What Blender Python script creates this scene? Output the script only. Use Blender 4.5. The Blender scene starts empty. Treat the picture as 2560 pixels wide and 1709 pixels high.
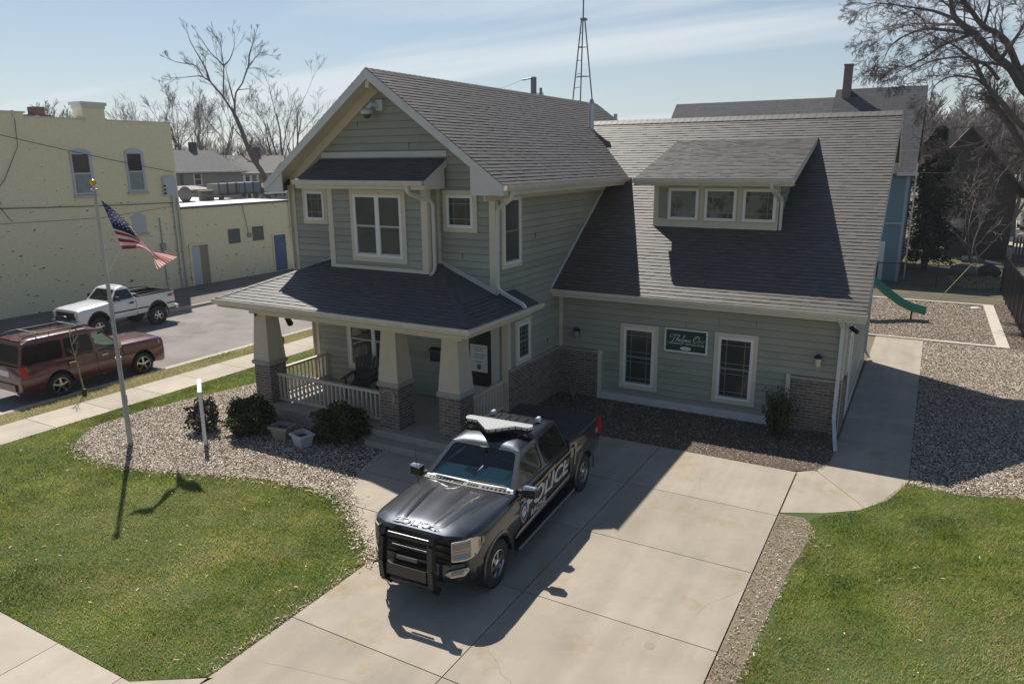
import bpy, bmesh, math, random
import numpy as np
from mathutils import Vector, Matrix

S = bpy.context.scene
COL = S.collection
R = math.radians
rng = random.Random(7)
NR = np.random.default_rng(7)

# ------------------------------------------------------------------ camera
CAMZ = 6.18
YAW, PITCH, ROLL = R(29.5), R(14.0), R(-0.48)
FPX, PW, PH = 1820.0, 2560, 1709
def cam_rows():
    f = Vector((-math.sin(YAW)*math.cos(PITCH), math.cos(YAW)*math.cos(PITCH), -math.sin(PITCH)))
    r = Vector((math.cos(YAW), math.sin(YAW), 0)); u = r.cross(f)
    c, s = math.cos(ROLL), math.sin(ROLL)
    return c*r+s*u, -s*r+c*u, f
CR, CU, CF = cam_rows()
CAM = Vector((0, 0, CAMZ))
cd = bpy.data.cameras.new("camera"); co = bpy.data.objects.new("camera", cd); COL.objects.link(co)
m3 = Matrix((CR, CU, -CF)).transposed().to_4x4(); m3.translation = CAM
co.matrix_world = m3
cd.sensor_width = 36; cd.lens = FPX/PW*36; cd.clip_end = 3000; cd.clip_start = 0.1
S.camera = co
def at(x, y, X=None, Y=None, Z=None):
    """where the sight line through a point of the photograph meets a plane"""
    d = CR*((x-PW/2)/FPX) - CU*((y-PH/2)/FPX) + CF
    if X is not None: t = (X-CAM.x)/d.x
    elif Y is not None: t = (Y-CAM.y)/d.y
    else: t = (Z-CAM.z)/d.z
    return CAM + d*t

# ------------------------------------------------------------------ materials
MATS = {}
def nodes_of(m): return m.node_tree.nodes, m.node_tree.links
def M(name, col, rough=.6, metal=0., col2=None, nscale=4., bump=0., bscale=60., spec=.5, coat=0., nlo=.35, nhi=.65, col3=None, n3=.6, stretch=None, slab=False):
    if name in MATS: return MATS[name]
    m = bpy.data.materials.new(name); m.use_nodes = True
    N, L = nodes_of(m); b = N["Principled BSDF"]
    b.inputs["Base Color"].default_value = (*col, 1); b.inputs["Roughness"].default_value = rough
    b.inputs["Metallic"].default_value = metal; b.inputs["Specular IOR Level"].default_value = spec
    b.inputs["Coat Weight"].default_value = coat; b.inputs["Coat Roughness"].default_value = .04
    tc = N.new("ShaderNodeTexCoord"); src = tc.outputs["Object"]
    if stretch:
        mp = N.new("ShaderNodeMapping"); mp.inputs["Scale"].default_value = stretch
        L.new(src, mp.inputs[0]); src = mp.outputs[0]
    last = None
    if col2:
        n = N.new("ShaderNodeTexNoise"); n.inputs["Scale"].default_value = nscale; n.inputs["Detail"].default_value = 6; n.inputs["Roughness"].default_value = .65
        L.new(src, n.inputs["Vector"])
        r = N.new("ShaderNodeMapRange"); r.inputs[1].default_value = nlo; r.inputs[2].default_value = nhi
        L.new(n.outputs["Fac"], r.inputs[0])
        mx = N.new("ShaderNodeMix"); mx.data_type = 'RGBA'; mx.inputs[6].default_value = (*col, 1); mx.inputs[7].default_value = (*col2, 1)
        L.new(r.outputs[0], mx.inputs[0]); last = mx.outputs[2]
    if col3:
        n = N.new("ShaderNodeTexNoise"); n.inputs["Scale"].default_value = n3; n.inputs["Detail"].default_value = 5; n.inputs["Roughness"].default_value = .7
        L.new(src, n.inputs["Vector"])
        r = N.new("ShaderNodeMapRange"); r.inputs[1].default_value = .56; r.inputs[2].default_value = .74
        L.new(n.outputs["Fac"], r.inputs[0])
        mx = N.new("ShaderNodeMix"); mx.data_type = 'RGBA'; mx.inputs[6].default_value = (*col, 1); mx.inputs[7].default_value = (*col3, 1)
        if last: L.new(last, mx.inputs[6])
        L.new(r.outputs[0], mx.inputs[0]); last = mx.outputs[2]
    if slab:   # slabs poured apart: each its own tone, faint streaks along the drive
        a = N.new("ShaderNodeAttribute"); a.attribute_name = "tint"; mr_ = N.new("ShaderNodeMapRange"); mr_.inputs[3].default_value = .90; mr_.inputs[4].default_value = 1.07; L.new(a.outputs["Fac"], mr_.inputs[0])
        mp_ = N.new("ShaderNodeMapping"); mp_.inputs["Scale"].default_value = (2.6, .22, 1); L.new(tc.outputs["Object"], mp_.inputs[0]); n = N.new("ShaderNodeTexNoise"); n.inputs["Scale"].default_value = 1; n.inputs["Detail"].default_value = 4; L.new(mp_.outputs[0], n.inputs["Vector"])
        m2_ = N.new("ShaderNodeMapRange"); m2_.inputs[1].default_value = .35; m2_.inputs[2].default_value = .65; m2_.inputs[3].default_value = .90; m2_.inputs[4].default_value = 1.05; L.new(n.outputs["Fac"], m2_.inputs[0])
        mu = N.new("ShaderNodeMath"); mu.operation = 'MULTIPLY'; L.new(mr_.outputs[0], mu.inputs[0]); L.new(m2_.outputs[0], mu.inputs[1])
        mx = N.new("ShaderNodeMix"); mx.data_type = 'RGBA'; mx.blend_type = 'MULTIPLY'; mx.inputs[0].default_value = 1; L.new(last, mx.inputs[6]); L.new(mu.outputs[0], mx.inputs[7]); last = mx.outputs[2]
    if last: L.new(last, b.inputs["Base Color"])
    if bump:
        n = N.new("ShaderNodeTexNoise"); n.inputs["Scale"].default_value = bscale; n.inputs["Detail"].default_value = 4
        L.new(src, n.inputs["Vector"])
        bp = N.new("ShaderNodeBump"); bp.inputs["Strength"].default_value = bump; bp.inputs["Distance"].default_value = .02
        L.new(n.outputs["Fac"], bp.inputs["Height"]); L.new(bp.outputs[0], b.inputs["Normal"])
    MATS[name] = m
    return m
def tint_mat(name, stops, rough=.85, nz=30., namt=.25, spec=.3, trans=0., bump=0.):
    """colour picked per piece by the 'tint' attribute (real differences between shingles, blades, chips)"""
    m = bpy.data.materials.new(name); m.use_nodes = True
    N, L = nodes_of(m); b = N["Principled BSDF"]; b.inputs["Roughness"].default_value = rough; b.inputs["Specular IOR Level"].default_value = spec
    a = N.new("ShaderNodeAttribute"); a.attribute_name = "tint"
    cr = N.new("ShaderNodeValToRGB"); e = cr.color_ramp.elements
    while len(e) < len(stops): e.new(.5)
    for i, s in enumerate(stops): e[i].position = i/(len(stops)-1); e[i].color = (*s, 1)
    L.new(a.outputs["Fac"], cr.inputs[0])
    tc = N.new("ShaderNodeTexCoord"); n = N.new("ShaderNodeTexNoise"); n.inputs["Scale"].default_value = nz; n.inputs["Detail"].default_value = 5
    L.new(tc.outputs["Object"], n.inputs["Vector"])
    r = N.new("ShaderNodeMapRange"); r.inputs[1].default_value = .3; r.inputs[2].default_value = .7; r.inputs[3].default_value = 1-namt; r.inputs[4].default_value = 1+namt
    L.new(n.outputs["Fac"], r.inputs[0])
    mx = N.new("ShaderNodeMix"); mx.data_type = 'RGBA'; mx.blend_type = 'MULTIPLY'; mx.inputs[0].default_value = 1
    L.new(cr.outputs[0], mx.inputs[6]); L.new(r.outputs[0], mx.inputs[7]); L.new(mx.outputs[2], b.inputs["Base Color"])
    if trans:
        t = N.new("ShaderNodeBsdfTranslucent"); L.new(mx.outputs[2], t.inputs[0])
        ms = N.new("ShaderNodeMixShader"); ms.inputs[0].default_value = trans
        L.new(b.outputs[0], ms.inputs[1]); L.new(t.outputs[0], ms.inputs[2]); L.new(ms.outputs[0], N["Material Output"].inputs[0])
    if bump:
        n2 = N.new("ShaderNodeTexNoise"); n2.inputs["Scale"].default_value = 220; L.new(tc.outputs["Object"], n2.inputs["Vector"])
        bp = N.new("ShaderNodeBump"); bp.inputs["Strength"].default_value = bump; bp.inputs["Distance"].default_value = .01
        L.new(n2.outputs["Fac"], bp.inputs["Height"]); L.new(bp.outputs[0], b.inputs["Normal"])
    MATS[name] = m
    return m
def brick_mat(name, c1, c2, mortar, bw=.215, rh=.075, ms=.010, bump=.5, vary=1., patch=None):
    m = bpy.data.materials.new(name); m.use_nodes = True
    N, L = nodes_of(m); b = N["Principled BSDF"]; b.inputs["Roughness"].default_value = .85; b.inputs["Specular IOR Level"].default_value = .25
    tc = N.new("ShaderNodeTexCoord"); br = N.new("ShaderNodeTexBrick")
    br.inputs["Scale"].default_value = 1; br.inputs["Brick Width"].default_value = bw; br.inputs["Row Height"].default_value = rh
    br.inputs["Mortar Size"].default_value = ms; br.inputs["Mortar Smooth"].default_value = .3
    br.inputs["Color1"].default_value = (*c1, 1); br.inputs["Color2"].default_value = (*c2, 1); br.inputs["Mortar"].default_value = (*mortar, 1)
    L.new(tc.outputs["UV"], br.inputs["Vector"])
    n = N.new("ShaderNodeTexNoise"); n.inputs["Scale"].default_value = 9; n.inputs["Detail"].default_value = 6; L.new(tc.outputs["Object"], n.inputs["Vector"])
    r = N.new("ShaderNodeMapRange"); r.inputs[1].default_value = .3; r.inputs[2].default_value = .7; r.inputs[3].default_value = 1-.17*vary; r.inputs[4].default_value = 1+.14*vary
    L.new(n.outputs["Fac"], r.inputs[0])
    mx = N.new("ShaderNodeMix"); mx.data_type = 'RGBA'; mx.blend_type = 'MULTIPLY'; mx.inputs[0].default_value = 1
    L.new(br.outputs["Color"], mx.inputs[6]); L.new(r.outputs[0], mx.inputs[7]); out = mx.outputs[2]
    if patch:
        # paint that has flaked off, denser low down on the wall
        mp = N.new("ShaderNodeMapping"); mp.inputs["Scale"].default_value = (1, .55, 1.3); L.new(tc.outputs["Object"], mp.inputs[0])
        v = N.new("ShaderNodeTexNoise"); v.inputs["Scale"].default_value = 5.5; v.inputs["Detail"].default_value = 3; v.inputs["Roughness"].default_value = .6; L.new(mp.outputs[0], v.inputs["Vector"])
        sp = N.new("ShaderNodeSeparateXYZ"); L.new(tc.outputs["Object"], sp.inputs[0])
        hh = N.new("ShaderNodeMapRange"); hh.inputs[1].default_value = 0; hh.inputs[2].default_value = 8; hh.inputs[3].default_value = .06; hh.inputs[4].default_value = 0
        L.new(sp.outputs[2], hh.inputs[0])
        ad = N.new("ShaderNodeMath"); ad.operation = 'ADD'; L.new(v.outputs["Fac"], ad.inputs[0]); L.new(hh.outputs[0], ad.inputs[1])
        pr = N.new("ShaderNodeMapRange"); pr.inputs[1].default_value = .71; pr.inputs[2].default_value = .725; L.new(ad.outputs[0], pr.inputs[0])
        m2 = N.new("ShaderNodeMix"); m2.data_type = 'RGBA'; m2.inputs[7].default_value = (*patch, 1)
        L.new(pr.outputs[0], m2.inputs[0]); L.new(out, m2.inputs[6]); out = m2.outputs[2]
    L.new(out, b.inputs["Base Color"])
    bp = N.new("ShaderNodeBump"); bp.inputs["Strength"].default_value = bump; bp.inputs["Distance"].default_value = .012; bp.invert = True
    L.new(br.outputs["Fac"], bp.inputs["Height"]); L.new(bp.outputs[0], b.inputs["Normal"])
    MATS[name] = m
    return m
def glass_mat(name, tint, trans=.6, rough=.03):
    m = bpy.data.materials.new(name); m.use_nodes = True
    N, L = nodes_of(m); N.remove(N["Principled BSDF"])
    t = N.new("ShaderNodeBsdfTransparent"); t.inputs[0].default_value = (*[c*trans for c in tint], 1)
    g = N.new("ShaderNodeBsdfGlossy"); g.inputs["Roughness"].default_value = rough; g.inputs[0].default_value = (1, 1, 1, 1)
    f = N.new("ShaderNodeFresnel"); f.inputs[0].default_value = 1.6
    x = N.new("ShaderNodeMixShader"); L.new(f.outputs[0], x.inputs[0]); L.new(t.outputs[0], x.inputs[1]); L.new(g.outputs[0], x.inputs[2])
    L.new(x.outputs[0], N["Material Output"].inputs[0])
    MATS[name] = m
    return m
def stripe_mat(name, c1, c2, period, rough=.12, spec=.5):
    """closed blinds close behind a pane: thin slats one above the other"""
    m = bpy.data.materials.new(name); m.use_nodes = True
    N, L = nodes_of(m); b = N["Principled BSDF"]; b.inputs["Roughness"].default_value = rough; b.inputs["Specular IOR Level"].default_value = spec
    tc = N.new("ShaderNodeTexCoord"); sp = N.new("ShaderNodeSeparateXYZ"); L.new(tc.outputs["Object"], sp.inputs[0])
    a = N.new("ShaderNodeMath"); a.operation = 'MULTIPLY'; a.inputs[1].default_value = 2*math.pi/period; L.new(sp.outputs[2], a.inputs[0])
    s = N.new("ShaderNodeMath"); s.operation = 'SINE'; L.new(a.outputs[0], s.inputs[0])
    r = N.new("ShaderNodeMapRange"); r.inputs[1].default_value = -.3; r.inputs[2].default_value = .6; L.new(s.outputs[0], r.inputs[0])
    n = N.new("ShaderNodeTexNoise"); n.inputs["Scale"].default_value = 2.2; n.inputs["Detail"].default_value = 3; L.new(tc.outputs["Object"], n.inputs["Vector"])
    mm = N.new("ShaderNodeMath"); mm.operation = 'MULTIPLY'; L.new(r.outputs[0], mm.inputs[0]); L.new(n.outputs["Fac"], mm.inputs[1])
    mx = N.new("ShaderNodeMix"); mx.data_type = 'RGBA'; mx.inputs[6].default_value = (*c1, 1); mx.inputs[7].default_value = (*c2, 1)
    L.new(mm.outputs[0], mx.inputs[0]); L.new(mx.outputs[2], b.inputs["Base Color"])
    MATS[name] = m
    return m

sage = tint_mat("sage_siding", [(.292, .295, .245), (.322, .325, .272), (.349, .351, .295), (.38, .383, .324)], .55, nz=1.2, namt=.07, spec=.35)
cream = M("cream_trim", (.70, .625, .50), .5, col2=(.64, .57, .455), nscale=3)
vinyl = M("white_vinyl", (.80, .80, .80), .35)
fascia_m = M("fascia_white", (.66, .645, .62), .45, col2=(.60, .585, .56), nscale=3)
gutter_m = M("gutter_cream", (.66, .61, .53), .4, col2=(.58, .53, .45), nscale=5)
stucco = M("tan_stucco", (.62, .545, .43), .8, col2=(.57, .50, .39), nscale=6, bump=.15, bscale=140)
stone_cap = M("stone_cap", (.40, .37, .34), .8, col2=(.34, .31, .28), nscale=12, bump=.2)
brick = brick_mat("washed_brick", (.150, .112, .092), (.235, .188, .158), (.33, .295, .258))
mulchbase = M("mulch_base", (.15, .112, .085), .95, col2=(.075, .055, .04), nscale=22, bump=.8, bscale=70)
conc = M("concrete", (.405, .350, .278), .85, col2=(.345, .30, .24), nscale=1.1, bump=.15, bscale=220, col3=(.33, .255, .155), n3=.95, spec=.3, slab=True)
conc2 = M("sidewalk_concrete", (.47, .41, .33), .85, col2=(.41, .355, .285), nscale=1.2, bump=.12, bscale=220, spec=.3, slab=True)
conc_curb = M("curb_concrete", (.50, .45, .385), .85, col2=(.40, .36, .31), nscale=4, bump=.15, bscale=160, spec=.3)
asphalt = M("worn_asphalt", (.275, .25, .232), .9, col2=(.215, .195, .18), nscale=.7, bump=.25, bscale=260, spec=.25, col3=(.17, .155, .14), n3=.35)
asphalt_dk = M("dark_asphalt", (.15, .135, .125), .9, col2=(.19, .17, .15), nscale=1.2, bump=.25, bscale=200, spec=.25)
joint_m = M("joint_dirt", (.11, .09, .075), .95)
dirt = M("bare_dirt", (.27, .215, .165), .95, col2=(.17, .14, .10), nscale=2.5, bump=.5, bscale=40)
lawnbase = M("lawn_soil", (.070, .115, .020), .95, col2=(.055, .09, .018), nscale=1.2, bump=.8, bscale=60, col3=(.125, .12, .05), n3=.8)
ground_m = M("far_ground", (.13, .125, .06), .95, col2=(.17, .14, .09), nscale=.25, bump=.4, bscale=10)
shing_lo = [(.075, .066, .058), (.092, .082, .072), (.107, .095, .084), (.128, .114, .101)]
shingle = tint_mat("grey_brown_shingle", shing_lo, .60, nz=60, namt=.3, spec=.5, bump=.12)
shingle_dk = tint_mat("charcoal_shingle", [(.056, .054, .053), (.070, .068, .066), (.082, .079, .076), (.096, .092, .088)], .60, nz=50, namt=.25, spec=.5)
roofdeck = M("roof_deck", (.09, .082, .075), .9)
flash_m = M("shingle_flashing", (.13, .12, .112), .7)
pane_dk = M("dark_pane", (.028, .042, .036), .05, spec=.6, col2=(.045, .06, .052), nscale=1.6)
pane_green = M("green_pane", (.035, .062, .050), .05, spec=.6, col2=(.02, .03, .027), nscale=2.5)
pane_gray = M("screened_pane", (.05, .062, .056), .16, spec=.4, col2=(.085, .095, .085), nscale=1.1)
pane_blind = stripe_mat("blind_pane", (.018, .026, .022), (.105, .125, .105), .036)
pane_curt = M("curtain_pane", (.26, .31, .30), .25, col2=(.20, .245, .235), nscale=3)
muntin_m = M("muntin_grey", (.20, .215, .19), .4)
black_pl = M("black_plastic", (.012, .012, .013), .45)
black_metal = M("black_metal", (.015, .015, .017), .3, spec=.5)
rubber = M("tyre_rubber", (.017, .0165, .016), .8, col2=(.028, .027, .026), nscale=20)
chrome = M("chrome", (.75, .75, .76), .12, metal=1)
alloy = M("alloy", (.58, .58, .59), .28, metal=1)
galv = M("galvanised", (.52, .54, .55), .4, metal=.7)
white_paint = M("white_paint", (.76, .76, .75), .45)
wood_grey = M("weathered_wood", (.34, .30, .25), .85, col2=(.26, .225, .185), nscale=12, bump=.3)

# ------------------------------------------------------------------ mesh helper
class MB:
    def __init__(s): s.v = []; s.f = []; s.mi = []; s.t = []
    def add(s, vs, fs, mi=0, t=0.):
        o = len(s.v); s.v.extend([tuple(p) for p in vs])
        for f in fs: s.f.append([i+o for i in f]); s.mi.append(mi); s.t.append(t)
    def quad(s, a, b, c, d, mi=0, t=0.): s.add([a, b, c, d], [(0, 1, 2, 3)], mi, t)
    def poly(s, pts, mi=0, t=0.): s.add(pts, [tuple(range(len(pts)))], mi, t)
    def box(s, x0, x1, y0, y1, z0, z1, mi=0, t=0.):
        s.add([(x0, y0, z0), (x1, y0, z0), (x1, y1, z0), (x0, y1, z0), (x0, y0, z1), (x1, y0, z1), (x1, y1, z1), (x0, y1, z1)],
              [(0, 3, 2, 1), (4, 5, 6, 7), (0, 1, 5, 4), (1, 2, 6, 5), (2, 3, 7, 6), (3, 0, 4, 7)], mi, t)
    def hexa(s, p, mi=0, t=0.):
        s.add(p, [(0, 3, 2, 1), (4, 5, 6, 7), (0, 1, 5, 4), (1, 2, 6, 5), (2, 3, 7, 6), (3, 0, 4, 7)], mi, t)
    def beam(s, a, b, w, h, up=(0, 0, 1), mi=0, t=0.):
        a, b = Vector(a), Vector(b); d = (b-a).normalized(); up = Vector(up)
        r = d.cross(up)
        if r.length < 1e-5: r = d.cross(Vector((1, 0, 0)))
        r.normalize(); u = r.cross(d)
        r = r*(w/2); u = u*(h/2)
        s.hexa([a-r-u, a+r-u, b+r-u, b-r-u, a-r+u, a+r+u, b+r+u, b-r+u], mi, t)
    def prism(s, pts, off, mi=0, t=0.):
        """polygon pts (3d, coplanar) pushed along off"""
        n = len(pts); off = Vector(off); top = [Vector(p)+off for p in pts]
        s.add(list(pts)+top, [tuple(range(n-1, -1, -1)), tuple(range(n, 2*n))]+[(i, (i+1) % n, n+(i+1) % n, n+i) for i in range(n)], mi, t)
    def tube(s, pts, rad, n=8, cap=True, mi=0, t=0.):
        pts = [Vector(p) for p in pts]; rad = rad if hasattr(rad, '__len__') else [rad]*len(pts)
        prev = None; vs = []; fs = []
        for i, p in enumerate(pts):
            d = (pts[min(i+1, len(pts)-1)]-pts[max(i-1, 0)]).normalized()
            if prev is None: r = d.cross(Vector((0, 0, 1))); r = d.cross(Vector((1, 0, 0))) if r.length < 1e-3 else r
            else: r = prev - d*prev.dot(d)
            r.normalize(); prev = r; u = d.cross(r)
            for k in range(n):
                a = 2*math.pi*(k+.5)/n; vs.append(p+(r*math.cos(a)+u*math.sin(a))*rad[i])
        for i in range(len(pts)-1):
            for k in range(n): fs.append((i*n+k, i*n+(k+1) % n, (i+1)*n+(k+1) % n, (i+1)*n+k))
        if cap: fs += [tuple(range(n-1, -1, -1)), tuple(range((len(pts)-1)*n, len(pts)*n))]
        s.add(vs, fs, mi, t)
    def lathe(s, prof, c=(0, 0, 0), axis='z', n=20, mi=0, t=0., cap=True):
        """prof: (radius, along) pairs"""
        vs = []; fs = []
        for r, h in prof:
            for k in range(n):
                a = 2*math.pi*k/n; x, y = r*math.cos(a), r*math.sin(a)
                p = (x, y, h) if axis == 'z' else ((h, x, y) if axis == 'x' else (y, h, x))
                vs.append((c[0]+p[0], c[1]+p[1], c[2]+p[2]))
        for i in range(len(prof)-1):
            for k in range(n): fs.append((i*n+k, i*n+(k+1) % n, (i+1)*n+(k+1) % n, (i+1)*n+k))
        if cap: fs.append(tuple(range(n-1, -1, -1))); fs.append(tuple(range((len(prof)-1)*n, len(prof)*n)))
        s.add(vs, fs, mi, t)
    def mesh(s, name, mats, origin=(0, 0, 0), smooth=None, weld=False):
        me = bpy.data.meshes.new(name)
        o = Vector(origin)
        vs = [(p[0]-o.x, p[1]-o.y, p[2]-o.z) for p in s.v]
        me.from_pydata(vs, [], s.f)
        mats = mats if isinstance(mats, (list, tuple)) else [mats]
        for m in mats: me.materials.append(m)
        nf = len(me.polygons)
        if len(mats) > 1: me.polygons.foreach_set("material_index", s.mi)
        if any(s.t):
            at_ = me.attributes.new("tint", 'FLOAT', 'FACE'); at_.data.foreach_set("value", s.t)
        uv = me.uv_layers.new(name="UVMap"); buf = np.zeros(len(me.loops)*2, np.float32)
        V = np.array(s.v, float)
        for p in me.polygons:
            nx, ny, nz = p.normal
            for li, vi in zip(p.loop_indices, p.vertices):
                x, y, z = V[vi]
                if abs(nz) > .85: u, w = x, y
                elif abs(nx) > abs(ny): u, w = y, z
                else: u, w = x, z
                buf[li*2] = u; buf[li*2+1] = w
        uv.data.foreach_set("uv", buf)
        if smooth is not None:
            bm = bmesh.new(); bm.from_mesh(me); bmesh.ops.remove_doubles(bm, verts=bm.verts, dist=2e-5); bm.to_mesh(me); bm.free(); nf = len(me.polygons)
            me.polygons.foreach_set("use_smooth", [True]*nf)
            me.set_sharp_from_angle(angle=R(smooth))
        me.update()
        return me
    def build(s, name, mats, parent=None, smooth=None, origin=None):
        """an object; a child is built in its thing's own frame unless the thing was built in place"""
        if parent is None:
            o = bpy.data.objects.new(name, s.mesh(name, mats, origin or (0, 0, 0), smooth))
            COL.objects.link(o); o.location = origin or (0, 0, 0)
            return o
        o = bpy.data.objects.new(name, s.mesh(name, mats, (0, 0, 0), smooth)); COL.objects.link(o)
        attach(o, parent)
        return o
def attach(o, parent):
    o.parent = parent
    if parent.get("_inplace") is not None and parent.parent is None:
        o.matrix_parent_inverse = Matrix.Translation(parent.location).inverted()
def tag(o, label=None, cat=None, group=None, kind=None):
    if label: o["label"] = label
    if cat: o["category"] = cat
    if group: o["group"] = group
    if kind: o["kind"] = kind
    return o
def thing(name, label, cat, loc=(0, 0, 0), rz=0., group=None, inplace=True, scale=1.):
    o = bpy.data.objects.new(name, None); COL.objects.link(o); o.location = loc; o.rotation_euler = (0, 0, rz); o.scale = (scale,)*3
    o.empty_display_size = .2
    if inplace: o["_inplace"] = 1
    return tag(o, label, cat, group)
def structure(name, mb, mats, smooth=None): return tag(mb.build(name, mats, smooth=smooth), kind="structure")
def copy_tree(o, parent=None):
    c = o.copy(); COL.objects.link(c)
    if parent: c.parent = parent
    for ch in list(o.children): copy_tree(ch, c)
    return c

def clip_half(poly, a, b, c):
    """keep the part of a 2d polygon where a*u+b*v+c >= 0"""
    out = []
    for i in range(len(poly)):
        p, q = poly[i], poly[(i+1) % len(poly)]
        dp = a*p[0]+b*p[1]+c; dq = a*q[0]+b*q[1]+c
        if dp >= 0: out.append(p)
        if (dp >= 0) != (dq >= 0):
            t = dp/(dp-dq); out.append((p[0]+(q[0]-p[0])*t, p[1]+(q[1]-p[1])*t))
    return out
def clip_convex(poly, clip):
    for i in range(len(clip)):
        p, q = clip[i], clip[(i+1) % len(clip)]
        a, b = -(q[1]-p[1]), (q[0]-p[0]); c = -(a*p[0]+b*p[1])
        poly = clip_half(poly, a, b, c)
        if len(poly) < 3: return []
    return poly
class Fr:
    """a wall or roof frame: u along, v up, d out"""
    def __init__(s, O, U, V, N): s.O, s.U, s.V, s.N = Vector(O), Vector(U).normalized(), Vector(V).normalized(), Vector(N).normalized()
    def P(s, u, v, d=0.): return s.O+s.U*u+s.V*v+s.N*d
    def box(s, mb, u0, u1, v0, v1, d0, d1, mi=0):
        mb.hexa([s.P(u0, v0, d1), s.P(u1, v0, d1), s.P(u1, v0, d0), s.P(u0, v0, d0), s.P(u0, v1, d1), s.P(u1, v1, d1), s.P(u1, v1, d0), s.P(u0, v1, d0)], mi)
    def prism(s, mb, poly, d0, d1, mi=0):
        mb.prism([s.P(u, v, d0) for u, v in poly], s.N*(d1-d0), mi)
    def siding(s, mb, poly, h=.165, v0=0.):
        lo = min(p[1] for p in poly); hi = max(p[1] for p in poly); k = math.floor((lo-v0)/h)
        while v0+k*h < hi:
            a, b = v0+k*h, v0+(k+1)*h
            q = clip_half(clip_half(poly, 0, 1, -a), 0, -1, b-.019)
            if len(q) >= 3:
                tn = min(.99, max(.01, rng.gauss(.5, .17)))
                mb.poly([s.P(u, v, .003+.027*(b-v)/h) for u, v in q], 0, tn)
                bt = sorted([p for p in q if abs(p[1]-a) < 1e-6])
                if len(bt) >= 2: mb.quad(s.P(bt[0][0], a, 0), s.P(bt[-1][0], a, 0), s.P(bt[-1][0], a, .030), s.P(bt[0][0], a, .030), 0, tn)
            k += 1
    def shingles(s, mb, poly, h=.122, rg=None, w=(.12, .27), thick=.010):
        rg = rg or rng
        lo = min(p[1] for p in poly); hi = max(p[1] for p in poly); ul = min(p[0] for p in poly); uh = max(p[0] for p in poly)
        a = lo
        while a < hi-1e-4:
            b = min(a+h, hi+.02)
            u = ul-rg.random()*.3
            while u < uh:
                e = u+rg.uniform(*w)
                q = clip_convex([(u, a), (e, a), (e, b), (u, b)], poly)
                if len(q) >= 3:
                    th = .007+(thick*.75 if rg.random() < .45 else .003)*rg.uniform(.7, 1.1); t = min(1, max(.001, rg.gauss(.5, .17)))
                    f = lambda v: .002+th*(b-v)/(b-a)
                    mb.poly([s.P(x, v, f(v)) for x, v in q], 0, t)
                    for i in range(len(q)):
                        p1, p2 = q[i], q[(i+1) % len(q)]
                        if abs(p1[1]-p2[1]) < 1e-6 and p1[1] > a+1e-6: continue
                        mb.quad(s.P(*p2, 0), s.P(*p1, 0), s.P(p1[0], p1[1], f(p1[1])), s.P(p2[0], p2[1], f(p2[1])), 0, t)
                u = e
            a += h
def ccw(poly):
    ar = sum(poly[i][0]*poly[(i+1) % len(poly)][1]-poly[(i+1) % len(poly)][0]*poly[i][1] for i in range(len(poly)))
    return poly if ar > 0 else poly[::-1]
def text_mesh(mb, body, size, place, mi=0, shear=0., bold=0., squash=1., align='CENTER', thick=.004):
    """flat letters put where place(u, v, d) says"""
    cu = bpy.data.curves.new("letters", 'FONT'); cu.body = body; cu.size = size; cu.shear = shear; cu.offset = bold; cu.align_x = align; cu.align_y = 'CENTER'; cu.resolution_u = 3
    ob = bpy.data.objects.new("letters", cu); COL.objects.link(ob); bpy.context.view_layer.update()
    me = bpy.data.meshes.new_from_object(ob.evaluated_get(bpy.context.evaluated_depsgraph_get()))
    COL.objects.unlink(ob)
    vs = [place(v.co.x*squash, v.co.y, thick) for v in me.vertices]
    mb.add(vs, [tuple(p.vertices) for p in me.polygons], mi)
    bpy.data.meshes.remove(me); bpy.data.objects.remove(ob)
# ------------------------------------------------------------------ light
SUN = Vector((-.645, .475, 1.)).normalized()
ld = bpy.data.lights.new("sun", 'SUN'); ld.energy = 5.0; ld.angle = R(.53); ld.color = (1., .945, .865)
lo = bpy.data.objects.new("sun", ld); COL.objects.link(lo); lo.rotation_euler = SUN.to_track_quat('Z', 'Y').to_euler(); lo.location = SUN*60
wd = bpy.data.worlds.new("World"); S.world = wd; wd.use_nodes = True
N, L = wd.node_tree.nodes, wd.node_tree.links
bg = N["Background"]; sk = N.new("ShaderNodeTexSky"); sk.sky_type = 'NISHITA'; sk.sun_disc = False
sk.sun_elevation = math.asin(SUN.z); sk.sun_rotation = math.atan2(SUN.x, SUN.y); sk.air_density = 1.1; sk.dust_density = .35; sk.ozone_density = 3.2; sk.altitude = 200
bg.inputs[1].default_value = .066
tc = N.new("ShaderNodeTexCoord"); sep = N.new("ShaderNodeSeparateXYZ"); L.new(tc.outputs["Generated"], sep.inputs[0])
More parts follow.
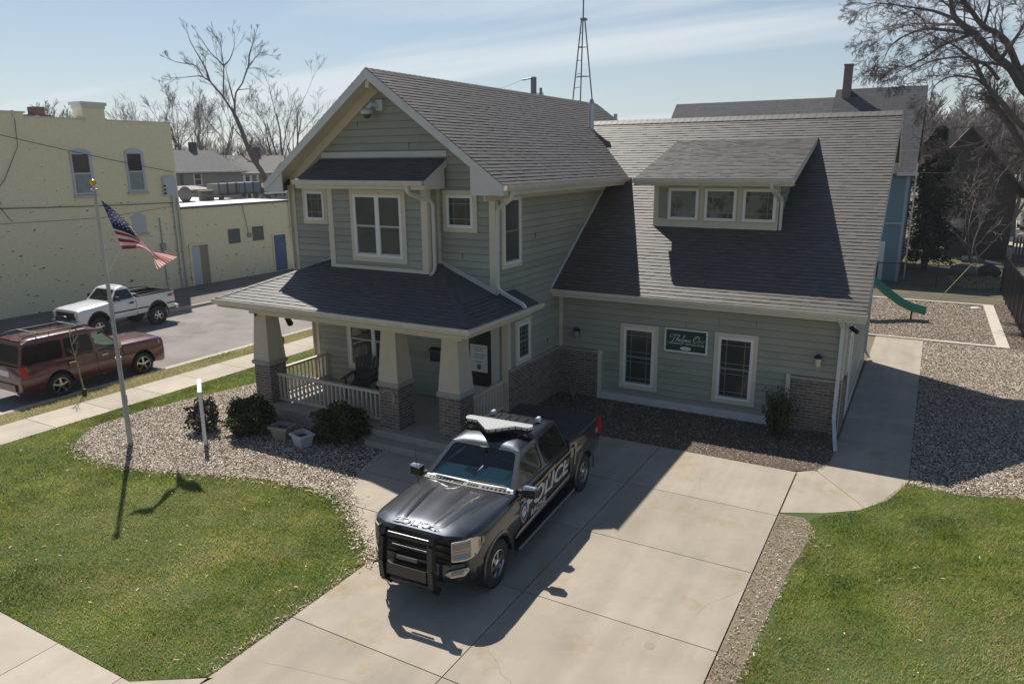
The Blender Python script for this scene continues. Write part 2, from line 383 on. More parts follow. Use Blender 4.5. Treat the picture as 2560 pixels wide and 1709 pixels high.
# thin high cloud: project the direction onto a flat layer, stretch it into streaks
zc = N.new("ShaderNodeMath"); zc.operation = 'ADD'; zc.inputs[1].default_value = .11; L.new(sep.outputs[2], zc.inputs[0])
dx = N.new("ShaderNodeMath"); dx.operation = 'DIVIDE'; L.new(sep.outputs[0], dx.inputs[0]); L.new(zc.outputs[0], dx.inputs[1])
dy = N.new("ShaderNodeMath"); dy.operation = 'DIVIDE'; L.new(sep.outputs[1], dy.inputs[0]); L.new(zc.outputs[0], dy.inputs[1])
cb = N.new("ShaderNodeCombineXYZ"); L.new(dx.outputs[0], cb.inputs[0]); L.new(dy.outputs[0], cb.inputs[1])
mp = N.new("ShaderNodeMapping"); mp.inputs["Rotation"].default_value = (0, 0, R(-37)); mp.inputs["Scale"].default_value = (.16, .62, 1); L.new(cb.outputs[0], mp.inputs[0])
n1 = N.new("ShaderNodeTexNoise"); n1.inputs["Scale"].default_value = 1.5; n1.inputs["Detail"].default_value = 7; n1.inputs["Roughness"].default_value = .52; n1.inputs["Distortion"].default_value = .7
L.new(mp.outputs[0], n1.inputs["Vector"])
cr = N.new("ShaderNodeMapRange"); cr.inputs[1].default_value = .43; cr.inputs[2].default_value = .66; cr.inputs[3].default_value = 0; cr.inputs[4].default_value = .85; L.new(n1.outputs["Fac"], cr.inputs[0])
hzr = N.new('ShaderNodeMapRange'); hzr.inputs[1].default_value = .0; hzr.inputs[2].default_value = .38; hzr.inputs[3].default_value = .38; hzr.inputs[4].default_value = .06; L.new(sep.outputs[2], hzr.inputs[0])
mxx = N.new('ShaderNodeMath'); mxx.operation = 'MAXIMUM'; L.new(cr.outputs[0], mxx.inputs[0]); L.new(hzr.outputs[0], mxx.inputs[1])
# the thin cloud lies on the sunny side of the sky; behind the camera it is clear blue
sx_ = N.new('ShaderNodeMath'); sx_.operation = 'MULTIPLY'; sx_.inputs[1].default_value = -.55; L.new(sep.outputs[0], sx_.inputs[0])
sy_ = N.new('ShaderNodeMath'); sy_.operation = 'MULTIPLY_ADD'; sy_.inputs[1].default_value = .83; L.new(sep.outputs[1], sy_.inputs[0]); L.new(sx_.outputs[0], sy_.inputs[2])
sd_ = N.new('ShaderNodeMapRange'); sd_.inputs[1].default_value = .0; sd_.inputs[2].default_value = .62; sd_.inputs[3].default_value = .08; sd_.inputs[4].default_value = 1; L.new(sy_.outputs[0], sd_.inputs[0])
cm_ = N.new('ShaderNodeMath'); cm_.operation = 'MULTIPLY'; L.new(mxx.outputs[0], cm_.inputs[0]); L.new(sd_.outputs[0], cm_.inputs[1])
cx = N.new("ShaderNodeMix"); cx.data_type = 'RGBA'; cx.inputs[7].default_value = (9.4, 10.1, 10.6, 1)
L.new(cm_.outputs[0], cx.inputs[0]); L.new(sk.outputs[0], cx.inputs[6]); L.new(cx.outputs[2], bg.inputs[0])
S.view_settings.view_transform = 'Standard'; S.view_settings.look = 'None'; S.view_settings.exposure = .27; S.view_settings.gamma = 1
S.cycles.max_bounces = 8; S.cycles.diffuse_bounces = 3; S.cycles.glossy_bounces = 3; S.cycles.transparent_max_bounces = 12; S.cycles.caustics_reflective = False; S.cycles.caustics_refractive = False

# ------------------------------------------------------------------ ground, street, paving
mb = MB(); mb.quad((-700, -400, -.16), (700, -400, -.16), (700, 900, -.16), (-700, 900, -.16)); structure("ground", mb, ground_m)
mb = MB(); mb.box(-19.99, 60, -40, 140, -.5, -.012); structure("yard_soil", mb, ground_m)
mb = MB(); mb.box(-120, -28.35, -60, 160, -.5, -.012); structure("far_block_ground", mb, ground_m)
mb = MB(); mb.box(-28.2, -20.15, -60, 220, -.5, -.12); structure("street", mb, asphalt)
mb = MB(); mb.box(-20.15, -19.99, -60, 140, -.5, .0); structure("kerb", mb, conc_curb)
mb = MB(); mb.box(-28.35, -28.2, -60, 160, -.5, .0); structure("far_kerb", mb, conc_curb)
mb = MB(); mb.box(-20.6, -20.15, -60, 140, -.4, -.114); structure("gutter_pan", mb, conc_curb)
mb = MB(); mb.box(-32.7, -28.36, -60, 24.6, -.3, -.004); mb.box(-32.4, -30.6, 24.6, 60, -.3, -.004); structure("far_pavement", mb, asphalt_dk)
mb = MB(); mb.box(-30.6, -28.36, 24.7, 31.5, -.3, -.006); structure("far_verge", mb, dirt)

# sidewalk along the street, in slabs
mb = MB()
y = -20.
while y < 70:
    mb.box(-19.1, -17.75, y+.006, y+1.44, -.1, .012, 0, rng.uniform(.1, 1)); y += 1.45
structure("street_sidewalk", mb, conc2)
mb = MB(); mb.box(-19.14, -17.71, -20, 70, -.1, .0); structure("sidewalk_joint_bed", mb, joint_m)
mb = MB(); x = -17.7+.05
while x < -7.4:
    mb.box(x, min(x+1.36, -7.2), 2.9, 4.35, -.1, .012, 0, rng.uniform(.1, 1)); x += 1.372
mb.poly([(-7.9, 4.35, .012), (-7.2, 4.35, .012), (-7.05, 4.9, .012)])
structure("front_sidewalk", mb, conc2)
mb = MB(); mb.box(-17.7, -7.0, 2.88, 4.37, -.1, .0); structure("front_joint_bed", mb, joint_m)

# driveway: two columns of slabs
mb = MB(); g = .007
rows = [-6, -4.2, -2.1, 0., 2.1, 4.17, 6.27, 8.37, 10.48, 12.6, 14.72]
for i in range(len(rows)-1):
    for (a0, a1, b0, b1) in ((-7.12, -4.58, -7.12, -4.58), (-4.58, -1.73, -4.58, -1.73)):
        mb.box(a0+g, a1-g, rows[i]+g, rows[i+1]-g, -.12, .012, 0, rng.uniform(.1, 1))
structure("driveway", mb, conc)
mb = MB(); mb.box(-7.1, -1.75, -6, 14.7, -.1, .0); structure("driveway_joint_bed", mb, joint_m)
# curved walk from porch to driveway
wk = [(-7.15, 8.08), (-7.79, 8.5), (-8.27, 8.9), (-8.73, 9.33), (-9.05, 9.62), (-9.3, 9.95), (-9.53, 10.4), (-9.78, 11.2), (-9.85, 11.66), (-7.15, 11.66)]
def slab_poly(mb, pts, z0, z1): mb.prism([(p[0], p[1], z0) for p in pts], (0, 0, z1-z0), 0, rng.uniform(.2, 1))
mb = MB()
for (a, b) in ((8.0, 9.28), (9.30, 10.57), (10.59, 11.7)):
    q = clip_half(clip_half(ccw(wk), 0, 1, -a), 0, -1, b); slab_poly(mb, q, -.1, .010)
mb.prism([(-8.3, 11.68, -.1), (-7.15, 11.68, -.1), (-7.15, 12.6, -.1), (-8.3, 12.6, -.1)], (0, 0, .11))
structure("front_walk", mb, conc)
# walk on the right, round to the play area
rw = [(-1.71, 14.75), (-1.71, 12.75), (-1.02, 13.1), (-.47, 13.53), (-.05, 14.2), (.18, 14.95), (.26, 15.3), (.36, 28.3), (-1.12, 28.3), (-1.2, 15.6), (-1.4, 15.0)]
mb = MB()
def split(poly, cuts):
    parts = [ccw(poly)]
    for (a, b, c) in cuts:
        nw = []
        for p in parts:
            ln = math.hypot(a, b); 
            for sg in (1, -1):
                q = clip_half(p, sg*a, sg*b, sg*c-.006*ln)
                if len(q) >= 3: nw.append(q)
        parts = nw
    return parts
low = clip_half(ccw(rw), 0, -1, 15.45); up = clip_half(ccw(rw), 0, 1, -15.46)
for q in split(low, [(1, .75, 1.4-.75*15.0), (1, .0, 5)]): slab_poly(mb, q, -.1, .008)
for q in split(up, [(0, 1, -17.0), (0, 1, -18.7), (0, 1, -20.4), (0, 1, -24.6)]): slab_poly(mb, q, -.1, .008)
structure("side_walk", mb, conc)
mb = MB(); slab_poly(mb, rw, -.1, -.002); structure("side_walk_bed", mb, joint_m)

# beds and lawns
def sheet(name, pts, z, m, kind="structure", n=None):
    mb = MB(); mb.poly([(p[0], p[1], z) for p in ccw(pts)]); return tag(mb.build(name, m), kind=kind)
def bez(pts, n=6):
    """soft closed outline through pts"""
    out = []; k = len(pts)
    for i in range(k):
        p0, p1, p2, p3 = [np.array(pts[(i+j-1) % k], float) for j in range(4)]
        for t in np.linspace(0, 1, n, endpoint=False):
            out.append(tuple(.5*((2*p1)+(-p0+p2)*t+(2*p0-5*p1+4*p2-p3)*t*t+(-p0+3*p1-3*p2+p3)*t**3)))
    return out
lawnL = [(-17.72, 4.36), (-17.72, 15.2), (-16.3, 15.2), (-14.5, 14.6), (-12, 12), (-9, 11), (-7.12, 8.05), (-7.12, 4.9), (-7.9, 4.36)]
sheet("lawn_soil", lawnL, .0, lawnbase)
lawnR = [(-1.72, -4), (12, -4), (12, 15.6), (2.15, 15.45), (1.12, 15.05), (.3, 15.2), (-1.72, 12.7)]
sheet("side_lawn_soil", lawnR, .0, lawnbase)
verge = [(-19.98, -10), (-19.1, -10), (-19.1, 60), (-19.98, 60)]
sheet("verge_soil", verge, -.002, M("verge_soil", (.17, .15, .075), .95, col2=(.12, .13, .045), nscale=1.6, bump=.6, bscale=50))
backlawn = [(-17.72, 15.2), (-17.72, 40), (-14.5, 40), (-14.5, 15.2)]
sheet("back_lawn_soil", backlawn, -.002, lawnbase)
bedL = [(-16.3, 8.62), (-15.3, 8.32), (-14.33, 8.32), (-13.3, 8.55), (-12.35, 8.87), (-10.79, 9.36), (-9.6, 9.5), (-9.1, 9.48), (-8.71, 9.2), (-7.96, 8.6), (-7.12, 8.0),
        (-7.12, 8.2), (-7.79, 8.6), (-8.27, 9.0), (-8.73, 9.43), (-9.05, 9.75), (-9.45, 10.4), (-9.7, 11.3), (-9.8, 12.1), (-14.4, 12.1), (-14.45, 14.6), (-15.9, 14.9), (-16.35, 13.75), (-16.75, 12.2), (-17.05, 10.6), (-17.0, 9.4)]
sheet("mulch_bed", bedL, .006, mulchbase)
bedW = [(-8.3, 12.6), (-7.1, 12.6), (-7.1, 14.74), (-1.9, 14.74), (-1.39, 14.95), (-1.17, 15.4), (-1.17, 17.3), (-8.3, 17.3)]
sheet("wall_bed", bedW, .006, mulchbase)
bedR = [(.27, 15.1), (1.12, 15.05), (2.15, 15.45), (8, 16.2), (8, 28.2), (.38, 28.2)]
sheet("side_bed", bedR, .003, mulchbase)
bedR2 = [(2.86, 28.2), (8, 28.2), (8, 37), (2.86, 37)]
sheet("fence_bed", bedR2, .003, M("dark_mulch", (.17, .13, .105), .95, col2=(.10, .08, .065), nscale=20, bump=.8, bscale=60))
play = [(-5, 28.45), (2.5, 28.45), (2.5, 36.3), (-5, 36.3)]
sheet("play_area", play, .006, MATS["dark_mulch"])
sheet("strip_mulch", [(-1.72, -4), (-1.46, -4), (-1.42, 5), (-1.44, 7), (-1.34, 9), (-1.24, 11), (-1.05, 12.2), (-1.3, 12.75), (-1.72, 12.7)], .004, M("strip_soil", (.25, .20, .15), .95, col2=(.17, .135, .10), nscale=7, bump=.7, bscale=50))
sheet("rough_yard", [(-9, 36.6), (10, 36.6), (10, 56), (-9, 56)], -.001, M("rough_yard_shade_soil", (.10, .08, .058), .95, col2=(.13, .12, .055), nscale=.8, bump=.7, bscale=14, nlo=.45, nhi=.6))  # soil colour darkened to stand in for shade over the yard
sheet("back_drive", [(4.6, 57), (14, 57), (18, 88), (6.2, 88)], -.003, M("pale_drive", (.5, .43, .34), .9, col2=(.42, .36, .28), nscale=.7))

# grass blades, chips of bark ------------------------------------------------
def inside(P, poly):
    x, y = P[:, 0], P[:, 1]; r = np.zeros(len(P), bool); n = len(poly)
    for i in range(n):
        x1, y1 = poly[i]; x2, y2 = poly[(i+1) % n]
        c = ((y1 > y) != (y2 > y)); 
        with np.errstate(divide='ignore', invalid='ignore'):
            r ^= c & (x < (x2-x1)*(y-y1)/(y2-y1)+x1)
    return r
def scatter(poly, n, holes=(), box=None):
    xs = [p[0] for p in poly]; ys = [p[1] for p in poly]
    b = box or (min(xs), max(xs), min(ys), max(ys))
    P = np.c_[NR.uniform(b[0], b[1], n), NR.uniform(b[2], b[3], n)]
    k = inside(P, poly)
    for h in holes: k &= ~inside(P, h)
    return P[k]
def mesh_np(name, V, F, mats, tint=None, kind="stuff"):
    me = bpy.data.meshes.new(name); nv, nf, k = len(V), len(F), F.shape[1]
    me.vertices.add(nv); me.vertices.foreach_set("co", V.astype(np.float32).ravel())
    me.loops.add(nf*k); me.loops.foreach_set("vertex_index", F.astype(np.int32).ravel())
    me.polygons.add(nf); me.polygons.foreach_set("loop_start", np.arange(0, nf*k, k, dtype=np.int32))
    me.materials.append(mats)
    if tint is not None:
        a = me.attributes.new("tint", 'FLOAT', 'FACE'); a.data.foreach_set("value", tint.astype(np.float32))
    me.update(calc_edges=True); me.validate()
    o = bpy.data.objects.new(name, me); COL.objects.link(o)
    if kind: o["kind"] = kind
    return o
def lownoise(P, sc, seed=0):
    r = np.random.default_rng(seed); v = np.zeros(len(P))
    for k in range(7):
        a = r.uniform(0, 6.28); f = sc*r.uniform(.5, 1.8); v += np.sin((P[:, 0]*np.cos(a)+P[:, 1]*np.sin(a))*f+r.uniform(0, 6.28))
    return v/7
grass_m = tint_mat("grass_blades", [(.12, .165, .018), (.25, .305, .036), (.385, .415, .07), (.52, .46, .195), (.68, .575, .36)], .6, nz=.9, namt=.22, spec=.25, trans=.42)
def grass(name, P, h=.05, w=.010, dry=.12, seed=3):
    n = len(P); r = np.random.default_rng(seed); a = r.uniform(0, 2*np.pi, n); hh = h*r.uniform(.4, 1.3, n)*(1+.6*lownoise(P, 1.1, seed)+.4*lownoise(P, 6., seed+2))
    ww = w*r.uniform(.7, 1.3, n); ln = r.uniform(.2, 1.0, n)*hh; b = r.uniform(0, 2*np.pi, n)
    base = np.c_[P, np.full(n, -.002)]; t = np.c_[np.cos(a), np.sin(a), np.zeros(n)]*ww[:, None]/2
    tip = base+np.c_[np.cos(b)*ln, np.sin(b)*ln, hh]
    V = np.stack([base-t, base+t, tip], 1).reshape(-1, 3); F = np.arange(3*n).reshape(-1, 3)
    ln_ = lownoise(P, .9, seed+1); l2 = lownoise(P, 3.0, seed+5)
    l3 = np.clip(lownoise(P, .55, seed+9)*1.6, 0, 1); l4 = lownoise(P, 9., seed+11)+.7*lownoise(P, 19., seed+12); tint = np.clip(.30+.40*ln_+.24*l2+.30*l3+.30*l4+r.normal(0, .12, n), .001, .78)
    d = r.random(n) < dry*(1.1+1.6*l2+3.0*l3); tint[d] = r.uniform(.72, 1, d.sum())
    return mesh_np(name, V, F, grass_m, tint)
bark_m = tint_mat("bark_chips", [(.10, .07, .046), (.22, .165, .115), (.40, .32, .235), (.60, .505, .395), (.78, .69, .57)], .85, nz=30, namt=.15, spec=.25)
def chips(name, P, L=.05, W=.016, mean=.5, sd=.25, seed=5, z=.02, m=None):
    n = len(P); r = np.random.default_rng(seed); a = r.uniform(0, 2*np.pi, n); l = L*r.uniform(.4, 1.5, n); w = W*r.uniform(.5, 1.4, n)
    ti = r.normal(0, .35, n); ro = r.normal(0, .4, n)
    u = np.c_[np.cos(a)*np.cos(ti), np.sin(a)*np.cos(ti), np.sin(ti)]; p = np.c_[-np.sin(a)*np.cos(ro), np.cos(a)*np.cos(ro), np.sin(ro)]
    c = np.c_[P, z*r.uniform(.3, 1.3, n)]
    u = u*l[:, None]/2; p = p*w[:, None]/2
    V = np.stack([c-u-p*.5, c-u*.2-p, c+u-p*.4, c+u+p*.5, c+u*.1+p, c-u+p*.6], 1).reshape(-1, 3); F = np.arange(6*n).reshape(-1, 6)
    tint = np.clip(r.normal(mean, sd, n), .001, 1)
    return mesh_np(name, V, F, m or bark_m, tint)
bedLs = bedL
gl = scatter(lawnL, 360000, [bez(bedL, 3), wk])
# the lawn is thin at its rims
tag(grass("lawn_grass", gl, .050, .011), "", None)
gr = scatter([(-1.05, 2), (6.5, 2), (6.5, 15.7), (2.15, 15.55), (1.12, 15.15), (.2, 15.2), (-.1, 14.2), (-.5, 13.45), (-1.05, 12.95), (-1.25, 12.6), (-1.14, 12), (-1.24, 10), (-1.22, 9.3), (-1.36, 8.4), (-1.42, 7), (-1.36, 6), (-1.46, 4)], 330000)
grass("side_lawn_grass", gr, .052, .011, dry=.15, seed=13)
gs = scatter([(-1.70, 2), (-1.1, 2), (-1.0, 12.4), (-1.70, 12.7)], 12000); grass("strip_grass", gs, .045, .009, dry=.5, seed=18)
gv = scatter([(-19.97, 5), (-19.12, 5), (-19.12, 26), (-19.97, 26)], 26000); grass("verge_grass", gv, .06, .014, dry=.42, seed=23)
gb = scatter([(-17.72, 15.2), (-14.6, 15.2), (-14.6, 26), (-17.72, 26)], 26000); grass("back_lawn_grass", gb, .06, .014, dry=.1, seed=33)
gy = scatter([(-3, 40), (4, 40), (4, 54), (-3, 54)], 9000); grass("rough_yard_grass", gy[lownoise(gy, .8, 4) > .05], .12, .03, dry=.5, seed=37)
chips("mulch_chips", scatter(bedL, 80000), .055, .016, .83, .25, 5)
chips("wall_bed_chips", scatter(bedW, 34000), .055, .009, .31, .25, 6)
chips("side_bed_chips", scatter(bedR, 70000, box=(.2, 4.2, 15, 28.3)), .055, .013, .74, .26, 7)
chips("play_chips", scatter(play, 30000, box=(-1.6, 2.6, 28.4, 36.4)), .06, .016, .55, .24, 8)
chips("fence_bed_chips", scatter(bedR2, 12000, box=(2.8, 4.2, 28, 37)), .06, .016, .3, .2, 9)
chips("strip_chips", scatter([(-1.71, 2), (-1.42, 2), (-1.36, 7), (-1.25, 10), (-1.0, 12.2), (-1.3, 12.75), (-1.71, 12.7)], 4200), .05, .011, .45, .25, 10)
# stray chips blown onto the lawns and paving edges
lp = scatter(lawnL, 420, [bedL]); chips("stray_chips", np.r_[lp, scatter([(-1.7, 2), (5, 2), (5, 14.5), (-1.7, 12)], 170)], .05, .018, .75, .2, 11, z=.055)
rim = []
for i in range(11):
    a, b = np.array(bedL[i]), np.array(bedL[i+1])
    for t in NR.random(200): rim.append(a+(b-a)*t+NR.normal(0, .11, 2)+np.array([0, -.03]))
chips("bed_rim_chips", np.array(rim), .06, .02, .6, .25, 12, z=.04)
rim = np.c_[-7.12-np.abs(NR.normal(0, .08, 420)), NR.uniform(4.9, 8.1, 420)]; chips("drive_rim_chips", rim, .045, .013, .45, .25, 14, z=.03)
# play-area edging boards
mb = MB(); mb.box(.36, 2.86, 28.22, 28.44, -.05, .05); mb.box(-1.4, .36, 28.30, 28.44, -.05, .045); mb.box(2.5, 2.86, 28.44, 36.5, -.05, .05); mb.box(-5, 2.5, 36.3, 36.5, -.05, .05)
tag(mb.build("edging_board", M("pale_edging", (.56, .50, .42), .8, col2=(.48, .42, .35), nscale=4)), "pale concrete edging round the bark play area beside the walk", "edging")

# hairline cracks and a patch mark in the driveway
mb = MB(); R_ = random.Random(5)
for (x, y, dx, dy, n) in ((-4.5, 7.2, .17, -.12, 7), (-2.2, 9.0, .09, .2, 6), (-6.7, 5.4, .2, .05, 6), (-3.2, 12.9, -.06, .2, 5), (-1.9, 6.0, -.2, .1, 4)):
    p = Vector((x, y, .0125))
    for i in range(n):
        q = p+Vector((dx*R_.uniform(.6, 1.3)+R_.gauss(0, .05), dy*R_.uniform(.6, 1.3)+R_.gauss(0, .05), 0)); d = (q-p).normalized(); w = Vector((-d.y, d.x, 0))*.0035; mb.quad(p-w, q-w, q+w, p+w); p = q
c_ = at(1625, 1613, Z=.0135)
structure("driveway_crack", mb, M("crack_dark", (.24, .20, .16), .95))
mb = MB(); mb.poly([(c_.x+.075*math.cos(a), c_.y+.075*math.sin(a), .0135) for a in np.linspace(0, 2*math.pi, 18, endpoint=False)]); structure("driveway_spot", mb, M("spot_brown", (.30, .25, .19), .9))

# thin spring haze over the whole place
mb = MB(); mb.box(-260, 160, -60, 240, -1.2, 22.); hz_ = mb.build("haze", bpy.data.materials.new("air")); hz_["kind"] = "stuff"
m = hz_.data.materials[0]; m.use_nodes = True; N, L = nodes_of(m); N.remove(N["Principled BSDF"]); pv = N.new("ShaderNodeVolumePrincipled"); pv.inputs["Color"].default_value = (.86, .91, 1, 1); pv.inputs["Density"].default_value = .0005; pv.inputs["Anisotropy"].default_value = .35; L.new(pv.outputs[0], N["Material Output"].inputs["Volume"])
# ------------------------------------------------------------------ the house
HX0, HX1 = -14.45, -8.34          # main block west / east walls
HYF, HYG, HYB = 14.0, 14.5, 26.2  # upper front, ground-floor front, back
RX, RZ, EZ, SL = -11.3, 8.205, 5.67, .72
EX0, EX1 = -14.82, -7.78
WX1, WYF, WYB = -1.28, 17.3, 24.7
WEY, WEZ, WRY, WRZ, WSL = 16.85, 2.93, 23.2, 7.375, .70
WEX = -.89
Z3 = Vector((0, 0, 1))
house = thing("house", "two-storey sage green house with cream trim, covered front porch and long side wing", "house", (-9, 16, 0))
FU = Fr((0, HYF, 0), (1, 0, 0), Z3, (0, -1, 0)); FG = Fr((0, HYG, 0), (1, 0, 0), Z3, (0, -1, 0)); FW = Fr((0, WYF, 0), (1, 0, 0), Z3, (0, -1, 0))
FE = Fr((HX1, 0, 0), (0, 1, 0), Z3, (1, 0, 0)); FWE = Fr((WX1, 0, 0), (0, 1, 0), Z3, (1, 0, 0)); FWW = Fr((HX0, 0, 0), (0, -1, 0), Z3, (-1, 0, 0))
def zmain(x): return RZ-SL*abs(x-RX)
def zwing(y): return WRZ-WSL*abs(y-WRY)
# --- walls: boards over a core
mb = MB()
core = MB()
FU.siding(mb, ccw([(HX0, 2.75), (HX1, 2.75), (HX1, zmain(HX1)-.1), (RX, RZ-.1), (HX0, zmain(HX0)-.1)]))
FG.siding(mb, ccw([(HX0, .3), (HX1, .3), (HX1, 2.75), (HX0, 2.75)]))
FE.siding(mb, ccw([(HYF, 2.75), (HYB, 2.75), (HYB, zmain(HX1)-.08), (HYF, zmain(HX1)-.08)]))
FE.siding(mb, ccw([(HYG, .0), (HYB, .0), (HYB, 2.75), (HYG, 2.75)]))
FWW.siding(mb, ccw([(-HYB, .1), (-HYG, .1), (-HYG, 2.75), (-HYB, 2.75)])); FWW.siding(mb, ccw([(-HYB, 2.75), (-HYF, 2.75), (-HYF, 5.6), (-HYB, 5.6)]))
FW.siding(mb, ccw([(HX1, .1), (WX1, .1), (WX1, 2.85), (HX1, 2.85)]))
FWE.siding(mb, ccw([(WYF, .1), (WYB, .1), (WYB, zwing(WYB)-.12), (WRY, WRZ-.12), (WYF, 2.9)]))
# butt joints between boards
bj = MB()
for fr_, pts in ((FW, [(-4.86, 2.2), (-4.05, 2.4), (-3.2, 2.4), (-5.2, .99)]), (FE, [(15.9, 4.29), (18.1, 3.3), (16.6, 1.65)]), (FU, [(-10.6, 6.6), (-12.1, 7.09), (-9.2, 4.12)])):
    for u_, v_ in pts: k_ = math.floor(v_/.165)*.165; fr_.prism(bj, [(u_, k_+.008), (u_+.005, k_+.008), (u_+.005, k_+.157), (u_, k_+.157)], .006, .0305)
bj.build("board_joint", M("joint_caulk", (.17, .175, .155), .8), house)  # thin dark strips marking the joints
e = .004
core.prism([(HX0+e, HYF+e, 2.74), (HX1-e, HYF+e, 2.74), (HX1-e, HYF+e, zmain(HX1)-.12), (RX, HYF+e, RZ-.12), (HX0+e, HYF+e, zmain(HX0)-.12)], (0, HYB-HYF, 0))
core.box(HX0+e, HX1-e, HYG+e, HYB, 0, 2.74)
core.prism([(HX1-.1, WYF+e, 0), (HX1-.1, WYB-e, 0), (HX1-.1, WYB-e, zwing(WYB)-.14), (HX1-.1, WRY, WRZ-.14), (HX1-.1, WYF+e, 2.86)], (WX1-HX1+.1-e, 0, 0))
wall = mb.build("wall", sage, house); 
core.build("wall_core", sage, house)
# --- brick wainscot
mb = MB()
mb.box(HX1-.01, HX1+.06, HYG, WYF, 0, 1.27); mb.box(HX1+.06, -7.16, WYF-.07, WYF+.02, 0, 1.25); mb.box(-2.34, WX1+.02, WYF-.07, WYF+.02, 0, 1.25)
mb.box(WX1-.01, WX1+.06, WYF+.02, WYF+1.0, 0, 1.25)
wn = mb.build("brick_wainscot", brick, house)
mb = MB()
mb.box(HX1-.02, HX1+.09, HYG-.005, WYF-.001, 1.27, 1.325); mb.box(HX1+.092, -7.12, WYF-.10, WYF+.02, 1.25, 1.305); mb.box(-2.36, WX1+.05, WYF-.10, WYF+.02, 1.25, 1.305)
mb.build("sill", stone_cap, house)
# --- trims
mb = MB(); t = .035
FU.box(mb, HX0-.03, HX0+.12, 2.76, 5.62, 0, t); FU.box(mb, HX1-.12, HX1+t, 2.9, 5.62, 0, t); FE.box(mb, HYF, HYF+.10, 2.9, 5.3, 0, t-.003)
FG.box(mb, HX0-.03, HX0+.12, .3, 2.73, 0, t); FG.box(mb, HX1-.12, HX1+t, .3, 2.73, 0, t); FE.box(mb, HYG, HYG+.13, .3, 2.73, 0, t-.003)
FW.box(mb, HX1+.03, HX1+.13, 1.31, 2.80, 0, t); FW.box(mb, WX1-.11, WX1+t, .0, 2.84, 0, t); FWE.box(mb, WYF, WYF+.13, 0, 2.84, 0, t-.003)
FW.box(mb, -7.155, -7.06, 0, 1.32, 0, .075); FW.box(mb, -2.44, -2.345, .0, 1.32, 0, .075)
FWE.box(mb, WYB-.11, WYB+.02, .1, 5.9, 0, t); FWW.box(mb, -HYG-.02, -HYG+.12, .1, 2.73, 0, t); FWW.box(mb, -HYF-.02, -HYF+.12, 2.8, 5.6, 0, t)
mb.build("corner_trim", cream, house)
mb = MB(); FW.box(mb, -7.055, -2.445, .0, .2, 0, .05); FWE.box(mb, WYF+1.02, WYB, .0, .13, 0, .05); mb.build("skirt_board", fascia_m, house)
mb = MB()
FE.box(mb, HYF-.45, HYB, 5.33, 5.55, 0, .04)                                      # under the east gutter
FW.box(mb, HX1+.02, WX1+.3, 2.66, 2.86, 0, .04)
# gable frieze following the rakes
for sx in (-1, 1):
    a = RX+sx*.02; b = HX0+.0 if sx < 0 else HX1
    q = [(a, RZ-.13), (b, zmain(b)-.13), (b, zmain(b)-.36), (a, RZ-.38)]
    FU.prism(mb, ccw(q), .0, .045)
q = [(WYF, 2.95), (WRY, WRZ-.1), (WRY, WRZ-.32), (WYF, 2.72)]; FWE.prism(mb, ccw(q), 0, .04)
mb.build("frieze_board", cream, house)
# flashing board where the wing roof meets the east wall
mb = MB()
a0, a1 = WEY-.05, 20.75
FE.prism(mb, [(a0, zwing(a0)+.03), (a1, zwing(a1)+.03), (a1, zwing(a1)+.13), (a0, zwing(a0)+.13)], .0, .035)
FU.prism(mb, [(-9.93, 3.86), (HX1-.02, 3.24), (HX1-.02, 3.36), (-9.93, 3.98)], 0, .032); FU.prism(mb, [(HX0+.1, 3.20), (-12.82, 3.86), (-12.82, 3.98), (HX0+.1, 3.32)], 0, .032)
mb.build("flashing_board", fascia_m, house)

# --- main roof
def roof_slab(mb, fr, poly, th=.09): fr.prism(mb, poly, -th, -.001)
ln = math.hypot(RX-EX1, RZ-EZ)
mr = None
sh = MB(); dk = MB(); Y0, Y1 = 13.43, 26.6
for sx, ex in ((1, EX1), (-1, EX0)):
    V = Vector((RX-ex, 0, RZ-EZ)); Nn = Vector((sx*(RZ-EZ), 0, abs(RX-ex)))
    fr = Fr((ex, Y0, EZ), (0, 1, 0), V, Nn)
    pl = ccw([(0, 0), (Y1-Y0, 0), (Y1-Y0, V.length), (0, V.length)])
    fr.shingles(sh, pl); roof_slab(dk, fr, pl)
y = Y0
while y < Y1-.05:      # ridge caps, overlapping
    for sx in (1, -1):
        d = Vector((sx*.15, 0, -.15*SL)); n_ = Vector((sx*SL, 0, 1)).normalized()
        p = Vector((RX, y, RZ+.018)); q = Vector((RX, min(y+.24, Y1), RZ+.006))
        t_ = max(.01, min(1, rng.gauss(.75, .12)))
        sh.quad(p, q, q+d, p+d, 0, t_); sh.quad(p, p+d, p+d-n_*.02, p-n_*.02, 0, t_)
    y += .2
mr = sh.build("roof", shingle, house); dk.build("roof_deck", roofdeck, mr)
mb = MB()
for sx, ex in ((1, EX1), (-1, EX0)):   # front rake boards and the closed eave returns
    q = [(RX, RZ-.005), (ex, EZ-.005), (ex, EZ-.20), (RX, RZ-.23)]
    mb.prism([(x, Y0-.015, z) for x, z in (q if sx > 0 else q[::-1])], (0, .035, 0))
    w = HX1+.02 if sx > 0 else HX0-.02
    q = [(ex+sx*.005, EZ-.06), (ex+sx*.005, EZ-.21), (w-sx*.28, EZ-.215), (w-sx*.28, EZ+.52)]
    mb.prism([(x, Y0+.012, z) for x, z in (q if sx > 0 else q[::-1])], (0, .03, 0))
    q = [(w, EZ-.215), (w, EZ+.2), (ex, EZ-.05), (ex, EZ-.215)]
    mb.prism([(x, Y1-.04, z) for x, z in q], (0, .03, 0))
mb.box(EX1-.03, EX1-.004, Y0+.05, Y1, EZ-.21, EZ-.03); mb.box(EX0+.004, EX0+.03, Y0+.05, Y1, EZ-.21, EZ-.03)
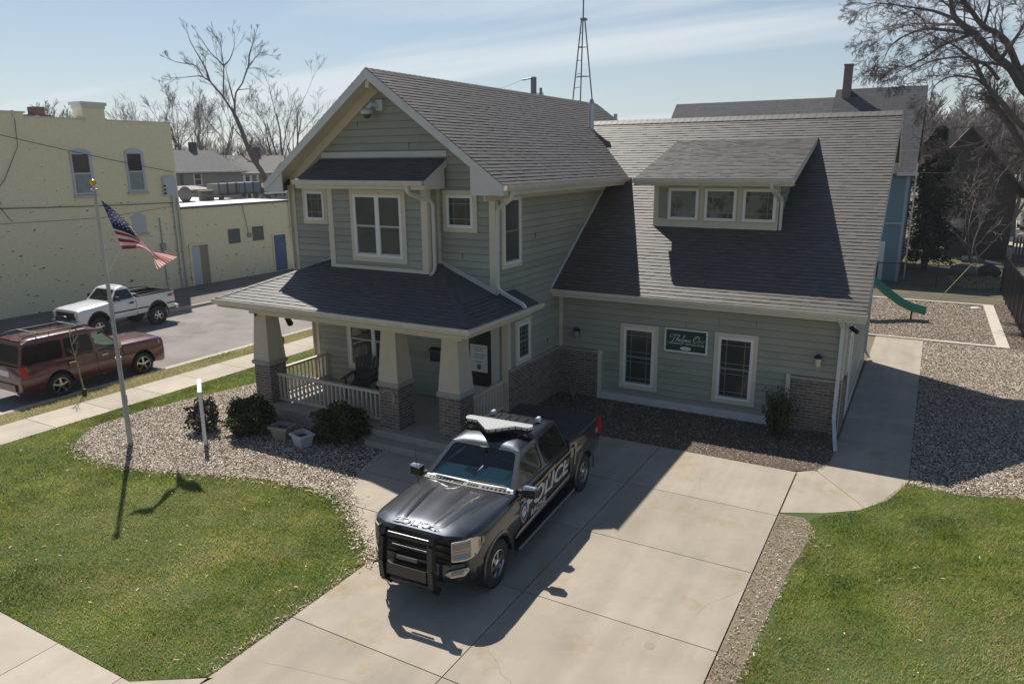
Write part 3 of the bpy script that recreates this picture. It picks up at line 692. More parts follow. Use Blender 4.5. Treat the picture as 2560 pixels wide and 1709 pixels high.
mb.build("fascia", fascia_m, house)
mb = MB()
for sx, ex in ((1, EX1), (-1, EX0)):
    w = HX1 if sx > 0 else HX0
    mb.quad((RX, Y0+.03, RZ-.125), (ex, Y0+.03, EZ-.115), (ex, HYF+.01, EZ-.115), (RX, HYF+.01, RZ-.125)) if sx > 0 else mb.quad((ex, Y0+.03, EZ-.115), (RX, Y0+.03, RZ-.125), (RX, HYF+.01, RZ-.125), (ex, HYF+.01, EZ-.115))
    mb.quad((w, Y0+.04, EZ-.205), (ex, Y0+.04, EZ-.205), (ex, Y1, EZ-.205), (w, Y1, EZ-.205))
mb.box(HX0-.3, HX1+.3, HYF-.0, HYG, 2.70, 2.745)
mb.build("soffit", cream, house)
mb = MB(); mb.beam((RX, Y0+.02, RZ-.33), (RX, HYF, RZ-.40), .10, .16); mb.build("ridge_bracket", cream, house)

# --- wing roof
sh = MB(); dk = MB(); X0 = -10.3
V = Vector((0, WRY-WEY, WRZ-WEZ)); fr = Fr((X0, WEY, WEZ), (1, 0, 0), V, (0, -(WRZ-WEZ), WRY-WEY))
pl = ccw([(0, 0), (WEX-X0, 0), (WEX-X0, V.length), (0, V.length)])
q = pl
fr.shingles(sh, ccw([(1.92, 0), (WEX-X0, 0), (WEX-X0, V.length), (0.0, V.length), (0, V.length*.8), (1.92, V.length*.62)]) if False else pl)
roof_slab(dk, fr, pl)
V2 = Vector((0, -(WYB+.35-WRY), (WYB+.35-WRY)*WSL)); fr2 = Fr((WEX, WYB+.35, WRZ-(WYB+.35-WRY)*WSL), (-1, 0, 0), V2, (0, WSL, 1))
pl2 = ccw([(0, 0), (WEX-X0, 0), (WEX-X0, V2.length), (0, V2.length)]); fr2.shingles(sh, pl2); roof_slab(dk, fr2, pl2)
x = -10.12
while x < WEX-.04:
    for sy in (-1, 1):
        d = Vector((0, sy*.19, -.19*WSL)); p = Vector((x, WRY, WRZ+.028)); q = Vector((min(x+.24, WEX), WRY, WRZ+.036)); t_ = max(.01, min(1, rng.gauss(.5, .08)))
        sh.quad(p, q, q+d, p+d, 0, t_); sh.quad(q, q+d, q+d-Z3*.02, q-Z3*.04, 0, t_); sh.quad(p+d, q+d, q+d-Z3*.03, p+d-Z3*.03, 0, .01)
    x += .2
wr = sh.build("wing_roof", shingle, house); dk.build("roof_deck", roofdeck, wr)
mb = MB()
mb.prism([(WEX+.012, WEY, WEZ-.005), (WEX+.012, WRY, WRZ-.005), (WEX+.012, WRY, WRZ-.2), (WEX+.012, WEY, WEZ-.17)], (-.03, 0, 0))
ye = WYB+.35; ze = WRZ-(ye-WRY)*WSL
mb.prism([(WEX+.012, WRY, WRZ-.005), (WEX+.012, ye, ze-.005), (WEX+.012, ye, ze-.18), (WEX+.012, WRY, WRZ-.2)], (-.03, 0, 0))
mb.box(HX1+.0, WEX+.01, WEY+.012, WEY+.035, WEZ-.2, WEZ-.02)
mb.prism([(WEX-.02, WEY+.03, WEZ-.2), (WEX-.02, WYF+.25, WEZ-.2), (WEX-.02, WYF+.25, WEZ+.32), (WEX-.02, WEY+.03, WEZ-.05)], (-.025, 0, 0))
mb.build("fascia", fascia_m, wr)
mb = MB()
mb.quad((WX1, WEY, WEZ-.10), (WEX, WEY, WEZ-.10), (WEX, WRY, WRZ-.10), (WX1, WRY, WRZ-.10)); mb.quad((WX1, WRY, WRZ-.10), (WEX, WRY, WRZ-.10), (WEX, ye, ze-.1), (WX1, ye, ze-.1))
mb.quad((HX1, WEY+.03, WEZ-.19), (WEX, WEY+.03, WEZ-.19), (WEX, WYF, WEZ-.19), (HX1, WYF, WEZ-.19))
mb.build("soffit", cream, wr)

# --- gutters: little U-shaped troughs
def gutter(mb, a, b, out, w=.11, h=.115):
    a, b, out = Vector(a), Vector(b), Vector(out).normalized()
    prof = [(0, 0), (0, -h), (w*.75, -h), (w, -h*.45), (w, .006), (w-.016, .006), (w-.016, -h*.4), (w*.7, -h+.014), (.012, -h+.014), (.012, 0)]
    A = [a+out*x+Z3*z for x, z in prof]; mb.prism(A, b-a)
gm = MB(); gutter(gm, (EX1+.006, Y0-.01, EZ-.005), (EX1+.006, 20.95, EZ-.005), (1, 0, 0)); gutter(gm, (EX0-.006, Y0, EZ-.005), (EX0-.006, Y1, EZ-.005), (-1, 0, 0)); gm.build("gutter", gutter_m, house)
gm = MB(); gutter(gm, (HX1+.0, WEY-.004, WEZ-.004), (WEX+.03, WEY-.004, WEZ-.004), (0, -1, 0)); gm.build("gutter", gutter_m, house)

# --- windows
def window(parent, fr, u0, u1, v0, v1, kind, tw=.10, pane=None, proud=.0, sill=True):
    """trim round a white sash; pane(s) and glazing bars as sub-parts"""
    fw = .065; D = proud+.012
    mb = MB(); a0, a1, b0, b1 = u0+tw, u1-tw, v0+tw, v1-tw
    def ringbox(mb, A, B, w, d0, d1):
        (x0, x1, y0, y1) = A
        fr.box(mb, x0, x1, y0, y0+w, d0, d1); fr.box(mb, x0, x1, y1-w, y1, d0, d1); fr.box(mb, x0, x0+w, y0+w, y1-w, d0, d1); fr.box(mb, x1-w, x1, y0+w, y1-w, d0, d1)
    cells = [(a0, a1)]
    if kind == 'twin': m = (a0+a1)/2; cells = [(a0, m+.02), (m-.02, a1)]
    ringbox(mb, (a0, a1, b0, b1), 0, fw, D, D+.055)
    if kind == 'twin': fr.box(mb, m-.06, m+.06, b0+fw, b1-fw, D, D+.053)
    win = mb.build("window", vinyl, parent)
    tm = MB(); ringbox(tm, (u0, u1, v0, v1), 0, tw, D, D+.042); tm.build("trim", cream, win)
    pm = MB(); gm = MB()
    cs = [(a0+fw, a1-fw)] if kind != 'twin' else [(a0+fw, m-.06), (m+.06, a1-fw)]
    for c0, c1 in cs:
        d0, d1 = b0+fw, b1-fw
        fr.box(pm, c0, c1, d0, d1, D, D+.028)
        w = c1-c0
        if kind in ('hung', 'twin', 'hungp'):
            mid = (d0+d1)/2; fr.box(gm, c0, c1, mid-.022, mid+.022, D+.028, D+.045)
            fr.box(gm, c0, c1, d0, d0+.035, D+.028, D+.04); fr.box(gm, c0, c0+.02, d0, mid, D+.028, D+.04); fr.box(gm, c1-.02, c1, d0, mid, D+.028, D+.04)
        if kind in ('hungp', 'prairie'):
            segs = [(d0, d1)] if kind == 'prairie' else [(d0, (d0+d1)/2), ((d0+d1)/2, d1)]
            o = .13*(1.0 if kind == 'hungp' else 1.0)
            for s0, s1 in segs:
                for uu in (c0+o, c1-o): fr.box(gm, uu-.008, uu+.008, s0, s1, D+.026, D+.033)
                for vv in ((s0+o, s1-o) if kind == 'prairie' or True else ()): fr.box(gm, c0, c1, vv-.008, vv+.008, D+.026, D+.0335)
    pm.build("pane", pane or pane_dk, win)
    if gm.v: gm.build("glazing_bar", muntin_m if kind != 'twin' else M("sash_grey", (.5, .5, .5), .5), win)
    return win
window(house, FU, -14.05, -13.22, 4.64, 5.56, 'prairie', pane=pane_green)
window(house, FU, -9.68, -8.77, 4.60, 5.53, 'prairie', pane=pane_green)
window(house, FE, 14.22, 15.18, 3.76, 5.45, 'hung', tw=.09, pane=pane_gray)
window(house, FE, 14.84, 15.64, 1.33, 2.44, 'hungp', tw=.10)
window(house, FW, -6.55, -5.54, .40, 2.12, 'hungp', tw=.10, pane=pane_blind)
window(house, FW, -4.14, -3.12, .39, 2.14, 'hungp', tw=.10, pane=pane_blind)
window(house, FG, -13.3, -11.45, .72, 2.45, 'twin', tw=.09, pane=pane_dk)
# door on the wing's side, seen edge on: its white casing
mb = MB(); FWE.box(mb, 18.0, 18.12, .1, 2.15, 0, .06); FWE.box(mb, 18.9, 19.02, .1, 2.15, 0, .06); FWE.box(mb, 18.0, 19.02, 2.15, 2.27, 0, .065)
sd = mb.build("side_door", vinyl, house); mb = MB(); FWE.box(mb, 18.12, 18.9, .12, 2.15, 0, .028); mb.build("door_panel", white_paint, sd)

# --- bay on the upper floor with its own little roof
by, bx0, bx1 = 13.5, -12.72, -9.82
FB = Fr((0, by, 0), (1, 0, 0), Z3, (0, -1, 0))
mb = MB(); FB.siding(mb, ccw([(bx0, 3.65), (bx1, 3.65), (bx1, 5.72), (bx0, 5.72)])); mb.box(bx0, bx1, by+.003, HYF, 3.5, 5.75)
Fr((bx1, 0, 0), (0, 1, 0), Z3, (1, 0, 0)).siding(mb, ccw([(by, 3.65), (HYF, 3.65), (HYF, 5.72), (by, 5.72)]))
bay = mb.build("bay", sage, house)
mb = MB(); FB.box(mb, bx0-.03, bx0+.13, 3.62, 5.68, 0, .035); FB.box(mb, bx1-.13, bx1+.035, 3.62, 5.68, 0, .035); FB.box(mb, bx0+.13, bx1-.13, 3.60, 3.74, 0, .034); FB.box(mb, bx0+.13, bx1-.13, 5.55, 5.70, 0, .034)
mb.box(bx1, bx1+.035, by, by+.12, 3.6, 5.7); mb.box(bx1, bx1+.035, HYF-.12, HYF, 3.72, 5.7); mb.build("corner_trim", cream, bay)
window(house, FB, -12.02, -10.38, 3.86, 5.545, 'twin', tw=.11, pane=pane_gray)
sh = MB(); dk = MB(); ax0, ax1, ay, az = -13.38, -9.56, 13.08, 5.76; top = 6.24; V = Vector((0, HYF-ay, top-az))
fr = Fr((ax0, ay, az), (1, 0, 0), V, (0, -(top-az), HYF-ay)); pl = ccw([(0, 0), (ax1-ax0, 0), (ax1-ax0, V.length), (0, V.length)])
fr.shingles(sh, pl); roof_slab(dk, fr, pl, .06)
br_ = sh.build("bay_roof", shingle_dk, house); dk.build("roof_deck", roofdeck, br_)
mb = MB(); gutter(mb, (ax0-.02, ay-.003, az-.002), (ax1+.02, ay-.003, az-.002), (0, -1, 0), .10, .10); mb.build("gutter", gutter_m, br_)
mb = MB(); mb.box(ax0+.02, ax1-.02, ay+.004, ay+.03, az-.19, az-.03)
for x in (ax0, ax1-.03):
    mb.prism([(x, ay, az-.01), (x, HYF, top-.01), (x, HYF, top-.17), (x, ay, az-.15)], (.035, 0, 0))
    mb.prism([(x, ay, az-.15), (x, HYF-.12, top-.22), (x, HYF-.12, az-.18), (x, ay+.02, az-.18)], (.028, 0, 0))
mb.box(-13.30, -9.55, HYF-.05, HYF, 6.27, 6.40)
mb.box(ax0+.02, ax1-.02, ay+.03, HYF-.02, az-.19, az-.17)
mb.build("fascia", fascia_m, br_)

# --- dormer
dyf, dx0, dx1 = 19.0, -6.38, -3.2
FD = Fr((0, dyf, 0), (1, 0, 0), Z3, (0, -1, 0))
mb = MB(); mb.prism([(dx0, dyf, 4.2), (dx0, 22.2, 6.45), (dx0, 22.2, 6.6), (dx0, dyf, 5.72)], (dx1-dx0, 0, 0))
dorm = mb.build("dormer", cream, house)
mb = MB(); FD.box(mb, -6.24, -6.02, 4.66, 5.46, 0, .02); FD.box(mb, -3.56, -3.34, 4.66, 5.46, 0, .02)
Fr((dx1, 0, 0), (0, 1, 0), Z3, (1, 0, 0)).siding(mb, ccw([(dyf+.12, 4.4), (22.1, 6.5), (22.1, 6.55), (dyf+.12, 5.75)]))
mb.build("side_panel", sage, dorm)
sh = MB(); dk = MB(); ddy, ddz, dty, dtz = 18.5, 5.70, 22.25, 6.72; V = Vector((0, dty-ddy, dtz-ddz)); ox0, ox1 = -6.76, -2.84
fr = Fr((ox0, ddy, ddz), (1, 0, 0), V, (0, -(dtz-ddz), dty-ddy)); pl = ccw([(0, 0), (ox1-ox0, 0), (ox1-ox0, V.length), (0, V.length)])
fr.shingles(sh, pl); roof_slab(dk, fr, pl, .07); sh.build("dormer_roof", shingle, dorm); dk.build("roof_deck", roofdeck, dorm)
mb = MB()
for x in (ox0-.005, ox1-.025): mb.prism([(x, ddy, ddz-.005), (x, dty-.1, dtz-.03), (x, dty-.4, dtz-.22), (x, ddy, ddz-.17)], (.03, 0, 0))
mb.box(ox0, ox1, ddy+.004, ddy+.03, ddz-.17, ddz-.03); mb.box(ox0+.02, ox1-.02, ddy+.03, dyf, ddz-.165, ddz-.14)
mb.build("fascia", fascia_m, dorm)
mb = MB(); gutter(mb, (ox0-.02, ddy-.003, ddz-.003), (ox1+.02, ddy-.003, ddz-.003), (0, -1, 0)); mb.build("gutter", gutter_m, dorm)
mb = MB(); FD.box(mb, dx0-.1, dx1+.03, 4.34, 4.40, -.3, .05); mb.build("flashing", flash_m, dorm)
for (a, b) in ((-5.98, -5.16), (-5.03, -4.20), (-4.07, -3.24)):
    window(house, FD, a+.0-.06*0, b, 4.62, 5.46, 'prairie', tw=.02, pane=M("dormer_pane", (.13, .155, .135), .06, spec=.7, col2=(.015, .02, .018), nscale=2.1, nlo=.46, nhi=.56))  # bright and dark reflections painted into the pane colour as noise

# --- porch
pe, pez, px0, px1, psl = 11.75, 2.95, -15.03, -7.65, .41
sh = MB(); dk = MB(); run = HYF-pe+.0
def hip(pts3, O, U, V, Nn):
    fr = Fr(O, U, V, Nn); pl = ccw([((Vector(p)-fr.O).dot(fr.U), (Vector(p)-fr.O).dot(fr.V)) for p in pts3]); fr.shingles(sh, pl); fr.prism(dk, pl, -.07, -.001)
zt = pez+psl*run
hip([(px0, pe, pez), (px1, pe, pez), (px1-run, HYF, zt), (px0+run, HYF, zt)], (px0, pe, pez), (1, 0, 0), (0, 1, psl), (0, -psl, 1))
ez = pez+psl*(px1-HX1)
hip([(px1, pe, pez), (px1, 14.85, pez), (HX1, 14.85, ez), (HX1, HYF-.01, ez), (px1-run, HYF-.01, zt)], (px1, pe, pez), (0, 1, 0), (-1, 0, psl), (psl, 0, 1))
hip([(px0, 14.85, pez), (px0, pe, pez), (px0+run, HYF-.01, zt), (HX0, HYF-.01, pez+psl*(HX0-px0)), (HX0, 14.85, pez+psl*(HX0-px0))], (px0, 14.85, pez), (0, -1, 0), (1, 0, psl), (-psl, 0, 1))
for sx, xe in ((1, px1), (-1, px0)):     # hip caps
    a = Vector((xe, pe, pez)); b = Vector((xe-sx*run, HYF, zt)); n_ = 16
    for i in range(n_):
        p, q = a.lerp(b, i/n_), a.lerp(b, (i+1.15)/n_); s1 = Vector((0, .12, 0)) if False else Vector((sx*.0, 0, 0))
        u1 = Vector((-sx*.14, 0, 0)); u2 = Vector((0, .14, 0)); t_ = max(.01, min(1, rng.gauss(.45, .15)))
        sh.quad(p+Z3*.03, q+Z3*.022, q+u1+Z3*.018, p+u1+Z3*.026, 0, t_); sh.quad(p+Z3*.03, p+u2+Z3*.026, q+u2+Z3*.018, q+Z3*.022, 0, t_)
pr = sh.build("porch_roof", shingle_dk, house); dk.build("roof_deck", roofdeck, pr)
mb = MB(); gutter(mb, (px0-.02, pe-.004, pez), (px1+.1, pe-.004, pez), (0, -1, 0), .10, .11); gutter(mb, (px1+.004, pe-.1, pez), (px1+.004, 14.9, pez), (1, 0, 0), .10, .11); mb.build("gutter", gutter_m, pr)
mb = MB(); mb.box(px0+.02, px1-.02, pe+.005, pe+.03, pez-.16, pez-.02); mb.box(px1-.03, px1-.004, pe+.03, 14.85, pez-.16, pez-.02); mb.box(px0+.004, px0+.03, pe+.03, 14.85, pez-.16, pez-.02)
mb.box(-14.42, -8.12, 12.22, 12.62, 2.55, 2.74); mb.box(-8.55, -8.16, 12.62, HYG, 2.55, 2.74); mb.box(-14.4, -14.0, 12.62, HYG, 2.55, 2.74)
mb.build("fascia", gutter_m, pr)
mb = MB(); mb.box(px0+.03, px1-.03, pe+.03, HYG-.003, 2.745, 2.775); mb.build("ceiling", cream, pr)
mb = MB(); mb.box(-14.5, -8.1, 11.98, HYG-.003, 0, .30); mb.box(-10.4, -8.1, 11.66, 11.977, 0, .15); pf = mb.build("porch_floor", M("porch_concrete", (.42, .375, .32), .8, col2=(.36, .32, .27), nscale=3, bump=.1, bscale=150), house)
def column(x):
    c = (x, 12.45)
    def fr4(h, z): return [(c[0]-h, c[1]-h, z), (c[0]+h, c[1]-h, z), (c[0]+h, c[1]+h, z), (c[0]-h, c[1]+h, z)]
    mb = MB(); mb.hexa(fr4(.275, 1.39)+fr4(.185, 2.74)); col = mb.build("porch_column", stucco, house)
    mb = MB(); mb.hexa(fr4(.278, .0 if False else .30)+fr4(.265, 1.28)); mb.build("brick_base", brick, col)
    mb = MB(); mb.hexa(fr4(.30, 1.28)+fr4(.315, 1.335)); mb.hexa(fr4(.315, 1.336)+fr4(.29, 1.388)); mb.build("cap_stone", stone_cap, col)
    return col
for x in (-14.08, -10.08, -8.44):
    c = column(x)
    if x == -10.08:   # arched stone plaque on the front of the pier
        mb = MB(); pts = [(x-.15+.0, .98), (x+.15, .98), (x+.15, 1.12)]+[(x+.15*math.cos(a), 1.12+.09*math.sin(a)) for a in np.linspace(.2, math.pi-.2, 7)]+[(x-.15, 1.12)]
        for i in range(2, len(pts)-1):
            p, q = pts[i], pts[i+1]; mb.beam((p[0], 12.168, p[1]), (q[0], 12.168, q[1]), .04, .03, up=(0, 1, 0))
        mb.beam((x+.15, 12.17, .93), (x+.15, 12.17, 1.12), .04, .03, up=(0, 1, 0))
        mb.build("stone_arch", stone_cap, c)
def railing(a, b, n, posts=True):
    a, b = Vector(a), Vector(b); mb = MB()
    mb.beam(a+Z3*1.02, b+Z3*1.02, .09, .06); rl = None
    mb.beam(a+Z3*.38, b+Z3*.38, .06, .06)
    rl = mb.build("porch_railing", cream, house); bm_ = MB()
    for i in range(n):
        p = a.lerp(b, (i+.5)/n); bm_.beam(p+Z3*.41, p+Z3*.99, .042, .042, up=(1, 0, 0))
    bm_.build("balusters", cream, rl)
railing((-13.82, 12.42, 0), (-10.34, 12.42, 0), 26); railing((-14.1, 12.72, 0), (-14.1, 14.48, 0), 13); railing((-8.46, 12.72, 0), (-8.46, 14.48, 0), 13)
# front door, and the notice taped to its glass
mb = MB(); FG.box(mb, -9.62, -9.5, .3, 2.38, 0, .05); FG.box(mb, -8.66, -8.54, .3, 2.38, 0, .05); FG.box(mb, -9.62, -8.54, 2.38, 2.50, 0, .052); FG.box(mb, -9.5, -8.66, .32, .82, 0, .04); FG.box(mb, -9.5, -9.40, .82, 2.38, 0, .04); FG.box(mb, -8.76, -8.66, .82, 2.38, 0, .04); FG.box(mb, -9.4, -8.76, 2.28, 2.38, 0, .04)
fd = mb.build("front_door", fascia_m, house)
mb = MB(); FG.box(mb, -9.4, -8.76, .82, 2.28, 0, .03); mb.build("pane", pane_blind, fd)
mb = MB(); FG.box(mb, -9.46, -9.42, 1.1, 1.25, .04, .09); mb.build("handle", black_metal, fd)
# --- downspouts
def spout(pts, name="downspout", m=None, r=.042, par=house):
    mb = MB(); mb.tube(pts, r*1.15, n=4); return mb.build(name, m or fascia_m, par)
def smooth_path(pts, k=5):
    out = [Vector(pts[0])]
    for i in range(1, len(pts)-1):
        a, b, c = Vector(pts[i-1]), Vector(pts[i]), Vector(pts[i+1]); p = b+(a-b).normalized()*min(.12, (a-b).length*.45); q = b+(c-b).normalized()*min(.12, (c-b).length*.45)
        for t in np.linspace(0, 1, k): out.append(p*(1-t)**2+b*2*t*(1-t)+q*t*t)
    out.append(Vector(pts[-1])); return out
spout(smooth_path([(-9.98, 13.03, 5.68), (-9.98, 13.03, 5.50), (-9.72, 13.62, 5.28), (-9.72, 13.62, 3.75), (-9.72, 13.45, 3.62)]))
spout(smooth_path([(-7.72, 13.7, 5.58), (-7.72, 13.7, 5.38), (-8.27, 14.02, 5.15), (-8.27, 13.97, 3.35), (-7.98, 14.02, 3.2), (-7.60, 14.0, 3.05), (-7.59, 14.0, 2.98)]))
spout(smooth_path([(-3.3, 18.44, 5.62), (-3.3, 18.44, 5.45), (-3.14, 19.05, 5.2), (-3.14, 19.05, 4.45)]))
spout(smooth_path([(-1.38, 16.8, 2.85), (-1.38, 16.8, 2.78), (-1.34, 17.2, 2.55), (-1.34, 17.2, .42), (-1.22, 16.55, .10), (-1.17, 16.2, .07)]), m=M("downspout_pale", (.62, .66, .70), .4), r=.05)
spout(smooth_path([(-1.22, 24.5, 5.9), (-1.22, 24.5, .35), (-1.1, 24.75, .08)]), m=MATS["downspout_pale"], r=.04)
# plumbing vents behind the ridge
mb = MB(); mb.tube([(-9.85, 22.75, 7.0), (-9.85, 22.75, 7.98)], .085, n=12); mb.tube([(-9.85, 22.75, 7.93), (-9.85, 22.75, 8.07)], [.11, .05], n=12); mb.tube([(-9.85, 22.75, 7.0), (-9.85, 22.75, 7.12)], .13, n=10); mb.build("vent_pipe", galv, house, smooth=40)
mb = MB(); mb.tube([(-9.25, 23.35, 6.9), (-9.25, 23.35, 7.62)], .06, n=12); mb.build("vent_pipe", galv, house, smooth=40)

# --- things fixed to the house
t = thing("wall_sign", "green wall sign with white border and script lettering between the wing's two windows", "sign", (-4.84, WYF, 1.8))
sg = (-5.38, -4.305, 1.525, 2.125)
mb = MB(); FW.box(mb, sg[0]+.04, sg[1]-.04, sg[2]+.04, sg[3]-.04, .02, .045); mb.build("panel", M("sign_green", (.012, .045, .04), .4), t)
mb = MB(); FW.box(mb, sg[0], sg[1], sg[2], sg[2]+.04, .015, .06); FW.box(mb, sg[0], sg[1], sg[3]-.04, sg[3], .015, .06); FW.box(mb, sg[0], sg[0]+.04, sg[2]+.04, sg[3]-.04, .015, .06); FW.box(mb, sg[1]-.04, sg[1], sg[2]+.04, sg[3]-.04, .015, .06); mb.build("frame", white_paint, t)
# the name in flowing script, pen strokes as ribbons
pen = [  # strokes in a box 10 wide, 3 high
 [(1.9, 2.75, .05), (1.3, 2.95, .08), (.75, 2.75, .1), (.55, 2.3, .1), (.8, 2.0, .08), (1.2, 2.15, .06), (1.7, 2.7, .06), (2.4, 2.95, .1), (3.0, 2.75, .08), (3.3, 2.95, .04)],
 [(2.2, 2.85, .08), (1.7, 1.9, .14), (1.25, 1.1, .14), (.7, .55, .12), (.2, .45, .1), (-.05, .65, .1), (.12, .8, .1)],
 [(2.0, 1.15, .08), (2.6, 1.9, .06), (3.15, 2.7, .1), (3.2, 2.9, .08), (3.0, 2.7, .1), (2.5, 1.8, .13), (2.15, 1.15, .13)], [(2.25, 1.3, .06), (2.7, 1.75, .08), (2.95, 1.7, .1), (2.7, 1.2, .12), (2.9, 1.12, .08), (3.2, 1.4, .06)],
 [(3.15, 1.4, .06), (3.5, 1.55, .08), (3.45, 1.75, .08), (3.2, 1.65, .1), (3.1, 1.3, .12), (3.35, 1.1, .1), (3.75, 1.4, .06)],
 [(3.7, 1.35, .06), (4.4, 2.3, .07), (4.65, 2.85, .1), (4.5, 2.85, .08), (4.1, 2.0, .12), (3.8, 1.3, .13), (4.0, 1.1, .1), (4.3, 1.4, .06)],
 [(4.25, 1.15, .12), (4.55, 1.75, .1), (4.4, 1.3, .06), (4.85, 1.75, .09), (4.65, 1.15, .12)], [(4.75, 1.3, .06), (5.2, 1.75, .09), (5.0, 1.2, .12), (5.2, 1.1, .08), (5.45, 1.35, .06)],
 [(6.1, 1.7, .07), (5.7, 1.75, .1), (5.4, 1.35, .12), (5.6, 1.1, .1), (5.95, 1.35, .07), (6.2, 1.75, .1), (5.95, 1.2, .12), (6.2, 1.1, .08), (6.45, 1.3, .05)],
 [(8.3, 2.6, .08), (7.8, 2.85, .12), (7.2, 2.4, .16), (6.95, 1.7, .17), (7.2, 1.15, .14), (7.8, 1.3, .1), (8.35, 2.0, .1), (8.55, 2.6, .12), (8.2, 2.9, .1), (7.7, 2.5, .08), (7.45, 1.8, .08)],
 [(8.35, 1.1, .12), (8.7, 1.75, .1), (8.65, 1.6, .06), (8.95, 1.75, .1), (9.15, 1.68, .08)], [(9.2, 1.1, .12), (9.55, 1.75, .1), (9.5, 1.6, .06), (9.8, 1.75, .1), (10.05, 1.7, .09)]]
mb = MB(); su = .092
def sp(x, y): return (sg[0]+.09+x*su, 1.700+y*su)
for st in pen:
    pts = []
    for i in range(len(st)-1):
        p0, p1, p2, p3 = [np.array(st[max(0, min(len(st)-1, i+j))]) for j in (-1, 0, 1, 2)]
        for tt in np.linspace(0, 1, 5)[:-1 if i < len(st)-2 else 5]: pts.append(.5*((2*p1)+(-p0+p2)*tt+(2*p0-5*p1+4*p2-p3)*tt**2+(-p0+3*p1-3*p2+p3)*tt**3))
    for i in range(len(pts)-1):
        p, q = pts[i], pts[i+1]; d = q[:2]-p[:2]; l = np.hypot(*d)+1e-9; n_ = np.array([-d[1], d[0]])/l
        w1, w2 = abs(p[2])*.62, abs(q[2])*.62; e_ = d/l*.02
        c = [p[:2]-e_+n_*w1, p[:2]-e_-n_*w1, q[:2]+e_-n_*w2, q[:2]+e_+n_*w2]
        mb.quad(*[FW.P(*sp(*a), .049+.00002*i) for a in c[::-1]])
lett = M("sign_lettering", (.62, .66, .65), .5)
text_mesh(mb, "COMMUNITY POLICING HOUSE", .058, lambda u, v, d: FW.P(-4.80+u, 1.745+v, .046+d), bold=.0012, squash=1.0)
n_ = 28; mb.poly([FW.P(-4.84+.14*math.cos(2*math.pi*k/n_), 1.632+.05*math.sin(2*math.pi*k/n_), .049) for k in range(n_)])
mb.build("lettering", lett, t)
def wall_lamp(x, label, lit=False):
    t = thing("wall_lamp", label, "wall lamp", (x, WYF, 1.7), group="wall lamps on the wing")
    mb = MB(); FW.box(mb, x-.05, x+.05, 1.70, 1.84, .0, .04); mb.beam((x, WYF-.03, 1.83), (x, WYF-.15, 1.85), .03, .03); mb.lathe([(.085, 1.80), (.09, 1.82), (.05, 1.87), (.015, 1.89)], (x, WYF-.14, 0), n=12); mb.build("bracket", black_metal, t, smooth=40)
    mb = MB(); mb.lathe([(.05, 1.60), (.062, 1.63), (.068, 1.79)], (x, WYF-.14, 0), n=14); mb.build("shade", M("lamp_glass_lit", (.62, .58, .47), .35) if lit else M("lamp_glass", (.26, .28, .28), .25), t, smooth=40)  # lit look painted as a paler glass colour; nothing glows
wall_lamp(-7.75, "dark wall lamp with grey glass above the brick by the inner corner"); wall_lamp(-1.78, "wall lamp with glass coloured pale as if lit above the upright dark shrub", True)
t = thing("mailbox", "black wall mailbox beside the front door on the porch", "mailbox", (-10.2, HYG, 1.5))
mb = MB(); FG.box(mb, -10.5, -10.08, 1.3, 1.58, .02, .13); mb.build("box", black_metal, t); mb = MB(); mb.prism([(-10.52, HYG-.02, 1.585), (-10.52, HYG-.16, 1.555), (-10.52, HYG-.155, 1.60), (-10.52, HYG-.02, 1.65)], (.46, 0, 0)); mb.build("lid", black_metal, t)
t = thing("notice", "white paper notice with a dark badge taped to the front door glass", "notice", (-9.1, HYG-.04, 1.5))
mb = MB(); FG.box(mb, -9.36, -8.87, 1.18, 1.86, .032, .036); mb.build("paper", white_paint, t)
mb = MB()
for i, (v, w) in enumerate(((1.80, .28), (1.755, .2), (1.71, .22), (1.62, .3), (1.57, .28), (1.525, .2), (1.44, .16), (1.41, .12))):
    x = -9.11-w/2
    while x < -9.11+w/2:
        l = rng.uniform(.02, .06); FG.box(mb, x, x+l, v-.007, v+.007, .036, .0375); x += l+.012
q = [(-9.165, 1.37), (-9.055, 1.37), (-9.055, 1.27), (-9.11, 1.225), (-9.165, 1.27)]; FG.prism(mb, ccw(q), .0365, .039)
mb.build("print", M("notice_ink", (.10, .11, .14), .6), t)
# cameras and lights under the eaves
t = thing("dome_camera", "pale grey dome camera on a wall bracket high in the front gable", "camera", (-11.4, HYF, 7.3))
mb = MB(); FU.box(mb, -11.45, -11.25, 7.32, 7.56, 0, .12); mb.tube([(-11.40, HYF-.10, 7.44), (-11.48, HYF-.22, 7.46), (-11.56, HYF-.26, 7.36)], [.05, .055, .06], n=10); mb.build("bracket", M("camera_grey", (.52, .58, .60), .4), t, smooth=45)
mb = MB(); mb.lathe([(.13, 7.24), (.15, 7.27), (.14, 7.32), (.07, 7.37)], (-11.58, HYF-.27, 0), n=18); mb.build("housing", MATS["camera_grey"], t, smooth=40)
mb = MB(); mb.lathe([(.01, 7.14), (.07, 7.165), (.105, 7.21), (.11, 7.24)], (-11.58, HYF-.27, 0), n=18); mb.build("dome", M("smoked_dome", (.05, .06, .065), .08), t, smooth=60)
t = thing("bullet_camera", "black bullet camera hanging under the porch eave beside the far left column", "camera", (-13.3, 12.35, 2.6))
mb = MB(); mb.lathe([(.05, 2.66), (.05, 2.70)], (-13.25, 12.4, 0), n=10); mb.tube([(-13.25, 12.4, 2.67), (-13.25, 12.4, 2.53)], .018, n=6); mb.build("stem", white_paint, t)
mb = MB(); mb.tube([(-13.45, 12.5, 2.54), (-13.12, 12.32, 2.40)], [.055, .075], n=12); mb.build("body", black_pl, t, smooth=40)
t = thing("corner_camera", "small dark camera on the side wall under the wing's front eave", "camera", (WX1, 17.55, 2.4))
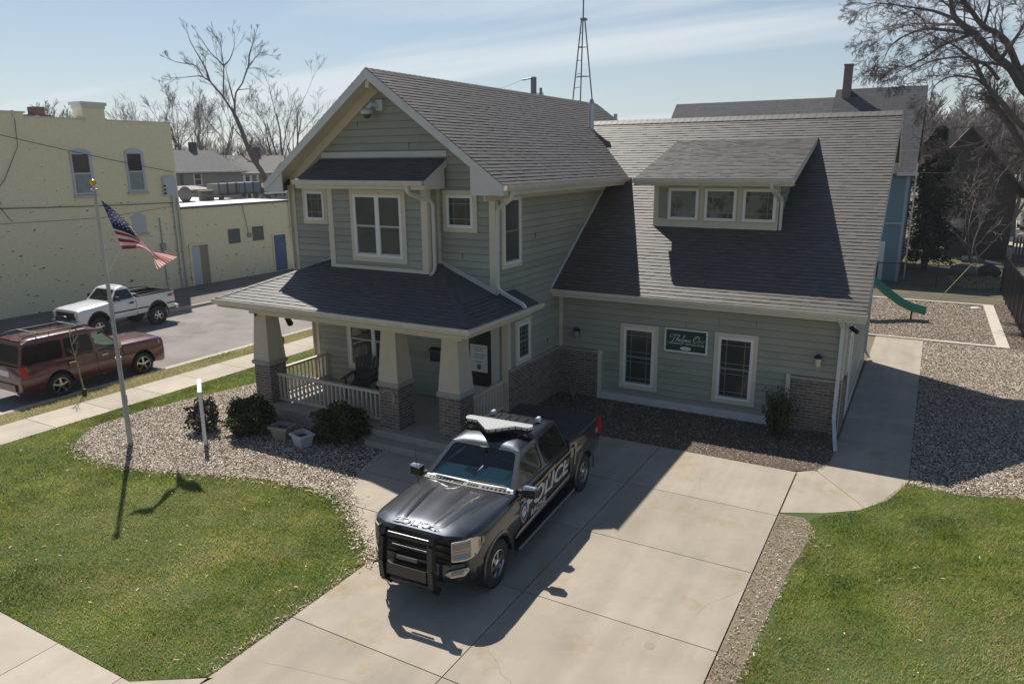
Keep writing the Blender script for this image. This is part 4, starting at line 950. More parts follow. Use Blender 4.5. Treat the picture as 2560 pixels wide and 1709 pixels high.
mb = MB(); FWE.box(mb, 17.5, 17.6, 2.42, 2.6, 0, .08); mb.build("mount", white_paint, t); mb = MB(); mb.tube([(WX1+.05, 17.55, 2.5), (WX1+.22, 17.42, 2.42)], .05, n=10); mb.build("body", black_pl, t, smooth=40)
t = thing("eave_lamp", "tiny dark sensor under the porch eave at the far left column", "sensor", (-14.1, 12.2, 2.7))
mb = MB(); mb.lathe([(.01, 2.5), (.03, 2.52), (.035, 2.57)], (-14.15, 12.18, 0), n=10); mb.build("lens", black_pl, t, smooth=50)
# porch chair(s)
def deck_chair(x, y, rz, label):
    t = thing("porch_chair", label, "chair", (x, y, .3), rz, inplace=False)
    m = M("chair_brown", (.055, .045, .038), .6, col2=(.075, .06, .05), nscale=6)
    mb = MB()
    for i in range(6): mb.beam((-.27, -.05-.085*i+.25, .36+.0-.02*(5-i)*-.6-.03), (.27, -.05-.085*i+.25, .36-.03+.012*(5-i)), .075, .02)
    mb.build("seat", m, t); mb = MB()
    for i in range(7):
        xx = -.27+.09*i; hgt = 1.0-.02*abs(i-3)**1.5; mb.beam((xx*.8, .27, .30), (xx*1.15, .50, hgt), .078, .02, up=(0, -1, .3))
    mb.beam((-.27, .37, .62), (.27, .37, .62), .03, .06); mb.build("backrest", m, t)
    for sx in (-1, 1):
        mb = MB(); mb.beam((sx*.34, -.36, .56), (sx*.34, .34, .56), .12, .025); mb.build("armrest", m, t)
        mb = MB(); mb.beam((sx*.31, -.30, 0), (sx*.31, -.30, .55), .07, .03); mb.build("leg", m, t)
        mb = MB(); mb.beam((sx*.29, .30, 0), (sx*.29, .30, .55), .07, .03); mb.build("leg", m, t)
deck_chair(-12.2, 13.7, R(20), "dark brown slatted chair in front of the porch window")
# ------------------------------------------------------------------ vehicles (nose towards -y, front axle at y = 0, metres)
def evaluated(o):
    bpy.context.view_layer.update()
    return bpy.data.meshes.new_from_object(o.evaluated_get(bpy.context.evaluated_depsgraph_get()))
def carve(mb, mats, cutters, smooth=32, bevel=0.):
    """body shell with wheel arches / a bed cut out of it"""
    o = bpy.data.objects.new("tmp", mb.mesh("tmp", mats)); COL.objects.link(o); tmp = [o]
    bm_mesh = o.data
    for c in cutters:
        k = bpy.data.objects.new("cut", c.mesh("cut", mats)); k.data.polygons.foreach_set("material_index", [1]*len(k.data.polygons)); COL.objects.link(k); tmp.append(k)
        m = o.modifiers.new("b", 'BOOLEAN'); m.object = k; m.solver = 'EXACT'; m.operation = 'DIFFERENCE'
    me = evaluated(o)
    for t in tmp: COL.objects.unlink(t)
    if not me.materials:
        for m in mats: me.materials.append(m)
    me.polygons.foreach_set("use_smooth", [True]*len(me.polygons)); me.set_sharp_from_angle(angle=R(smooth))
    return me
def loft(mb, secs, mi=0):
    n = len(secs[0]); vs = [p for s in secs for p in s]; fs = []
    for i in range(len(secs)-1):
        for k in range(n): fs.append((i*n+k, i*n+(k+1) % n, (i+1)*n+(k+1) % n, (i+1)*n+k))
    fs += [tuple(range(n-1, -1, -1)), tuple(range((len(secs)-1)*n, len(secs)*n))]
    mb.add(vs, fs, mi)
def body_sec(y, zb, zt, hw, ht, crown, tuck=.0):
    h = zt-zb
    half = [(0, zb), (hw-.16, zb), (hw-.05-tuck, zb+.03), (hw-.015-tuck*.5, zb+.14*h), (hw, zb+.34*h), (hw, zb+.56*h), (hw-.010, zb+.74*h), (hw-.03, zb+.86*h),
            ((hw+ht)/2-.005, zt-.055), (ht+.012, zt-.02), (ht-.03, zt-.003), (ht*.62, zt+crown*.75), (ht*.3, zt+crown*.95), (0, zt+crown)]
    return [(x, y, z) for x, z in half]+[(-x, y, z) for x, z in half[-2:0:-1]]
def add_wheel(parent, x, y, r, w, rim_r, spokes, mat_rim, side, name="wheel", spoke_w=.34, twin=False):
    """tyre with rim and hub; side +1 = outer face towards +x"""
    mb = MB(); prof = [(rim_r-.01, -w/2+.01), (rim_r+.02, -w/2), (r-.06, -w/2), (r-.02, -w/2+.02), (r, -w/2+.05), (r, w/2-.05), (r-.02, w/2-.02), (r-.06, w/2), (rim_r+.02, w/2), (rim_r-.01, w/2-.01)]
    mb.lathe([(a, x+b) for a, b in prof], (0, y, r), 'x', 36, cap=False)
    k = 48
    for i in range(k):
        a = 2*math.pi*i/k
        for s_ in (-1, 1):
            c = Vector((x+s_*w*.27, y+math.cos(a+.03*s_)*(r+.002), r+math.sin(a+.03*s_)*(r+.002))); ra = Vector((0, math.cos(a), math.sin(a))); tg = Vector((.4*s_, -math.sin(a), math.cos(a))).normalized()
            mb.beam(c-tg*.016, c+tg*.016, w*.34, .008, up=ra)
    wh = mb.build(name, rubber, parent, smooth=35)
    rm = MB(); xo = x+side*(w/2-.035)
    rm.lathe([(rim_r, x+side*(w/2-.008)), (rim_r-.018, x+side*(w/2-.004)), (rim_r-.03, xo-side*.02), (rim_r-.035, x-side*w*.3)], (0, y, r), 'x', 36, cap=False)
    def ray(a, rr, dx): return Vector((xo+side*dx, y+math.cos(a)*rr, r+math.sin(a)*rr))
    for i in range(spokes):
        a = 2*math.pi*(i+.25)/spokes; h0, h1 = spoke_w*.75, spoke_w*.5
        for (da0, da1, ww0, ww1) in (((0, 0, 1, 1),) if not twin else ((-.12, -.16, .45, .45), (.12, .16, .45, .45))):
            p = []
            for (rr, hh, d0) in ((.06, h0*ww0, .012), (rim_r-.02, h1*.42*ww1, .0)):
                pass
            i0 = [ray(a+da0-h0*ww0*1.2, .07, .02), ray(a+da0+h0*ww0*1.2, .07, .02), ray(a+da1+h1*.5*ww1, rim_r-.012, .0), ray(a+da1-h1*.5*ww1, rim_r-.012, .0)]
            rm.prism(i0 if side > 0 else i0[::-1], Vector((-side*.03, 0, 0)))
    rm.lathe([(.075, xo-side*.02), (.075, xo+side*.02), (.05, xo+side*.032), (.0, xo+side*.034)], (0, y, r), 'x', 18)
    rm.build("rim", mat_rim, wh, smooth=35)
    dk = MB(); dk.lathe([(rim_r-.03, x-side*.02), (.02, x-side*.02)], (0, y, r), 'x', 24); dk.build("brake_disc", M("brake_dark", (.03, .03, .03), .5, metal=.5), wh)
    return wh
def lerp3(a, b, t): return tuple(a[i]+(b[i]-a[i])*t for i in range(3))
def bil(q, s, t): return Vector(lerp3(lerp3(q[0], q[1], s), lerp3(q[3], q[2], s), t))
def ring_panel(fm, gm, q, l, r, b, t, rec=.012, rad=.18):
    """a framed pane in the quad q (bottom-front, bottom-rear, top-rear, top-front); rounded corners"""
    S_ = [(l, b), (1-r, b), (1-r, 1-t), (l, 1-t)]; inner = []; outer = []
    wq, hq = 1-l-r, 1-b-t
    for i, (s, tt) in enumerate(S_):
        sx = 1 if i in (0, 3) else -1; sy = 1 if i in (0, 1) else -1
        a = (s, tt+sy*rad*hq); c = (s+sx*rad*wq*.7, tt); m = (s+sx*rad*wq*.2, tt+sy*rad*hq*.25)
        seq = [a, m, c] if i in (0, 2) else [c, m, a]
        inner += seq; outer += [[(0, 0), (1, 0), (1, 1), (0, 1)][i]]*3
    nrm = (Vector(q[1])-Vector(q[0])).cross(Vector(q[3])-Vector(q[0])).normalized()
    O = [bil(q, *p) for p in outer]; I = [bil(q, *p) for p in inner]; n = len(I)
    for i in range(n):
        j = (i+1) % n
        if (O[i]-O[j]).length < 1e-6: fm.poly([O[i], I[j], I[i]])
        else: fm.quad(O[i], O[j], I[j], I[i])
        fm.quad(I[i], I[j], I[j]-nrm*rec*2, I[i]-nrm*rec*2)
    gm.poly([p-nrm*rec for p in I])
    return I
def flip(q): return [(-p[0], p[1], p[2]) for p in (q[1], q[0], q[3], q[2])]
def greenhouse(parent, paint, glass, glassw, A, B, C, D, xb, xr, zroof, splits, frontq=None, rear=True, name="cab", rear_glass=None, crownf=.35):
    """A,B,C,D: (y,z) of the side outline at cowl, windscreen top, roof rear, rear of belt. splits: y pairs (belt, roof) for the pillars"""
    fm = MB(); gl = []
    bel = [A]+[(s[0], A[1]+(D[1]-A[1])*(s[0]-A[0])/(D[0]-A[0])) for s in splits]+[D]
    top = [B]+[(s[1], B[1]+(C[1]-B[1])*(s[1]-B[0])/(C[0]-B[0])) for s in splits]+[C]
    winds = []
    for i in range(len(bel)-1):
        q = [(xb, bel[i][0], bel[i][1]), (xb, bel[i+1][0], bel[i+1][1]), (xr, top[i+1][0], top[i+1][1]), (xr, top[i][0], top[i][1])]
        w = bel[i+1][0]-bel[i][0]
        for s in (0, 1):
            g = MB(); qq = q if s == 0 else flip(q)
            l, r = (.06/w, .04/w)
            if s: l, r = r, l
            ring_panel(fm, g, qq, l, r, .035, .10, rad=.13)
            winds.append((g, i, s))
    # windscreen, back light
    qf = [(-xb, A[0], A[1]), (xb, A[0], A[1]), (xr, B[0], B[1]), (-xr, B[0], B[1])]
    gws = MB(); ring_panel(fm, gws, qf, .055, .055, .05, .045, rad=.10)
    qr = [(xb, D[0], D[1]), (-xb, D[0], D[1]), (-xr, C[0], C[1]), (xr, C[0], C[1])]
    grs = MB(); ring_panel(fm, grs, qr, .08, .08, .08, .12, rad=.12)
    # roof skin
    Ln = C[0]-B[0]; H = zroof-max(B[1], C[1]); rows = []
    for off, k_ in ((0, 0), (.03, .22), (.08, .46), (.16, .70), (.28, .88), (.45, .97), (Ln*.55, 1.0), (Ln-.35, .93), (Ln-.18, .74), (Ln-.07, .42), (Ln, 0)):
        y = B[0]+off; t = off/Ln; zz = B[1]+(C[1]-B[1])*t
        prof = [(-xr, 0), (-xr+.015, .25), (-xr+.07, .62), (-xr*.72, .84), (-xr*.4, .96), (0, 1), (xr*.4, .96), (xr*.72, .84), (xr-.07, .62), (xr-.015, .25), (xr, 0)]
        rows.append([(x, y, zz+H*k*k_) for x, k in prof])
    n = len(rows[0])
    for i in range(len(rows)-1):
        for k in range(n-1): fm.quad(rows[i][k], rows[i][k+1], rows[i+1][k+1], rows[i+1][k])
    cab = fm.build(name, paint, parent, smooth=38)
    for g, i, s in winds: g.build("side_window", glass, cab)
    gws.build("windscreen", glassw, cab); grs.build("rear_window", rear_glass or glass, cab)
    return cab
car_dark = M("wheel_well", (.008, .008, .008), .9)
seatm = M("seat_cloth", (.035, .035, .038), .9)
dashm = M("dash_plastic", (.16, .19, .185), .7)
def interior(parent, xb, y0, y1, zdeck, rows, wheel_x=.38, dash=dashm):
    mb = MB(); mb.box(-xb+.03, xb-.03, y0-.1, y1-.05, zdeck-.05, zdeck-.015); fl = mb.build("cabin_floor", car_dark, parent)
    mb = MB(); mb.hexa([(-xb+.04, y0+.02, zdeck-.02), (xb-.04, y0+.02, zdeck-.02), (xb-.05, y0+.62, zdeck-.02), (-xb+.05, y0+.62, zdeck-.02), (-xb+.05, y0+.06, zdeck+.02), (xb-.05, y0+.06, zdeck+.02), (xb-.07, y0+.55, zdeck+.08), (-xb+.07, y0+.55, zdeck+.08)])
    mb.box(wheel_x-.24, wheel_x+.24, y0+.30, y0+.56, zdeck+.07, zdeck+.14)
    mb.build("dashboard", dash, parent, smooth=30)
    mb = MB(); n = 20
    pts = [(wheel_x+.18*math.cos(2*math.pi*k/n), y0+.72+.06*math.sin(2*math.pi*k/n), zdeck+.06+.18*math.sin(2*math.pi*k/n)) for k in range(n+1)]
    mb.tube(pts, .014, n=6, cap=False); mb.build("steering_wheel", M("wheel_plastic", (.03, .03, .032), .5), parent, smooth=60)
    for y in rows:
        for x in (-.38, .38):
            mb = MB(); mb.hexa([(x-.22, y, zdeck-.02), (x+.22, y, zdeck-.02), (x+.22, y+.12, zdeck-.02), (x-.22, y+.12, zdeck-.02), (x-.19, y+.10, zdeck+.28), (x+.19, y+.10, zdeck+.28), (x+.18, y+.2, zdeck+.27), (x-.18, y+.2, zdeck+.27)])
            mb.box(x-.12, x+.12, y+.13, y+.22, zdeck+.30, zdeck+.44); mb.build("seat", seatm, parent)

# --- police pickup -------------------------------------------------
PT = thing("police_pickup", "black four-door police pickup with roof light bar and push bumper parked on the driveway", "police pickup", (-5.87, 8.27, .012), R(3.3), inplace=False, scale=.902)
pblack = M("black_car_paint", (.036, .042, .052), .37, metal=.75, spec=.5, coat=1.)
tglass = glass_mat("green_tinted_glass", (.70, 1., .96), .97); dglass = glass_mat("dark_privacy_glass", (.6, .7, .65), .17)
WB = 3.99; WR = .405
mb = MB()
secs = [(-.95, .52, 1.205, .91, .83, .0), (-.92, .49, 1.24, .955, .87, .025), (-.82, .47, 1.262, .985, .885, .045), (-.6, .47, 1.272, 1.0, .89, .055), (-.2, .50, 1.278, 1.012, .895, .06), (.3, .50, 1.282, 1.012, .905, .06), (.60, .50, 1.28, 1.010, .91, .05), (.78, .50, 1.28, 1.008, .925, .02), (1.0, .5, 1.28, 1.006, .935, .0), (2.1, .5, 1.285, 1.004, .935, 0), (3.16, .5, 1.295, 1.0, .93, 0), (3.195, .52, 1.28, .985, .90, 0)]
loft(mb, [body_sec(*s) for s in secs])
def arch(y, r, x=1.02, depth=.34, z=WR): 
    out = []
    for s in (-1, 1):
        c = MB(); a, b = sorted((s*x*1.15, s*(x-depth))); c.lathe([(r, a), (r, b)], (0, y, z), 'x', 40); out.append(c)
    return out
me = carve(mb, [pblack, car_dark], arch(0, .475))
pb = bpy.data.objects.new("body", me); COL.objects.link(pb); attach(pb, PT)
mb = MB()
bs = [(3.215, .52, 1.30, .985, .95, 0), (3.23, .50, 1.335, 1.0, .962, 0), (3.45, .50, 1.34, 1.012, .965, 0), (4.0, .52, 1.345, 1.016, .965, 0), (4.6, .54, 1.35, 1.012, .96, 0), (4.93, .56, 1.355, 1.0, .955, 0), (4.97, .58, 1.33, .98, .93, 0)]
loft(mb, [body_sec(*s) for s in bs]); me = carve(mb, [pblack, car_dark], arch(WB, .475))
o = bpy.data.objects.new("bed", me); COL.objects.link(o); attach(o, PT)
mb = MB(); mb.box(-.93, .93, 3.25, 4.93, 1.335, 1.385); mb.box(-.925, .925, 3.80, 3.812, 1.384, 1.3885); mb.box(-.925, .925, 4.36, 4.372, 1.384, 1.3885)
tn = mb.build("bed_cover", M("matt_black_cover", (.014, .015, .018), .65), PT)
mb = MB()
for (x, y) in ((-.2, 3.65), (.55, 3.7), (.62, 4.15)): mb.tube([(x-.05, y, 1.39), (x, y+.02, 1.397), (x+.05, y+.01, 1.39)], .01, n=5)
mb.build("cover_strap", black_pl, tn)
cab = greenhouse(PT, pblack, dglass, tglass, (.80, 1.285), (1.47, 1.775), (3.03, 1.83), (3.185, 1.30), .925, .70, 1.945, [(2.02, 2.10)], name="cab")
interior(PT, .92, .76, 3.18, 1.30, [1.65, 2.6], dash=M('dash_veil_pale', (.80, .86, .80), .7))  # dash paled to imitate the bright veil and reflection in the windscreen
# roof ribs, antenna
mb = MB()
for x in (-.5, -.3, -.1, .1, .3, .5): mb.beam((x, 1.80, 1.94-.09*x*x), (x, 2.74, 1.943-.09*x*x), .02, .008)
mb.build("roof_rib", pblack, cab)
mb = MB(); mb.tube([(.05, 2.4, 1.93), (.05, 2.43, 2.12)], [.008, .003], n=5); mb.lathe([(.045, 1.93), (.03, 1.955), (.01, 1.975)], (.05, 2.4, 0), n=10); mb.build("roof_aerial", black_pl, PT)
mb = MB(); mb.tube([(-.86, .52, 1.28), (-.90, .50, 2.05)], [.006, .002], n=5); mb.build("wing_aerial", black_pl, PT)
for x in (-.46, .52):
    mb = MB(); mb.lathe([(.02, 1.97), (.05, 1.955), (.055, 1.92)], (x, 2.66, 0), n=12); mb.tube([(x-.0, 2.60, 1.965), (x, 2.72, 1.965)], .045, n=10); mb.build("roof_marker", M("marker_silver", (.62, .62, .63), .3), PT, smooth=50)
# hood bulges and crease lines
mb = MB()
def hz(x, y):
    z = np.interp(y, [s[0] for s in secs], [s[2] for s in secs]); c = np.interp(y, [s[0] for s in secs], [s[5] for s in secs]); h = np.interp(y, [s[0] for s in secs], [s[4] for s in secs])
    return z+c*float(np.interp(abs(x)/h, [0, .3, .62, .97], [1, .95, .75, -.003/max(c, .01)]))
ysh = np.linspace(-.88, .58, 14)
for s in (-1, 1):
    rows = []
    for y in ysh:
        t = (y+.88)/1.46; xi = .26+.18*t; xo = .36+.22*t; hh = .024*math.sin(math.pi*min(1, max(0, .12+t*.88)))+.002
        rows.append([(s*(xi-.03), y, hz(xi-.03, y)+.001), (s*xi, y, hz(xi, y)+hh), (s*xo, y, hz(xo, y)+hh*.9), (s*(xo+.09), y, hz(xo+.09, y)+.001)])
    for i in range(len(rows)-1):
        for k in range(3): 
            f = [rows[i][k], rows[i][k+1], rows[i+1][k+1], rows[i+1][k]]; mb.quad(*(f if s > 0 else f[::-1]))
rows = []
for y in ysh:
    rows.append([(x, y, hz(x, y)+.022*math.cos(x/.22*math.pi/2)*min(1, max(0, (y+.9)*1.2))+.002) for x in np.linspace(-.22, .22, 7)])
for i in range(len(rows)-1):
    for k in range(6): mb.quad(rows[i][k], rows[i][k+1], rows[i+1][k+1], rows[i+1][k])
mb.build("hood", pblack, PT, smooth=45)
# cowl: pale grey panel with dark slots, wipers
mb = MB(); nseg = 14; cy = lambda x: .66+.14*(abs(x)/.9)**2
rows = [[(x, cy(x)-.05, 1.342-.055*(abs(x)/.9)**2), (x, cy(x)+.11, 1.352-.055*(abs(x)/.9)**2)] for x in np.linspace(-.9, .9, nseg+1)]
for i in range(nseg): mb.quad(rows[i][0], rows[i+1][0], rows[i+1][1], rows[i][1])
cw = mb.build("cowl", M("cowl_grey", (.19, .188, .185), .7), PT)
mb = MB()
for x in np.r_[np.arange(-.78, -.3, .075), np.arange(-.24, -.05, .055), np.arange(.05, .25, .055), np.arange(.33, .8, .075)]:
    w = .05 if abs(x) > .29 else .042; y0 = cy(x)-.01; mb.quad(*[(x+a, y0+b, 1.3495-.055*(abs(x)/.9)**2+(b-.03)*.06) for a, b in ((0, 0), (w, 0), (w, .07), (0, .07))])
mb.build("cowl_slot", car_dark, cw)
mb = MB()
for (a, b) in (((-.62, .74, 1.37), (.0, .75, 1.345)), ((.02, .78, 1.38), (.72, .86, 1.355))): mb.beam(a, b, .03, .02); 
mb.build("wiper", black_pl, PT)
# nose: grille, lamps, bumper
mb = MB(); mb.prism([(-.66, -.93, .76), (.66, -.93, .76), (.70, -.925, 1.19), (-.70, -.925, 1.19)], (0, -.03, 0)); gr_ = mb.build("grille", M("grille_black", (.008, .008, .009), .5), PT)
mb = MB()
for z in (.84, .96, 1.08): mb.box(-.66, .66, -.975, -.955, z-.02, z+.02)
mb.build("grille_bar", black_metal, gr_)
mb = MB(); loft(mb, [[(x, y, z) for (y, z) in ((-.97+abs(x)**3*.10, .48), (-1.0+abs(x)**3*.10, .56), (-1.0+abs(x)**3*.10, .70), (-.97+abs(x)**3*.1, .78), (-.85, .78), (-.85, .48))] for x in np.linspace(-.97, .97, 15)])
bp_ = mb.build("bumper", pblack, PT, smooth=40)
for s in (-1, 1):
    def Q(pts): return [(s*x, y, z) for x, y, z in (pts if s < 0 else pts)]
    OUT = [(.69, -.985), (.80, -.985), (.89, -.972), (.95, -.935), (.99, -.86), (1.008, -.74)]
    ZT = [1.175, 1.19, 1.195, 1.20, 1.19, 1.155]; ZB = [.85, .85, .85, .86, .90, 1.0]
    def wrap(i0, i1, z0, z1, off, mbx, mi=0):
        """strip of the lamp between stations i0..i1 and heights z0..z1 (fractions)"""
        ts = np.linspace(i0, i1, max(2, int((i1-i0)*3)+1)); ix = list(range(6)); row = []
        for t_ in ts:
            x_, y_ = np.interp(t_, ix, [p[0] for p in OUT]), np.interp(t_, ix, [p[1] for p in OUT]); zt_, zb_ = np.interp(t_, ix, ZT), np.interp(t_, ix, ZB)
            n_ = Vector((x_, y_*1.0+.35, 0)).normalized() if t_ > 1.5 else Vector((0, -1, 0))
            row.append([(s*(x_+n_.x*off), y_+n_.y*off, zb_+(zt_-zb_)*z) for z in (z0, z1)])
        for i in range(len(row)-1):
            f = [row[i][0], row[i+1][0], row[i+1][1], row[i][1]]; mbx.quad(*(f if s > 0 else f[::-1]), mi)
    mb = MB(); wrap(0, 5, 0, 1, .0, mb); ps = [(s*x, y, ZT[i]) for i, (x, y) in enumerate(OUT)]+[(s*.9, -.72, 1.155), (s*.69, -.9, 1.175)]; mb.poly(ps if s > 0 else ps[::-1])
    ps = [(s*x, y, ZB[i]) for i, (x, y) in enumerate(OUT)]+[(s*.9, -.72, 1.0), (s*.69, -.9, .85)]; mb.poly(ps[::-1] if s > 0 else ps); mb.quad(*[(s*.69, -.985, .85), (s*.69, -.985, 1.175), (s*.69, -.9, 1.175), (s*.69, -.9, .85)])
    hl = mb.build("headlight", M("headlight_rim", (.58, .55, .47), .15, metal=.3), PT)
    mb = MB(); wrap(.12, 2.7, .58, .93, .004, mb); wrap(.12, 2.7, .08, .40, .004, mb); mb.build("lamp_lens", M("lamp_grey", (.23, .22, .21), .08, spec=.8), hl)
    mb = MB(); wrap(.12, 2.8, .43, .55, .004, mb); wrap(4.2, 4.95, .15, .85, .004, mb); mb.build("indicator", M("amber", (.46, .25, .10), .2), hl)
    mb = MB(); wrap(.8, 1.9, .14, .32, .008, mb); mb.build("blue_marker", M("blue_led", (.10, .25, .48), .2), hl)
    mb = MB(); fp = [(.60, -1.0, .655), (.67, -1.005, .71), (.90, -.96, .73), (.92, -.955, .67), (.87, -.965, .60), (.70, -1.0, .595)]; ps = Q(fp); ps = ps if s > 0 else ps[::-1]; mb.prism(ps, (0, -.025, 0)); fl = mb.build("fog_lamp", MATS["headlight_rim"], PT)
    mb = MB(); fp = [(.70, -1.032, .635), (.70, -1.032, .69), (.87, -.997, .705), (.85, -.999, .63)]; ps = Q(fp); mb.poly((ps if s > 0 else ps[::-1])[::-1]); mb.build("lamp_lens", MATS["lamp_grey"], fl)
    # fender flare lips
    for yy in (0, WB):
        mb = MB(); k = 20; ang = np.linspace(-.15, math.pi+.15, k)
        for i in range(k-1):
            a, b = ang[i], ang[i+1]; p = lambda an, rr, xx: (s*xx, yy+math.cos(an)*rr, WR+math.sin(an)*rr)
            f = [p(a, .47, 1.015), p(b, .47, 1.015), p(b, .54, 1.03), p(a, .54, 1.03)]; mb.quad(*(f if s < 0 else f[::-1]))
            f = [p(a, .54, 1.03), p(b, .54, 1.03), p(b, .575, 1.008), p(a, .575, 1.008)]; mb.quad(*(f if s < 0 else f[::-1]))
        mb.build("fender_flare", pblack, PT, smooth=60)
    # mirrors
    mb = MB(); mb.beam((s*.93, .92, 1.30), (s*1.05, .90, 1.30), .08, .05); mb.hexa([(s*1.03, .84, 1.22), (s*1.26, .87, 1.22), (s*1.25, 1.0, 1.22), (s*1.03, .98, 1.22), (s*1.03, .84, 1.40), (s*1.27, .87, 1.40), (s*1.26, .99, 1.40), (s*1.03, .97, 1.40)] if s > 0 else [(s*1.26, .87, 1.22), (s*1.03, .84, 1.22), (s*1.03, .98, 1.22), (s*1.25, 1.0, 1.22), (s*1.27, .87, 1.40), (s*1.03, .84, 1.40), (s*1.03, .97, 1.40), (s*1.26, .99, 1.40)])
    mr_ = mb.build("wing_mirror", black_pl, PT)
    mb = MB(); mb.hexa([(s*1.04, .83, 1.37), (s*1.27, .86, 1.385), (s*1.27, .97, 1.385), (s*1.05, .95, 1.38), (s*1.07, .86, 1.43), (s*1.26, .88, 1.415), (s*1.25, .95, 1.41), (s*1.07, .93, 1.42)] if s > 0 else [(s*1.27, .86, 1.385), (s*1.04, .83, 1.37), (s*1.05, .95, 1.38), (s*1.27, .97, 1.385), (s*1.26, .88, 1.415), (s*1.07, .86, 1.43), (s*1.07, .93, 1.42), (s*1.25, .95, 1.41)]); mb.build("mirror_cap", M("cap_silver", (.70, .70, .71), .2, metal=.6), mr_, smooth=20)
    # running board
    mb = MB(); a_, b_ = sorted((s*.86, s*1.07)); mb.box(a_, b_, .62, 3.22, .33, .385); rb = mb.build("running_board", black_pl, PT)
    a_, b_ = sorted((s*1.065, s*1.085)); mb = MB(); mb.box(a_, b_, .62, 3.22, .345, .39); mb.build("edge_strip", M("step_edge", (.30, .31, .33), .3, metal=.6), rb)
    # tail lamp, door handles
    mb = MB(); a_, b_ = sorted((s*.90, s*1.008)); mb.box(a_, b_, 4.84, 4.985, .98, 1.33); mb.build("tail_lamp", M("tail_red", (.45, .012, .015), .12), PT)
    for yy in (1.78, 2.9): mb = MB(); mb.beam((s*1.02, yy, 1.12), (s*1.02, yy+.2, 1.12), .03, .045); mb.build("door_handle", pblack, PT)
    for i, (y0, y1) in enumerate(((.84, .852), (2.02, 2.032), (3.14, 3.152))):
        mb = MB(); a_, b_ = sorted((s*1.0, s*(1.0095))); mb.box(a_, b_, y0, y1, .56, 1.20); mb.build("door_gap", car_dark, PT)
for s in (-1, 1):
    add_wheel(PT, s*.86, 0, WR, .27, .235, 6, alloy, s, spoke_w=.62); add_wheel(PT, s*.86, WB, WR, .27, .235, 6, alloy, s, spoke_w=.62)
# push bumper
pbm = M("push_bar_black", (.013, .013, .014), .3, spec=.6)
mb = MB(); mb.tube([(-.42, -1.13, 1.22), (.44, -1.13, 1.22)], .035, n=10); gu = mb.build("push_bumper", pbm, PT, smooth=50)
for s in (-1, 1):
    pts = [(.02+s*.44, -1.08, 1.28), (.02+s*.44, -1.16, 1.18), (.02+s*.455, -1.20, .8), (.02+s*.455, -1.17, .48), (.02+s*.44, -1.02, .33)]; mb = MB()
    for i in range(len(pts)-1): mb.beam(pts[i], pts[i+1], .085, .12, up=(0, -1, 0))
    mb.build("upright", pbm, gu)
mb = MB(); mb.tube([(-.36, -1.16, 1.06), (.38, -1.16, 1.06)], .018, n=8); mb.build("cross_bar", pbm, gu, smooth=50)
mb = MB(); mb.hexa([(-.37, -1.20, .55), (.37, -1.20, .55), (.37, -1.14, .55), (-.37, -1.14, .55), (-.37, -1.20, .74), (.37, -1.20, .74), (.37, -1.14, .74), (-.37, -1.14, .74)]); mb.build("push_plate", pbm, gu)
mb = MB(); mb.tube([(-.37, -1.1, .43), (.37, -1.1, .43)], .04, n=8); mb.build("cross_bar", pbm, gu, smooth=50)
mb = MB(); mb.box(-.16, .22, -1.205, -1.19, .86, .92); mb.build("warning_lamp", M("lamp_smoke", (.10, .10, .10), .25), gu)
# light bar, arrow-shaped towards the front
lb = [(x_, y_+.13) for x_, y_ in ((-.68, 1.93), (-.68, 1.86), (-.64, 1.78), (-.40, 1.78), (-.03, 1.42), (.03, 1.42), (.40, 1.78), (.64, 1.78), (.68, 1.86), (.68, 1.93), (.64, 1.96), (-.64, 1.96))]
mb = MB(); mb.prism([(x, y, 1.975) for x, y in lb], (0, 0, .03)); lbar = mb.build("light_bar", black_pl, PT)
mb = MB(); mb.prism([(x, y, 2.005) for x, y in lb], (0, 0, .055)); mb.build("lens", M("light_bar_lens", (.55, .57, .58), .2, spec=.6), lbar)
mb = MB(); mb.prism([(x*.92, 1.91+(y-1.91)*.84, 2.0605) for x, y in lb], (0, 0, .004)); mb.build("lid", M("light_bar_lid", (.42, .43, .42), .4), lbar)
mb = MB()
for s in (-1, 1): mb.beam((s*.60, 1.97, 1.965), (s*.735, 1.97, 1.84), .12, .035)
mb.beam((-.68, 1.97, 1.955), (.68, 1.97, 1.955), .16, .025); mb.build("bracket", black_metal, lbar)
mb = MB()
for i in range(len(lb)):
    p, q = lb[i], lb[(i+1) % len(lb)]; mb.beam((p[0], p[1], 2.058), (q[0], q[1], 2.058), .022, .012)
mb.build("rim", M("light_bar_rim", (.75, .76, .78), .2, metal=.3), lbar)
mb = MB()
for i in range(len(lb)-4):
    p, q = lb[i], lb[i+1]; n_ = max(1, int(math.hypot(q[0]-p[0], q[1]-p[1])/.12))
    for k in range(n_): c_ = (p[0]+(q[0]-p[0])*k/n_, p[1]+(q[1]-p[1])*k/n_); mb.box(c_[0]-.008, c_[0]+.008, c_[1]-.008, c_[1]+.008, 2.0, 2.05)
mb.build("divider", black_pl, lbar)
